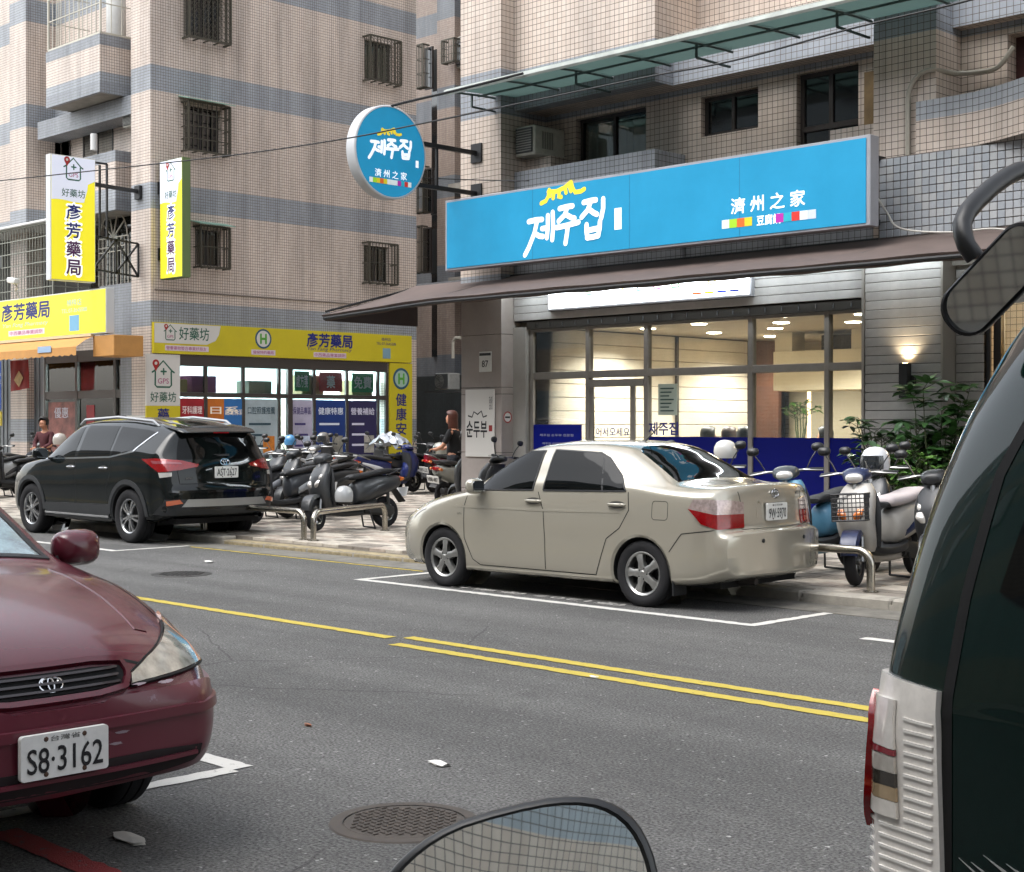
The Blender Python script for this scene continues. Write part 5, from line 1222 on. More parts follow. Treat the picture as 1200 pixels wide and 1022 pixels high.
hood = MB().box(-13.67, -12.0, 19.5, 20.3, 2.10, 2.72, .01).build('bar_hood', IW, RB)
MB().box(-13.67, -13.35, 19.55, 19.9, 2.72, 3.02).build('hood_post', IW, RB); MB().box(-12.28, -12.0, 19.55, 19.9, 2.72, 3.02).build('hood_post', IW, RB)
MB().box(-13.3, -12.3, 20.3, 20.4, 2.4, 3.0).build('hood_screen', M('dark screen', '26231f', .6), RB)
MB().box(-13.6, -11.4, 19.4, 19.9, .12, 1.36, .01).build('bar_counter', M('counter cream', 'a9987a', .5), RB)
MB().box(-13.5, -11.0, 22.0, 22.15, .6, 2.1).build('kitchen_wall', M('kitchen grey', '6f6259', .7, var=.2, vs=5), RB)
mb = MB(); mb.box(-13.50, -13.47, 20.2, 20.26, 1.36, 2.1); mb.build('light_strip', M('warm strip', 'ffd9a0', .5, emit=2), RB)
# downlights (lit in the photograph)
for k, (x, y) in enumerate(((-14.4, 17.3), (-14.3, 18.8), (-13.2, 17.0), (-13.0, 18.6), (-12.2, 17.6), (-11.5, 16.6), (-11.4, 18.2), (-10.5, 17.0), (-14.2, 20.2), (-12.4, 20.9))):
    t = thing('downlight', ['round ceiling downlight glowing in the restaurant'][0], 'ceiling light', (x, y, 3.02), group='restaurant ceiling downlights')
    MB().lathe([(0, -.012), (.09, -.012), (.11, -.008), (.115, 0)], 20).build('lamp', M('lit lamp', 'fff0d2', .5, emit=18), t)
    if k % 2 == 0:
        L = bpy.data.lights.new('downlight_glow', 'SPOT'); L.energy = 300; L.color = (1, .94, .85); L.spot_size = R(150); L.spot_blend = .6; L.shadow_soft_size = .1
        lo = bpy.data.objects.new('downlight_glow', L); link(lo, t); lo.location = (0, 0, -.03)
# window of the next unit, right
mb = MB(); mb.box(-8.09, -4, 15.9, 16.0, .1, .9); mb.box(-8.09, -4, 15.9, 16.0, 2.95, 3.7); mb.build('next_shop_wall', SD[0], RB)
mb = MB(); mb.box(-8.09, -8.0, 15.85, 15.95, .9, 2.95); mb.box(-7.0, -6.9, 15.85, 15.95, .9, 2.95); mb.build('next_shop_frame', FRM, RB)
MB().box(-8.0, -4, 15.92, 15.928, .9, 2.95).build('pane', GL, RB); MB().box(-8.2, -4, 17.3, 17.4, .1, 3.4).build('next_shop_room', M('warm wall', 'c9a878', .7), RB)
L = bpy.data.lights.new('shop_glow', 'POINT'); L.energy = 60; L.color = (1, .82, .55); L.shadow_soft_size = .15; lo = bpy.data.objects.new('shop_glow', L); link(lo, RB); lo.location = (-7.2, 16.6, 2.8)
# wall lamp
p = at(1060, 446, Y=15.36); wl = thing('wall_lamp', 'black box wall lamp glowing upward on the grey siding', 'lamp', (p.x, 15.45, p.z))
mb = MB(); mb.box(-.055, .055, -.13, -.03, -.2, .2, .006); mb.build('housing', BLK, wl); mb = MB(); mb.box(.02, .10, -.05, 0, -.06, .06); mb.build('bracket', BLK, wl)
mb = MB(); mb.lathe([(0, .203), (.035, .203)], 14, Matrix.Translation((0, -.08, 0))); mb.build('lens', M('lit lens', 'ffd79a', .5, emit=12), wl)
L = bpy.data.lights.new('lamp_glow', 'SPOT'); L.energy = 8; L.color = (1, .80, .52); L.spot_size = R(120); L.spot_blend = .8; L.shadow_soft_size = .03
lo = bpy.data.objects.new('lamp_glow', L); link(lo, wl); lo.location = (0, -.085, .21); lo.rotation_euler = (pi - .25, 0, 0)
# small wall items on the pillar
hn = tag(MB().box(-.13, .13, -.012, 0, -.15, .15, .003).build('house_number', WHT, None, loc=(at(569, 424, Y=15.25).x, 15.252, at(569, 424, Y=15.25).z)), 'small white house number plate on the pinkish pillar', 'sign'); text('87', .1, FY(0, -.0135, -.03), INK, hn, bold=.02); MB().box(-.12, .12, -.0135, -.012, .09, .13).build('header_strip', BLK, hn)
pc = at(563, 496, Y=15.25); ps = thing('poster', 'white poster with black Korean lettering on the pillar', 'poster', (pc.x, 15.252, pc.z))
MB().box(-.31, .31, -.02, 0, -.50, .50, .004).build('board', M('white board', 'cfccc6', .5), ps)
text('순두부', .1, FY(-.06, -.022, -.09), INK, ps, bold=.03, width=.44, height=.24); text('정성껏', .05, FY(.24, -.022, .3), INK, ps, width=.07, height=.2); MB().box(.2, .27, -.0225, -.02, -.12, -.03).build('seal', M('seal red', '8d1f1c', .6), ps)
strokes([[(-.22, .14), (-.14, .12), (-.1, .2), (-.02, .16), (.06, .21), (.1, .12), (.17, .14)]], .022, FY(-.02, -.022, -.03), INK, ps, 'roof_mark')
pn = at(594.5, 489, X=-15.476); ns = thing('no_smoking_sticker', 'round no smoking sticker on the grey pillar reveal', 'sticker', (-15.474, pn.y, pn.z))
MB().lathe([(0, .003), (.085, .003)], 24, FX(0, 0, 0)).build('disc', WHT, ns); MB().lathe([(.085, .004), (.068, .004)], 24, FX(0.001, 0, 0)).build('ring', M('sign red', 'a01c1c', .5), ns); MB().box(.003, .006, -.05, .05, -.012, .012).build('cigarette', INK, ns)
# ------------------------------------------------------------------ restaurant signs, awning, canopy
SKY = M('lit blue face', (.018, .225, .40), .4, emit=.2, spec=.2, var=.12, vs=1.3); SIGW = M('lit white print', (.9, .93, .95), .4, emit=.18); SIGY = M('lit yellow print', (.8, .62, .04), .4, emit=.15)
SF_ = M('sign casing', 'a7a8ad', .4, .3, var=.1, vs=4)
JEJU = [  # brush strokes of the three syllables, in units of the lettering height
 [(.02, .78), (.18, .80), (.30, .79)], [(.20, .78), (.14, .50), (.02, .18), (-.06, .02)], [(.14, .50), (.24, .42), (.32, .40)], [(.30, .58), (.40, .58)], [(.42, .86), (.42, .60), (.40, .36)], [(.52, .92), (.53, .60), (.51, .30)],
 [(.66, .98), (.80, 1.0), (.92, 1.0)], [(.82, .99), (.76, .82), (.64, .70)], [(.80, .82), (.90, .74), (.96, .72)], [(.60, .56), (.80, .58), (1.04, .62)], [(.83, .58), (.81, .40), (.78, .18)],
 [(1.14, 1.04), (1.28, 1.06), (1.38, 1.06)], [(1.28, 1.04), (1.22, .86), (1.10, .72)], [(1.26, .86), (1.34, .78), (1.40, .74)], [(1.52, 1.06), (1.52, .85), (1.48, .64)], [(1.20, .54), (1.20, .38), (1.22, .24)], [(1.46, .58), (1.45, .40), (1.42, .26)], [(1.20, .40), (1.33, .42), (1.45, .43)], [(1.21, .25), (1.32, .25), (1.43, .27)]]
ROOF = [[(.22, 1.22), (.34, 1.26), (.40, 1.36), (.42, 1.50)], [(.40, 1.46), (.60, 1.44), (.80, 1.50), (.96, 1.60)], [(.96, 1.60), (1.0, 1.46), (1.06, 1.36), (1.20, 1.36), (1.28, 1.40)], [(.42, 1.44), (.44, 1.36)], [(.54, 1.44), (.52, 1.30)], [(.68, 1.46), (.66, 1.30), (.72, 1.30)], [(.82, 1.50), (.84, 1.38)], [(.92, 1.52), (.96, 1.40)]]
BLOCKS = ['dfe3e0', '9ccf2f', 'd8672a', 'd8c52c', None, None, None, 'b02fa0', '2aa7b8', 'c8362f', 'd9dde2', 'bfc8d6']
sg = thing('sign_board', 'long bright blue lightbox sign above the brown awning', 'sign', (-12.55, 14.7, 3.82)); so = V(sg.location)
MB().box(-3.55, 3.55, .012, .20, 0, 1.03, .008).build('casing', SF_, sg)
fc = MB().box(-3.50, 3.50, 0, .0115, .035, .995).build('face', SKY, sg)
def jeju(parent, Mx, h, w, sx=1.62):
    strokes([[(x * h * sx, y * h) for x, y in s] for s in JEJU], w, Mx, SIGW, parent); strokes([[((x * .82 + .1) * h * sx, (y - .06) * h) for x, y in s] for s in ROOF], w * .85, Mx, SIGY, parent, 'roof_mark')
jeju(fc, FY(-1.84, -.002, .09), .60, .075, 1.53)
sl = MB().box(-.25, -.13, -.004, -.001, .30, .58, .0).build('seal', SIGW, fc); text('순두부', .05, FY(-.19, -.0045, .44), M('lit red print', (.6, .05, .06), .4, emit=.1), sl, height=.08, width=.08)
text('濟 州 之 家', .14, FY(2.16, -.002, .41), SIGW, fc, bold=.03, width=1.06, height=.19)
text('豆腐鍋', .1, FY(2.18, -.002, .20), SIGW, fc, bold=.03, width=.34, height=.12)
for k, c in enumerate(BLOCKS):
    if c: x = 1.49 + k * .113; MB().box(x, x + .11, -.004, -.001, .15, .255).build('colour_block', M('lit block ' + c, c, .4, emit=.1), fc)
for x in (-1.75, 0, 1.75): MB().box(x, x + .006, -.0015, -.0005, .035, .995).build('panel_joint', M('joint blue', (.012, .14, .26), .5), fc)
mb = MB()
for x in (-3.0, -1.5, .2, 1.8, 3.2): mb.box(x, x + .06, .2, .83, .1, .16); mb.box(x, x + .06, .2, .83, .85, .91)
mb.build('bracket', BLK, sg)
# round sign
rs = thing('round_sign', 'round blue lightbox sign on a black arm beside the pillar', 'sign', (-15.9, 13.5, 5.38)); 
Fx = FX(.0, 0, 0)
MB().lathe([(0, -.19), (.64, -.19), (.655, -.17), (.655, .0), (.64, .012), (.625, .012)], 56, Fx).build('casing', M('white sign casing', 'c4c6c8', .35, var=.08, vs=4), rs, smooth=True, ang=35)
rf = MB().lathe([(0, .006), (.626, .006)], 56, Fx).build('face', SKY, rs)
jeju(rf, FX(.01, -.37, -.13), .30, .046, 1.6)
text('濟 州 之 家', .1, FX(.01, .0, -.31), SIGW, rf, bold=.02, width=.58, height=.11)
for k, c in enumerate(['dfe3e0', '9ccf2f', 'd8c52c', 'd8672a', 'd8c52c', 'dfe3e0', 'dfe3e0', 'dfe3e0', 'b02fa0', '2aa7b8', 'c8362f', 'dfe3e0']): MB().box(.007, .012, -.39 + k * .064, -.33 + k * .064, -.455, -.385).build('colour_block', M('lit block ' + c, c, .4, emit=.1), rf)
MB().box(.007, .011, .46, .51, -.16, -.06).build('seal', SIGW, rf)
mb = MB()
for z in (.22, -.38): mb.bar((-.09, .62 if z > 0 else .5, z - .0), (-.09, 1.74, z - .0), .06); mb.box(-.19, .03, 1.72, 1.748, z - .14, z + .14)
mb.bar((-.09, .95, .22), (-.09, .95, -.38), .035); mb.build('arm', M('arm black', '17181a', .5), rs)
# lightbox under the awning
us = thing('light_box', 'glowing white sign box with coloured letters under the awning', 'sign', (-12.93, 15.42, 3.20))
MB().box(-1.78, 1.78, .012, .09, 0, .50, .006).build('casing', SF_, us); uf = MB().box(-1.75, 1.75, 0, .0115, .03, .47).build('face', M('lit white face', (.9, .95, 1), .4, emit=2.6), us)
for k, ch in enumerate('순두부전문점 정식'):
    if ch != ' ': text(ch, .1, FY(-.95 + k * .3, -.003, .28), M('lit letter %d' % (k % 5), [(.1, .5, .12), (.7, .12, .08), (.75, .5, .05), (.08, .4, .6), (.7, .08, .3)][k % 5], .4, emit=.5), uf, bold=.03, width=.16, height=.2)
for k, c in enumerate(('d8672a', 'd8c52c', '2a3aa0', '1c2a80')): MB().box(.85 + k * .2, 1.0 + k * .2, -.004, -.001, .07, .1).build('colour_block', M('lit block ' + c, c, .4, emit=.45), uf)
# brown awning
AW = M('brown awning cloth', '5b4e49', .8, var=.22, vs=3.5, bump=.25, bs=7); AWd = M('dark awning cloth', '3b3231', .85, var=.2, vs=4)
aw = thing('awning', 'long brown fabric awning over the restaurant front', 'awning', (-12, 15.5, 3.75))
mb = MB(); n = 60; g = []
for k in range(n + 1):
    x = -17.6 + 12.6 * k / n; sag = .004 * sin(k * .5) + .003 * sin(k * 1.3); fz = 3.30 - .10 * max(0, (-15.2 - x) / 2.4) ; bz = 3.77
    row = []
    for j in range(9):
        t = j / 8; row.append((x + 12, (15.5 - 1.9 * t) - 15.5, bz + (fz - bz) * t - .03 * sin(pi * t) - sag * t - 3.75))
    row.append((x + 12, -1.84, fz - .085 - sag - .004 * sin(k * 1.3) - 3.75)); g.append(row)
mb.loft(g, cap=False, closed=False); mb.build('cloth', AW, aw, smooth=True, ang=50)
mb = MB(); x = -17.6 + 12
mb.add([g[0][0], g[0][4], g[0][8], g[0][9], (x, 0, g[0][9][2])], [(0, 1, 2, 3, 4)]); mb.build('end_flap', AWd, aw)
mb = MB()
for x in (-5.55, -3.6, -1.4, .8, 3.0, 5.2): mb.tube([(x, -.02, -.02), (x, -1.86, -.50)], .018, 6)
mb.tube([(-5.58, -1.87, -.60), (-3.2, -1.87, -.50), (6.6, -1.87, -.49)], .025, 8); mb.tube([(-5.58, -.03, 0), (6.6, -.03, 0)], .03, 8); mb.build('frame', BLK, aw)
# lit strip lamps behind the awning
for k, (x0, x1) in enumerate(((-15.3, -12.6), (-12.4, -9.7), (-9.5, -8.3))):
    t = thing('strip_lamp', ['left cool white strip lamp hidden under the awning', 'middle cool white strip lamp hidden under the awning', 'short cool white strip lamp under the awning above the grey siding'][k], 'lamp', ((x0 + x1) / 2, 15.2, 3.62)); MB().box(x0 - (x0 + x1) / 2, x1 - (x0 + x1) / 2, -.02, .02, -.03, 0).build('tube', M('lit cool tube', (.85, .95, 1), .5, emit=14), t)
# polycarbonate canopy
cn = thing('canopy', 'translucent green canopy with white curved edge below the upper windows', 'canopy', (-12, 15.53, 6.36))
PC = glass_mat('green polycarbonate', (.62, .72, .69), .08)
_n = PC.node_tree.nodes; _l = PC.node_tree.links; _d = _n.new('ShaderNodeBsdfTranslucent'); _d.inputs[0].default_value = (.18, .235, .225, 1); _m = _n.new('ShaderNodeMixShader'); _m.inputs[0].default_value = .88
_o = _n['Material Output'].inputs[0]; _l.new(_o.links[0].from_socket, _m.inputs[1]); _l.new(_d.outputs[0], _m.inputs[2]); _l.new(_m.outputs[0], _o)
MB_ = MB()
def cprof(t): return (-1.23 * t, .03 - .06 * t * t)
xs_ = [-15.6 + 1.02 * k for k in range(0, 10)]
for k in range(len(xs_) - 1):
    A_ = [[(x + 12, *cprof(j / 8)) for j in range(9)] for x in (xs_[k] + .01, xs_[k + 1] - .01)]
    B_ = [[(a, b, c + .012) for a, b, c in r] for r in A_]
    mb = MB(); mb.loft([A_[0], A_[1], B_[1], B_[0], A_[0]], cap=False, closed=False); mb.build('roof_sheet', PC, cn, smooth=True, ang=30)
EDG = M('weathered white edge', '939892', .5, var=.3, vs=3)
mb = MB(); A_ = []
for k in range(41): x = -15.62 + 9.3 * k / 40; A_.append([(x + 12, -1.10, .005), (x + 12, -1.19, -.005), (x + 12, -1.27, -.04), (x + 12, -1.30, -.095), (x + 12, -1.285, -.125), (x + 12, -1.21, -.05)])
mb.loft(A_); mb.build('front_edge', EDG, cn, smooth=True)
mb = MB()
for k in range(0, 10):
    x = xs_[k] + 12; mb.tube([(x, *cprof(j / 6)) for j in range(7)], .016, 6, Matrix.Translation((0, 0, -.03))); 
    if k % 2 == 0: mb.bar((x, -.05, -.20), (x, -.75, -.20), .025); mb.bar((x, -.75, -.20), (x, -.75, -.03), .025)
mb.bar((-3.6, -.62, -.03), (5.6, -.62, -.03), .025); mb.build('bracket', M('canopy steel', '4d5a58', .5, .4), cn)
# pipes and cables
def cable(name, label, pts, r, m, cat='cable'):
    t = MB(); P_ = [V(p) for p in pts]; out = []
    for i in range(len(P_) - 1):
        for q in range(6): out.append(V([cr(*[P_[min(max(i + d, 0), len(P_) - 1)][e] for d in (-1, 0, 1, 2)], q / 6) for e in range(3)]))
    out.append(P_[-1]); t.tube(out, r, 6); return tag(t.build(name, m, None, smooth=True), label, cat)
WP = M('ivory pipe', 'a8a295', .5, var=.15, vs=6); KB = M('cable black', '141414', .6)
cable('pipe', 'ivory conduit pipe bending round the tiled column', [at(1064, 184, Y=15.47), at(1064, 140, Y=15.47), at(1065, 110, Y=15.47), at(1075, 90, Y=15.47), at(1092, 82, Y=15.5), at(1120, 86, Y=15.9), at(1150, 84, Y=16.0), at(1170, 78, Y=16.0), at(1188, 55, Y=16.0)], .03, WP, 'pipe')
cable('cable', 'white power cable running from the blue sign along the awning', [at(1029, 233, Y=15.3), at(1040, 250, Y=15.25), at(1050, 265, Y=15.2), at(1075, 271, Y=15.1), at(1120, 272, Y=15.1), at(1160, 268, Y=15.1), at(1200, 270, Y=15.1), at(1260, 262, Y=15.1)], .012, M('white cable', 'b9b6ae', .5))
cable('cable', 'thick black cable stretched from the round sign to the canopy edge', [at(452, 132, Y=13.5), at(456, 125, Y=13.5), at(530, 107, Y=13.9), at(613, 86, Y=14.2)], .018, KB)
cable('cable', 'thin black overhead cable crossing in front of the round sign', [at(-40, 216, Y=12.3), at(120, 199, Y=12.3), at(280, 181, Y=12.3), at(402, 163, Y=12.3), at(484, 147, Y=12.3), at(620, 119, Y=12.3), at(760, 90, Y=12.3), at(860, 71, Y=12.3), at(1000, 33, Y=12.3), at(1130, 2, Y=12.3), at(1300, -45, Y=12.3)], .010, KB)
cable('cable', 'short black wire beneath the round sign arm', [at(478, 208, Y=14.1), at(560, 211, Y=14.9), at(620, 212, Y=14.7)], .008, KB)
# ------------------------------------------------------------------ pharmacy building
XP = -33.5; YP = 20.4
PT = tile_mat('cream tile pharmacy', 'd6c8bd', 'cfbfb2', .075, '5d524a', (4.10, 3.03, .66), ('9da3a9', '969ca3'), .011)
PG = tile_mat('grey tile pharmacy', '8f9398', '868a90', .075, '55524f')
PB_ = thing('pharmacy_building', 'cream tiled corner building with grey bands housing the yellow pharmacy', 'building')
def yz(u, v): p = at(u, v, X=XP); return p.y, p.z
wins = [(213, 261, 1, 44), (212, 260, 127, 176), (226, 260, 268, 312), (424, 461, 50, 94), (423, 457, 287, 331)]
hs = []
for u0, u1, v0, v1 in wins: (ya, za), (yb, zb) = yz(u0 + 4, v1 - 2), yz(u1 - 2, v0 + 3); hs.append((ya, yb, za, zb if v0 > 1 else za + 1.3))
SY0, SY1 = yz(209, 500)[0], yz(453, 500)[0]
mb = MB(); holed(mb, 'X', XP, YP, 29.45, 0, 15, hs + [(SY0, SY1, .25, 3.38)], .3); mb.build('side_wall', PT, PB_, uv=True, fix=False)
GH = M('green hood', '7fa091', .6, var=.2, vs=5)
for k, h in enumerate(hs):
    w_ = panel_window(PB_, 'X', XP, *h, curtain=[None, None, M('beige board', '8b7466', .8), M('green board', '5c6a50', .8), M('beige board', '8b7466', .8)][k])
    cage(PB_, 'X', XP, h[0] - .08, h[1] + .08, h[2] - .08, h[3] + .05, .34, GRL, 9, [0, 3, 1, 0, 1][k], roof=GH if k in (0, 1, 2) else None, mesh=k in (0, 3))
MB().box(-34.45, XP - .001, YP, YP + .8, 0, 15).build('corner_column', PT, PB_, uv=True)
MB().box(-60, -34.4, 21.3, 22, 3.4, 15).build('front_wall', PT, PB_, uv=True)
MB().box(-60, -34.46, 29.45, 29.5, 0, 15).build('rear_wall', PT, PB_, uv=True); MB().box(-60, XP - .01, YP + .9, 29.4, 14.9, 15.1).build('roof', RS, PB_)
MB().box(-41.2, -40.2, YP, 21.3, 0, 15).build('front_column', PT, PB_, uv=True); MB().box(-49, -48, YP, 21.3, 0, 15).build('front_column', PT, PB_, uv=True)
# balconies on the street front
def balcony(x0, x1, zb, zt, y0=19.9):
    b = MB().box(x0, x1, y0, 21.29, zb, zb + .14).build('balcony_floor', RS, PB_)
    mb = MB(); mb.box(x0, x1, y0, y0 + .12, zb + .001, zt); mb.box(x1 - .12, x1 - .001, y0 + .121, 21.28, zb + .002, zt - .001); mb.build('balcony_parapet', PT, PB_, uv=True); 
    m2 = MB(); m2.box(x0 - .004, x1 + .004, y0 - .004, y0 + .1, zt - .28, zt + .004); m2.box(x0 - .004, x1 + .004, y0 - .004, y0 + .1, zb - .004, zb + .3); m2.box(x1 - .1, x1 + .004, y0 + .101, 21.27, zt - .28, zt + .003); m2.box(x1 - .1, x1 + .004, y0 + .101, 21.27, zb - .003, zb + .3); m2.build('parapet_band', PG, PB_, uv=True)
balcony(-38.05, -35.15, 10.28, 11.8)
cage(PB_, 'Y', 21.2, -38.0, -35.2, 11.85, 14.2, 1.25, WGR, 12, 2)
mb = MB()
for k in range(9): x = -37.9 + k * .32; mb.tube([(x + .14 * cos(a), 19.94, 13.35 + .14 * sin(a)) for a in [2 * pi * j / 10 for j in range(11)]], .012, 4)
mb.build('scroll_work', WGR, PB_)
mb = MB(); mb.lathe([(0, 1.3), (.22, 1.25), (.26, 1.1), (.26, .1), (.2, 0), (0, 0)], 18, Matrix.Translation((-35.7, 20.7, 11.9))); mb.build('water_heater', SHT, PB_, smooth=True)
balcony(-37.6, -34.9, 7.2, 8.76, 20.2)
MB().box(-39.9, -34.5, 20.6, 21.29, 9.75, 10.25).build('lintel_beam', PG, PB_, uv=True)
for u0, u1, v0, v1 in ((62, 83, 158, 182), (98, 133, 140, 178)):
    a, b = at(u0, v1, Y=21.3), at(u1, v0, Y=21.3); panel_window(PB_, 'Y', 21.18, a.x, b.x, a.z - .5, b.z, curtain=M('pale curtain', '9ba4a8', .9) if u0 > 90 else None)
mb = MB(); mb.tube([at(110, 176, Y=20.1), at(110, 157, Y=20.1)], .09, 12); mb.build('vent_pipe', SHT, PB_, smooth=True)
ac_unit('small air conditioner beside the pharmacy corner column high up', at(147, 150, Y=20.8).x, at(154, 150, Y=20.8).x + .3, 20.7, 21.3, at(150, 150, Y=20.8).z, at(150, 132, Y=20.8).z)
# first floor grilles, left
a, b = at(2, 335, Y=19.6), at(54, 262, Y=19.6)
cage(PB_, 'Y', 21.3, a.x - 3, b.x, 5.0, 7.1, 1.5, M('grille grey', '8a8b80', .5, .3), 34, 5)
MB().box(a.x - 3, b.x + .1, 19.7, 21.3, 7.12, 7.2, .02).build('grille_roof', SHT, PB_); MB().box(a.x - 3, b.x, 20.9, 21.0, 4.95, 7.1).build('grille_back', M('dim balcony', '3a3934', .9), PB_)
a, b = at(120, 336, Y=21.0), at(154, 243, Y=21.0)
panel_window(PB_, 'Y', 20.95, a.x, b.x, a.z, b.z, curtain=M('green curtain', '2f5a48', .9), glass=glass_mat('green glass', (.5, .75, .62), .1))
mb = MB(); cx, cz = (a.x + b.x) / 2, b.z - .75; R_ = (b.x - a.x) / 2 - .05
for k in range(6): t = pi * k / 5; mb.bar((cx, 20.9, cz), (cx + R_ * cos(t), 20.9, cz + R_ * sin(t)), .03)
mb.tube([(cx + R_ * cos(pi * k / 14), 20.9, cz + R_ * sin(pi * k / 14)) for k in range(15)], .02, 6)
for k in range(9): x = a.x + (b.x - a.x) * k / 8; mb.bar((x, 20.9, a.z), (x, 20.9, cz), .018)
for z in (cz, cz - .25, a.z + .9): mb.bar((a.x, 20.9, z), (b.x, 20.9, z), .022)
mb.build('arched_grille', WGR, PB_)
MB().box(at(119, 390, Y=20.9).x, -34.46, 20.85, 21.3, 3.4, at(119, 336, Y=20.9).z).build('grey_panel', PG, PB_, uv=True)
mb = MB(); p = at(168, 338, X=XP + .02); mb.tube([(XP + .03, YP + .1, p.z), (XP + .03, 29.4, p.z)], .02, 6); mb.build('wall_conduit', M('conduit grey', '857c75', .6), PB_)
# side shop front
AGL = glass_mat('pharmacy glass', (.9, .96, .96), .08)
mu = [208.7, 241, 285, 327, 339, 368, 406.5, 443, 453]
fr = MB(); ys = [yz(u, 465)[0] for u in mu]; rz_ = 2.35
for k, y in enumerate(ys): w_ = .16 if k == 4 else .09; fr.box(XP - .06, XP + (.06 if k == 4 else .03), y - w_ / 2, y + w_ / 2, .25, 3.1, .004)
fr.box(XP - .05, XP + .02, ys[0], ys[-1], rz_ - .06, rz_ + .06); fr.box(XP - .08, XP + .05, ys[0], ys[-1], 3.1, 3.38); fr.box(XP - .06, XP + .03, ys[0], ys[-1], .25, .55)
PF = fr.build('shopfront_frame', M('bronze frame', '4a4440', .45, .4), PB_)
for y0, y1 in zip(ys, ys[1:]): MB().box(XP - .012, XP - .004, y0, y1, .5, 3.1).build('pane', AGL, PF)
posters = [(0, 'a31a26', '牙科護理', 'f0e2df'), (1, 'c06a1e', '日系', 'fff3e0'), (2, 'a9b7bc', '口腔照護推薦', '27434f'), (4, 'b9b3c8', '保健品專區', '3a2f6a'), (5, '12367c', '健康特惠', 'dfe6f2'), (6, '2a2350', '營養補給', 'd9d6e6')]
for i, col, tx, ink in posters:
    y0, y1 = ys[i] + .06, ys[i + 1] - .06; o = MB().box(XP + .0, XP + .006, y0, y1, .62, 2.26).build('poster', M('poster ' + col, col, .6, var=.25, vs=1.6), PF)
    text(tx, .2, FX(XP + .008, (y0 + y1) / 2, 1.95), M('poster ink ' + ink, ink, .6), o, bold=.02, width=(y1 - y0) * .84, height=.2)
    for q in range(3):
        z = 1.55 - q * .3; MB().box(XP + .0065, XP + .009, y0 + .12, y0 + (y1 - y0) * (.55 + .12 * ((i + q) % 3)), z, z + .06).build('print', M('poster ink ' + ink, ink, .6), o)
    MB().box(XP + .0065, XP + .010, y1 - (y1 - y0) * .45, y1 - .1, .75, 1.25, .0).build('product_print', M('product %d' % i, ['d8d3cd', 'd07a2a', 'd9832f', 'e0dcd4', 'c9d4e6', '8d8a80', 'a8a49a'][i], .6, var=.5, vs=5), o)
o = MB().box(XP + .0, XP + .0065, ys[1] + (ys[2] - ys[1]) * .48, ys[2] - .05, .62, 2.262).build('poster', M('poster blue', '2f6fb0', .6, var=.2, vs=2), PF); text('齒間清潔', .2, FX(XP + .009, ys[1] + (ys[2] - ys[1]) * .74, 1.9), M('poster ink fff3e0', 'fff3e0', .6), o, width=.55, height=.16)
for i, col, tx in ((4, '1f7a4a', '處方箋'), (5, 'a3242c', '藥'), (6, '2a8a5a', '免費')):
    y0, y1 = ys[i] + .2, ys[i + 1] - .15; o = MB().box(XP - .03, XP - .02, y0, y1, 2.5, 3.05).build('hanging_card', M('card ' + col, col, .6), PF); text(tx, .2, FX(XP - .018, (y0 + y1) / 2, 2.78), M('print white', 'c9ccd8', .5), o, bold=.03, width=(y1 - y0) * (.35 if len(tx) == 1 else .8), height=.34)
# lit room behind both fronts
WR = M('white room', 'd3dcdc', .7)
mb = MB(); mb.box(-39.6, -39.5, 20.6, 29.3, 0, 3.5); mb.box(-50, -33.6, 29.2, 29.3, 0, 3.5); mb.box(-50, -33.6, 20.95, 29.2, 3.5, 3.6); mb.build('shop_room', WR, PB_)
MB().box(-50, -33.6, 20.5, 29.2, .05, .12).build('shop_floor', M('shop floor', '8d8a84', .5), PB_)
for k in range(8):
    t = thing('ceiling_lamp', 'white ceiling strip lamp lit inside the pharmacy', 'ceiling light', (-36.3, 21.8 + k * 1.7, 3.46) if k < 5 else (-38.0, 21.5 + .8 * (k - 5), 3.44), group='pharmacy strip lamps'); MB().box(-1.3, 1.3, -.08, .08, 0, .035).build('tube', M('lit tube', (.82, .97, 1), .5, emit=110), t)  # last three lamps added to brighten the room behind the street-side panes
for k in (0, 1, 3, 5, 7):
    y = 21.2 + k * .9; c = ['9c8a5a', '7d3f6e', '9a8b62', '6f7c6a', 'a09468', '8d7f58', '5a6c8a', '93865c', '7b6a4c'][k]
    t = tag(MB().box(-.3, .3, -.38, .38, 0, .34 + .1 * (k % 3), .01).build('carton', M('carton ' + c, c, .8, var=.1, vs=4), None, loc=(-33.95, y, 2.42)), ['yellowish', 'purple', 'tan', 'grey-green', 'straw', 'brown', 'blue-grey', 'pale tan', 'dark tan'][k] + ' carton, ' + ['first', 'second', '', 'third', '', 'fourth', '', 'last'][k] + ' on the pharmacy window ledge from the corner', 'box', 'cartons above the pharmacy windows')
MB().box(-34.3, -33.6, SY0, SY1, 2.38, 2.42).build('ledge_shelf', SHT, PB_)
for k in range(5): MB().box(-39.48, -39, 21.5 + k * 1.55, 22.7 + k * 1.55, .1, 2.2, .01).build('shelf_unit', M('shelf %d' % (k % 3), ['8aa0a8', 'b0a894', '9c7f86'][k % 3], .7, var=.6, vs=6), PB_)
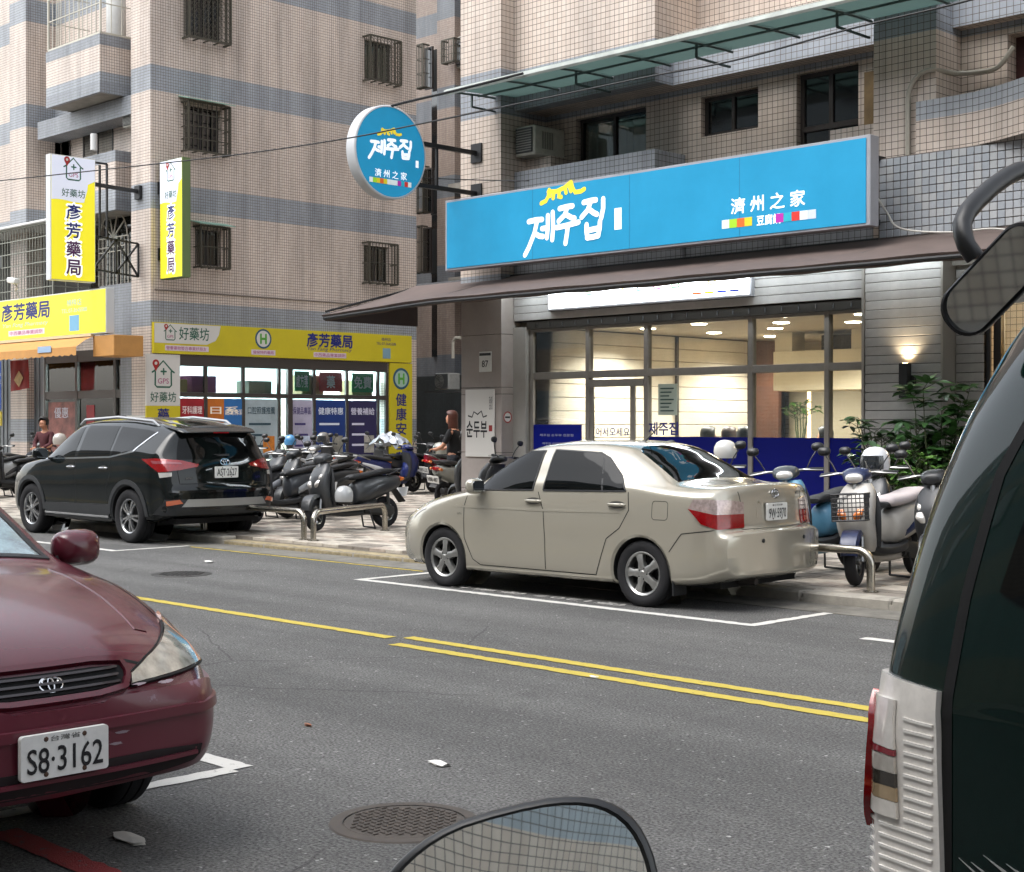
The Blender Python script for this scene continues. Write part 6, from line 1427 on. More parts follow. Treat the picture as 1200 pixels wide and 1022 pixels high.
# street-side shop front of the pharmacy
fr = MB(); xs2 = [at(u, 460, Y=20.6).x for u in (54, 91, 136, 147)]
for x in xs2: fr.box(x - .06, x + .06, 20.55, 20.68, .1, 3.5, .004)
fr.box(xs2[0], xs2[-1], 20.56, 20.67, 2.28, 2.5); fr.box(xs2[0], xs2[-1], 20.56, 20.67, .1, .4); fr.box(xs2[0], xs2[-1], 20.56, 20.67, 3.3, 3.6); QF = fr.build('shopfront_frame', M('bronze frame', '4a4440', .45, .4), PB_)
for a, b in zip(xs2, xs2[1:]): MB().box(a, b, 20.61, 20.618, .4, 3.3).build('pane', AGL, QF)
o = MB().box(xs2[0] + .15, xs2[1] - .15, 20.59, 20.605, .6, 2.2).build('poster', M('poster mixed', '8d5a52', .6, var=.7, vs=3), QF); text('優惠', .3, FY((xs2[0] + xs2[1]) / 2, 20.585, 1.9), M('print white', 'c9ccd8', .5), o, width=.8, height=.3)
MB().box(xs2[1] + .5, xs2[1] + .9, 20.59, 20.605, 1.2, 2.1).build('poster', M('poster deep red', '8e1c22', .6, var=.2, vs=3), QF)
MB().box(xs2[1] + 1.0, xs2[2] - .3, 20.75, 20.8, 2.55, 3.25).build('hanging_card', M('card blue sky', '4a8fc2', .6, var=.4, vs=2), QF)
MB().box(-34.5, xs2[-1] + .06, 20.42, 20.6, .05, 3.4).build('side_pier', PG, PB_, uv=True) if xs2[-1] + .06 < -34.5 else MB().box(xs2[-1] + .05, -34.0, 20.3, 20.39, .05, 3.3).build('side_pier', PG, PB_, uv=True)
MB().box(-60, xs2[0] - .06, 20.65, 21, .05, 3.6).build('grey_shutter_wall', M('grey corrugated', '6c7073', .6, var=.15, vs=2), PB_)
mb = MB()
for k in range(60): mb.box(xs2[0] - .3 - k * .25, xs2[0] - .2 - k * .25, 20.62, 20.65, .1, 3.5)
mb.build('shutter_ribs', MATS['grey corrugated'], PB_)
# ------------------------------------------------------------------ pharmacy signs
LY = M('lit yellow face', (.72, .64, .02), .4, emit=.2); YF = M('yellow board', 'c9b81f', .45, var=.06, vs=2); LW = M('lit pale face', (.66, .69, .80), .4, emit=.12); NAVY = M('navy print', '14206e', .5); PUR = M('purple print', '4a1450', .5); GRN = M('green print', '1e5a46', .5); PNK = M('magenta print', 'a02a6a', .5); WB = M('white board', 'cfccc6', .5); LBL = M('pale blue print', '6fa6c6', .5)
SIGR = M('sign red', 'a01c1c', .5)
def house(parent, Fm, s, txt=True, m=GRN, k=1):
    """house outline with a cross and a red map pin; Fm centred"""
    f = lambda x, y: (x * s, y * s)
    strokes([[f(-.62, .18), f(-.5, .25), f(0, .75), f(.5, .25), f(.62, .18)], [f(-.45, .2), f(-.46, -.45), f(-.36, -.55), f(.36, -.55), f(.46, -.45), f(.45, .2)], [f(-.12, .22), f(.16, .22)], [f(.02, .36), f(.02, .08)]], .085 * s, Fm, m, parent, 'house_mark')
    pin = [f(-.42 + .19 * cos(t), .62 + .19 * sin(t)) for t in [R(a) for a in range(-35, 216, 12)]] + [f(-.42, .22)]
    flat(pin, Fm @ Matrix.Translation((0, 0, .004)), SIGR, parent, 'pin_mark'); flat([f(-.42 + .08 * cos(2 * pi * j / 10), .62 + .08 * sin(2 * pi * j / 10)) for j in range(10)], Fm @ Matrix.Translation((0, 0, .006)), WB, parent, 'pin_dot', .001)
    if txt: text('GPS', .2, Fm @ Matrix.Translation((0, -.25 * s, .002)), PNK, parent, width=.62 * s, height=.26 * s)
def vert_sign(label, loc, ax, w, h, side_col, lamp):
    t = thing('vertical_sign', label, 'sign', loc)
    F = (lambda a, d, z: FX(d, a, z)) if ax == 'X' else (lambda a, d, z: FY(a, -d, z))
    I = F(0, 0, 0)
    bx = lambda a0, a1, d0, d1, z0, z1: MB().box(a0, a1, z0, z1, d0, d1, .004, I)
    bx(-w / 2, w / 2, -.24, -.005, -h / 2, h / 2).build('casing', side_col, t)
    fc = bx(-w / 2 + .02, w / 2 - .02, -.004, .006, -h / 2 + .02, h / 2 - .02).build('face', LY if lamp else YF, t)
    # white wave at the top
    zt = h / 2 - .02; pts = [(-w / 2 + .02, zt), (-w / 2 + .02, h * .14)] + [(-w / 2 + .02 + (w * .72) * k / 6, h * .14 + .02 * sin(k)) for k in range(1, 7)] + [(w * .24 + .10 * sin(k * pi / 12), h * .155 + (h * .13) * k / 6) for k in range(1, 7)] + [(w / 2 - .02, h * .32), (w / 2 - .02, zt)]
    flat(pts, F(0, .012, 0), LW if lamp else WB, fc, 'white_field', .005)
    house(fc, F(0, .014, h * .385), w * .34); text('好藥坊', .2, F(0, .014, h * .205), GRN, fc, bold=.01, width=w * .52, height=h * .065)
    for k, ch in enumerate('彥芳藥局'):
        c = F(0, .008, h * .055 - k * h * .148)
        text(ch, .2, c, M('lit white print', (.9, .93, .95), .4), fc, 'letter_outline', bold=.075, width=w * .37, height=h * .145); text(ch, .2, c @ Matrix.Translation((0, 0, .003)), NAVY if k < 2 else PUR, fc, bold=.035, width=w * .31, height=h * .118)
    return t
v1 = vert_sign('large yellow vertical pharmacy lightbox on the street front, white map pin logo', (-33.9, 18.45, 6.69), 'X', 1.22, 3.1, M('white casing', 'c2c4c6', .4), True)
mb = MB()
for z in (.95,): mb.bar((-.12, .6, z), (-.12, 1.93, z - .05), .09)
mb.box(-.25, .0, 1.86, 1.945, .7, 1.05)
for a, b in (((.61, -.35), (1.9, -.45)), ((.61, -1.2), (1.9, -1.3)), ((.61, -.35), (.61, -1.2)), ((1.9, -.45), (1.9, -1.3)), ((1.25, -.4), (1.25, -1.25)), ((.61, -1.2), (1.25, -.4)), ((1.25, -.4), (1.9, -1.3)), ((1.25, -1.25), (1.9, -.45)), ((.62, 1.5), (1.0, 1.5)), ((1.0, 1.5), (1.0, -.4)), ((.62, 1.5), (.62, -.4)), ((.8, 1.45), (.8, -.4)), ((1.55, -.42), (1.55, -1.28))): mb.bar((-.12, a[0], a[1]), (-.12, b[0], b[1]), .045)
mb.build('bracket', M('arm black', '17181a', .5), v1)
v2 = vert_sign('slim yellow vertical pharmacy sign with green edge on the alley side wall', (-32.86, 20.6, 6.80), 'Y', 1.04, 3.02, M('green edge', '5f7347', .5), True)
mb = MB()
for z in (.85, -.85): mb.bar((-.64, .12, z), (-.5, .12, z), .06); mb.box(-.66, -.60, .0, .26, z - .16, z + .16)
mb.bar((-.6, .1, -1.5), (.3, .1, -1.5), .03); mb.build('bracket', M('arm black', '17181a', .5), v2)
# yellow fascia on the street front
f1 = thing('fascia_sign', 'lit yellow pharmacy fascia over the orange awning at the left', 'sign', (-33.3, 19.0, 3.85))
MB().box(-10, 0, .012, .24, 0, 1.13, .006).build('casing', M('white casing', 'c2c4c6', .4), f1); ff = MB().box(-9.97, -.03, 0, .0115, .03, 1.10).build('face', LY, f1)
Xl = lambda u: at(u, 370, Y=19).x + 33.3
cxx = (Xl(2) + Xl(58)) / 2; wdt = Xl(58) - Xl(2)
text('彥芳藥局', .3, FY(cxx, -.003, .77), NAVY, ff, bold=.04, width=wdt, height=.46); text('Yan Fang Pharmacy', .1, FY(cxx, -.003, .40), LBL, ff, width=wdt * .95, height=.13, shear=.2)
MB().box(cxx - wdt * .35, cxx + wdt * .4, -.004, -.001, .12, .27).build('pale_strip', M('pink strip', 'd8c9d2', .5), ff); text('中西藥品專業調劑', .1, FY(cxx + .05, -.006, .195), PNK, ff, width=wdt * .68, height=.11)
text('楠梓店', .1, FY(Xl(87), -.003, .85), LBL, ff, width=.75, height=.17); text('TEL:07-3645588', .1, FY(Xl(87), -.003, .65), LBL, ff, width=1.3, height=.1)
MB().box(Xl(87) - .25, Xl(87) + .25, -.004, -.001, .12, .52).build('pale_square', M('pale blue print', '6fa6c6', .5), ff)
oa = thing('shop_awning', 'orange striped awning with scalloped edge below the yellow fascia', 'awning', (-33.3, 19.0, 3.4)); OR = M('orange awning cloth', 'b8864a', .8, var=.12, vs=4)
mb = MB(); rows = []
for k in range(81): x = -10 + 9.35 * k / 80 ; rows.append([(x, .1, .42), (x, -.2, .30), (x, -.45, .12), (x, -.46, -.06 - .05 * abs(sin(k * pi / 2.6)))])
mb.loft(rows, cap=False, closed=False); mb.build('cloth', OR, oa, smooth=True); MB().box(-.72, .3, .05, .88, -.12, .40, .01).build('end_box', OR, oa); MB().box(-10, -.7, -.02, .06, .40, .46).build('cloth_roll', M('cream roll', 'd0bb95', .7), oa)
MB().box(-2.6, -1.9, -.48, -.465, .02, .18).build('door_plate', M('pale blue plate', '8ea6bf', .5), oa)
# fascia on the alley side
f2 = thing('fascia_sign', 'long yellow pharmacy fascia on the alley side wall', 'sign', (XP, 20.42, 3.40)); Ls = 29.18 - 20.42
fb = MB().box(0, .10, 0, Ls, 0, .80, .004).build('board', YF, f2)
Yl = lambda u: yz(u, 400)[0] - 20.42
flat([(.02, .02 + .25), (Yl(240), .27), (Yl(250), .38), (Yl(254), .55), (Yl(256), .78), (.02, .78)], FX(.105, 0, 0), WB, fb, 'white_field', .004)
house(fb, FX(.108, Yl(197), .52), .30); text('好藥坊', .2, FX(.108, Yl(225), .54), GRN, fb, bold=.015, width=Yl(243) - Yl(208), height=.33)
MB().box(.10, .105, Yl(191), Yl(242), .08, .22).build('pale_strip', M('pink strip', 'd8c9d2', .5), fb); text('營養藥物整合專業好朋友', .1, FX(.108, Yl(216), .15), PNK, fb, width=Yl(240) - Yl(193), height=.1)
for rr_, m_, d in ((.27, M('badge blue', '24506a', .5), .103), (.22, WB, .106)): MB().lathe([(0, d), (rr_, d)], 28, FX(0, Yl(306), .50)).build('badge_disc', m_, fb)
text('H', .2, FX(.109, Yl(306), .50), M('badge green', '4f9a2f', .5), fb, bold=.06, width=.2, height=.26)
MB().box(.10, .105, Yl(292), Yl(320), .06, .2).build('pale_strip', M('pink strip', 'd8c9d2', .5), fb); text('健保特約藥局', .1, FX(.108, Yl(306), .13), PNK, fb, width=Yl(318) - Yl(294), height=.09)
text('彥芳藥局', .3, FX(.104, Yl(384), .54), NAVY, fb, bold=.045, width=Yl(411) - Yl(358), height=.38); text('Yan Fang Pharmacy', .1, FX(.104, Yl(384), .28), NAVY, fb, width=Yl(410) - Yl(358), height=.12, shear=.2)
MB().box(.10, .105, Yl(365), Yl(403), .06, .2).build('pale_strip', M('pink strip', 'd8c9d2', .5), fb); text('中西藥品專業調劑', .1, FX(.108, Yl(384), .13), PNK, fb, width=Yl(402) - Yl(366), height=.1)
text('楠梓店', .1, FX(.104, Yl(450), .66), NAVY, fb, width=.36, height=.1); text('TEL:07-3645588', .1, FX(.104, Yl(450), .53), NAVY, fb, width=.75, height=.08); MB().box(.10, .104, Yl(446), Yl(455), .10, .40).build('pale_square', M('pale blue square', '7a9aa8', .5), fb)
# column boards
c1 = thing('column_board', 'white and yellow pharmacy board on the corner column beside the shop windows', 'sign', (XP + .02, (yz(172, 470)[0] + yz(207, 470)[0]) / 2, 1.7)); wc = 1.0
MB().box(0, .05, -wc / 2, wc / 2, -1.5, .35).build('yellow_field', YF, c1); cb = MB().box(0, .05, -wc / 2, wc / 2, .352, 1.68).build('white_field', WB, c1)
house(cb, FX(.053, 0, 1.12), .52); text('好藥坊', .2, FX(.053, 0, .58), GRN, cb, bold=.01, width=.76, height=.26); 
for k, ch in enumerate('藥師諮詢'): text(ch, .2, FX(.053, 0, .12 - k * .38), NAVY, cb, bold=.03, width=.34, height=.32)
c2 = thing('column_board', 'narrow yellow board with vertical lettering at the far end of the pharmacy', 'sign', (XP + .02, (yz(455, 470)[0] + yz(481, 470)[0]) / 2, 1.7)); wc = yz(481, 470)[0] - yz(455, 470)[0]
cb = MB().box(0, .06, -wc / 2, wc / 2, -1.6, 1.68).build('yellow_field', YF, c2)
for rr_, m_, d in ((.32, M('badge blue', '24506a', .5), .063), (.25, M('badge pale', '9fb8a8', .5), .066)): MB().lathe([(0, d), (rr_, d)], 28, FX(0, 0, 1.22)).build('badge_disc', m_, cb)
text('H', .2, FX(.069, 0, 1.22), M('badge green', '4f9a2f', .5), cb, bold=.06, width=.22, height=.3)
for k, ch in enumerate('健康安全藥局'): text(ch, .2, FX(.063, 0, .60 - k * .43), NAVY, cb, bold=.03, width=.40, height=.36)
st_ = thing('column_board', 'small white map pin board at knee height by the corner column', 'sign', (at(157, 490, Y=20.2).x, 20.25, 1.35)); sb = MB().box(-.45, .45, 0, .04, -.9, .45).build('board', WB, st_); house(sb, FY(0, -.003, .0), .45)
# ------------------------------------------------------------------ left edge: parking sign, banner, pole
pk_ = thing('parking_sign', 'blue parking information sign at the left edge', 'sign', at(-2, 452, Y=17.5)); BL = M('sign blue', '123f9a', .4)
MB().prism(rrect(-.40, .16, -.62, .62, .05), 0, .02, FY(0, 0, 0)).build('panel', BL, pk_); text('8-00', .2, FY(.0, -.022, .1), WHT, pk_, width=.3, height=.13, bold=.01); text('00:60', .2, FY(-.02, -.022, -.1), WHT, pk_, width=.22, height=.08)
text('時段收費', .2, FY(-.06, -.022, -.28), WHT, pk_, width=.36, height=.09); text('1836', .2, FY(.0, -.022, -.46), WHT, pk_, width=.26, height=.1, bold=.01)
mb = MB(); mb.tube([(-.2, .03, -2.2), (-.2, .03, 2.6)], .035, 10); mb.build('pole', STEEL, pk_, smooth=True)
strokes([[(-.15, .36), (.02, .40), (.10, .36), (.12, .28)], [(-.16, .28), (.12, .26)]], .05, FY(0, -.022, 0), WHT, pk_, 'car_mark'); yb_ = MB().box(-.4, .18, -.01, .02, -1.02, -.66).build('yellow_plate', M('dull yellow', 'a08f2a', .6), pk_); text('收費', .2, FY(-.1, -.012, -.84), INK, yb_, width=.45, height=.22, bold=.02)
bn = thing('banner', 'red hanging banner below the orange awning', 'banner', at(24, 441, Y=19.6)); mb = MB(); rows = []
for k in range(13): x = -.62 + 1.1 * k / 12; rows.append([(x, .02 * sin(k), .45), (x, .03 * sin(k + 1), 0), (x, .02 * sin(k + 2), -.42 + .08 * k / 12)])
mb.loft(rows, cap=False, closed=False); mb.build('cloth', M('red banner', '8f2320', .7, var=.35, vs=4), bn, smooth=True); flat([(-.3, -.1), (0, .15), (.25, -.05), (0, -.3)], FY(0, -.05, 0), M('banner cream', 'c8a878', .7, var=.4, vs=6), bn, 'banner_print')
pw = thing('utility_pole', 'grey utility pole cut by the left edge with brackets', 'pole', (at(-10, 300, Y=14).x, 14, 0)); mb = MB(); mb.tube([(0, 0, .05), (0, 0, 11)], [.13, .1], 16); mb.build('shaft', M('pole concrete', '7f7a72', .8, var=.2, vs=4), pw, smooth=True)
mb = MB()
for z in (4.2, 5.1, 6.3): mb.lathe([(.135, -.03), (.145, -.03), (.145, .03), (.135, .03)], 16, Matrix.Translation((0, 0, z)))
mb.build('steel_band', BLK, pw); mb = MB(); mb.tube([(.1, 0, 5.9), (.22, 0, 5.8), (.26, 0, 5.3), (.22, 0, 4.8)], .035, 8); mb.build('cable_loop', M('cable tan', '8d765a', .6), pw, smooth=True); mb = MB(); mb.box(.12, .3, -.08, .08, 4.75, 5.0, .01); mb.build('junction_box', M('box grey', '8b8d8c', .5), pw)
cc = thing('security_camera', 'white security camera on the yellow fascia at the left', 'camera', at(16, 330, Y=18.7)); mb = MB(); mb.blob([(-.25, 0, .05, .05, .05), (-.2, 0, .05, .09, .08), (.15, 0, .0, .09, .08), (.2, 0, 0, .05, .05)], n=12, p=4); mb.build('housing', SHT, cc, smooth=True); mb = MB(); mb.tube([(0, 0, 0), (0, .1, -.15), (-.3, .2, -.2), (-.3, .35, -.45)], .03, 6); mb.build('bracket', SHT, cc)
# ------------------------------------------------------------------ alley building and the building behind the camera
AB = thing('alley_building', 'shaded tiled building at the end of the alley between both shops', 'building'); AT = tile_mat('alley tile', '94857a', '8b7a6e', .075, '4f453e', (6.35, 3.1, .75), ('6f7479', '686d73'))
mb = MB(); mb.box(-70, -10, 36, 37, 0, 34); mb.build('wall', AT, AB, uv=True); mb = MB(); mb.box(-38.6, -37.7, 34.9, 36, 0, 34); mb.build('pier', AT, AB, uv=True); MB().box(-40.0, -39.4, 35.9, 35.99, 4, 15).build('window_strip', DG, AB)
MB().box(-37.6, -30, 34.5, 36, 6.4, 6.6).build('ledge', RS, AB); MB().box(-37.6, -30, 34.5, 36, 9.6, 9.8).build('ledge', RS, AB)
for k, (u0, u1, v0, v1) in enumerate(((516, 528, 140, 158), (535, 548, 40, 80))): a, b = at(u0, v1, Y=35), at(u1, v0, Y=35); ac_unit(['air conditioner with dark grille at the end of the alley', 'upper air conditioner half hidden by the pillar in the alley'][k], a.x, b.x, 35, 35.9, a.z, b.z)
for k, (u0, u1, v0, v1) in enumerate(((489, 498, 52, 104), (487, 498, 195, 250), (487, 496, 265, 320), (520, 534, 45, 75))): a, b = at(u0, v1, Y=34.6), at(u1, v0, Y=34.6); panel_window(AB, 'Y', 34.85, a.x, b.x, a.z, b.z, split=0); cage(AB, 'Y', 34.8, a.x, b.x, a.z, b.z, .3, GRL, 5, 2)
MB().box(-39.5, -20, 33.6, 33.7, 0, 3.2).build('alley_gate', tile_mat('dark alley tile', '3f4647', '3a4041', .09, '22272a'), AB, uv=True)
a, b = at(512, 457, Y=31), at(528, 437, Y=31); ac_unit('outdoor condenser unit with round fan under the awning in the alley', a.x, b.x, 30.9, 31.4, a.z, b.z, fan=True, col='8f8f8a')
mb = MB(); p0, p1 = at(500, 456, Y=31), at(545, 462, Y=31); mb.box(p0.x, p1.x, 30.9, 31.6, p0.z - .12, p0.z - .06); mb.box(p0.x, p1.x, 31.3, 31.6, p0.z - 1.7, p0.z - 1.5); mb.build('condenser_shelf', M('shelf dark', '3a3b3a', .6), AB)
mb = MB(); mb.tube([at(531, 420, Y=31), at(531, 400, Y=31), at(534, 396, Y=31), at(540, 396, Y=31)], .05, 8); mb.build('duct_pipe', WP, AB, smooth=True)
NB = thing('opposite_building', 'cream and grey tiled apartment block behind the viewpoint, seen in mirrors', 'building')
NT = tile_mat('opposite tile', 'c0b6a6', 'b8ab9a', .11, '4c4a48', (1.2, 2.9, 1.5), ('98a5aa', '8f9da3'), .012)
hh = [(x, x + 1.8, z, z + 1.5) for x in range(-36, 30, 6) for z in (5, 8, 11)]
mb = MB(); mb.box(-60, 40, -6.0, -5, 0, 14); mb.build('wall', NT, NB, uv=True)
for x0, x1, z0, z1 in hh: mb = MB(); mb.box(x0, x1, -4.99, -4.93, z0, z1); w_ = mb.build('window', FRM, NB); MB().box(x0 + .06, x1 - .06, -4.929, -4.92, z0 + .06, z1 - .06).build('pane', DG, w_)
struct(MB().box(-140, 80, -5, -2.21, -.05, .1).build('near_sidewalk', M('pavement bed', '8a847a', .95)))
# ------------------------------------------------------------------ vehicles
sedan_silver(); suv_black(); sedan_maroon(); van_green()
# ------------------------------------------------------------------ steel hoops
def hoop(label, p, q, h=.36):
    p, q = V((*p, .1)), V((*q, .1)); d = (q - p).normalized(); up = V((0, 0, 1)); r = .13; pts = [p]
    for k in range(7): t = pi / 2 * k / 6; pts.append(p + d * (r - r * cos(t)) + up * (h - r + r * sin(t)))
    for k in range(7): t = pi / 2 * k / 6; pts.append(q - d * (r - r * sin(t)) + up * (h - r + r * cos(t)))
    pts.append(q); t = thing('barrier_hoop', label, 'barrier', p, 0, 'steel hoops along the kerb')
    mb = MB(); mb.tube([x - p for x in pts], .038, 14); mb.build('tube', M('satin steel', 'b3aea3', .22, 1, var=.12, vs=5), t, smooth=True)
    mb = MB()
    for x in (V((0, 0, 0)), q - p): mb.lathe([(.07, 0), (.07, .006), (.036, .012)], 14, Matrix.Translation(x))
    mb.build('base_plate', STEEL, t)
hoop('steel hoop barrier along the kerb behind the black car', (-17.6, 11.58), (-15.33, 11.56)); hoop('steel hoop barrier in front of the dark grey scooter, angled inward', (-15.12, 11.55), (-15.85, 13.35)); hoop('steel hoop barrier behind the tail of the silver sedan', (-9.3, 11.52), (-7.02, 11.50))
# ------------------------------------------------------------------ scooters
def S_(u, Y, rz, label, **k):
    t = (u - 600) / FPX; return scooter(loc=(-Y * (1 - t) / (1 + t), Y, .1), rz=R(rz), label=label, **k)
def T_(u, v, rz, label, **k):
    p = at(u, v, Z=.79); return scooter(loc=(p.x + .9 * cos(R(rz)), p.y + .9 * sin(R(rz)), .1), rz=R(rz), label=label, **k)
s1 = S_(411, 13.15, -92, 'dark grey round-nosed scooter behind the angled steel hoop', body='2f3133', steer=.35, plate='523-KDX')
S_(335, 13.5, -86, 'grey scooter with silver side stripes half hidden by the black car', body='33363a', trim='8b8f92', style='sport', steer=.2)
S_(300, 13.6, -84, 'black scooter with chrome trim mostly hidden behind the black car', body='1c1d20', trim='9a9ca0', style='sport')
S_(313, 16.2, -80, 'silver-nosed scooter with a black cape over its handlebar', body='8b8d8e', style='classic', cover='1d1d20')
T_(336, 534, 96, 'black scooter with a red tail lamp behind the grey scooters', body='1b1c1f', trim='b9bcc0', style='sport', tail='b0181c')
S_(388, 18.3, -75, 'black scooter facing out before the pharmacy posters', body='202124', trim='55585c', style='classic')
T_(415, 541, 84, 'metallic blue scooter with a red tail lamp and black seat', body='16245e', trim='d0d4da', style='sport', tail='b0181c', plate='NFH-218')
T_(472, 539, 98, 'black scooter with silver sheeting over its handlebar', body='1a1b1d', trim='20222a', style='sport', tail='b0181c', plate='MGR-560')
T_(497, 540, 94, 'red-tailed scooter next to the woman in black', body='7a1226', trim='25262a', style='sport', tail='c01c20', plate='889-LZE')
T_(507, 549, 100, 'silver grey scooter with amber rear lamps nearest the woman', body='8a8d88', trim='9a9d98', tail='8d1216', plate='HB8-487')
S_(597, 14.7, 175, 'black scooter with red panels against the restaurant pillar', body='1f2022', trim='7c1a1a', style='sport')
S_(790, 12.75, -95, 'dark scooter mostly hidden behind the silver sedan roof', body='26282b')
S_(868, 12.7, -88, 'grey scooter with a white helmet behind the sedan rear window', body='5a5d60', style='classic')
S_(961, 12.65, -88, 'light blue scooter with a black wire basket behind the sedan tail', body='4f7f9a', trim='3d4246', style='classic', basket=True, steer=.45)
sv = scooter(loc=(-7.42, 12.42, .1), rz=R(-88), label='silver and navy scooter with black basket and pale seat cover', body='a7a39c', trim='1f2a4c', style='classic', basket=True, cover='b9b0b0', steer=.3, lean=.06)
S_(1135, 12.6, -90, 'black scooter at the far right partly hidden by the green van', body='1d1e20', seat='202124')
for k, (u, Y, rz, b, tr, lb) in enumerate(((-6, 13.8, -80, 'a9aaa8', '3a3b3d', 'white-fronted scooter cut by the left edge'), (20, 14.2, -86, '1a1b1c', '8e8f90', 'black scooter with chrome parts in front of the grey shutter'), (34, 16.0, 100, '202124', '9d2a20', 'black scooter with red tail beside the seated man'), (66, 16.6, -95, '7d7f80', 'b9bcc0', 'pale grey scooter just above the black car bonnet'))): S_(u, Y, rz, lb, body=b, trim=tr, style=('classic', 'sport')[k % 2])
S_(372, 14.6, -88, 'small black scooter between the grey scooters and the blue one', body='1e2022', trim='2c2e30'); S_(352, 15.8, -84, 'black scooter with grey nose in the second row', body='2a2c2f', trim='6d7073', style='sport'); T_(392, 538, 92, 'dark silver scooter with red tail in the back row', body='4a4d50', trim='222', style='sport', tail='a0161a') if 0 else T_(392, 538, 92, 'dark silver scooter with red tail in the back row', body='4a4d50', trim='222426', style='sport', tail='a0161a'); T_(450, 540, 90, 'black scooter squeezed beside the metallic blue one', body='17181a', tail='a0161a'); S_(556, 16.2, 160, 'black scooter tucked against the alley side of the pillar', body='18191b', style='sport'); S_(1060, 13.7, -92, 'charcoal scooter behind the navy one under the plants', body='2b2d30')
def hp(u, v, d): a = (u - 600) / FPX; kk = cos(R(45)); return V((kk * d * (a - 1), kk * d * (a + 1), CAMH + (497 - v) / FPX * d))
helmet('dark grey helmet with visor perched near the woman in black', hp(548, 510, 28.6), '43464a', R(-60), s=1.15); helmet('pale silver helmet hanging below the red scooter handlebar', hp(516, 527, 29), '8f9088', R(200))
helmet('white open helmet with black trim behind the sedan rear window', hp(850, 529, 16.0), 'c5c3be', R(-120), visor=False, s=.85); helmet('white helmet on the navy scooter handlebar at the right', hp(1026, 541, 14.4), 'cfd1d4', R(-100)); helmet('silver helmet hooked on the dark grey scooter', hp(403, 581, 20.4), 'a3a5a6', R(-60), visor=False, s=.95); helmet('sky blue helmet on a scooter behind the grey scooters', hp(340, 517, 33), '3f7fae', 0, visor=False); helmet('grey helmet in front of the blue pharmacy poster', hp(379, 514, 33), '6d6a66', R(-90)); helmet('pale helmet held by the scooter beside the seated man', hp(70, 516, 30), 'a9a29a', R(-60), visor=False)
cs = thing('plastic_sheet', 'crumpled silver sheet draped over a black scooter handlebar', 'sheet', hp(457, 515, 32.5)); rn = random.Random(4); mb = MB(); rows = []
for i in range(13):
    row = []
    for j in range(11): x, y = -.5 + i / 12, -.28 + .56 * j / 10; row.append((x + rn.uniform(-.03, .03), y, .16 - .6 * abs(x) ** 1.6 - 1.2 * abs(y) ** 1.6 + rn.uniform(-.05, .05)))
    rows.append(row)
mb.loft(rows, cap=False, closed=False); mb.build('sheet', M('silver foil', '8f949b', .4, .5), cs)
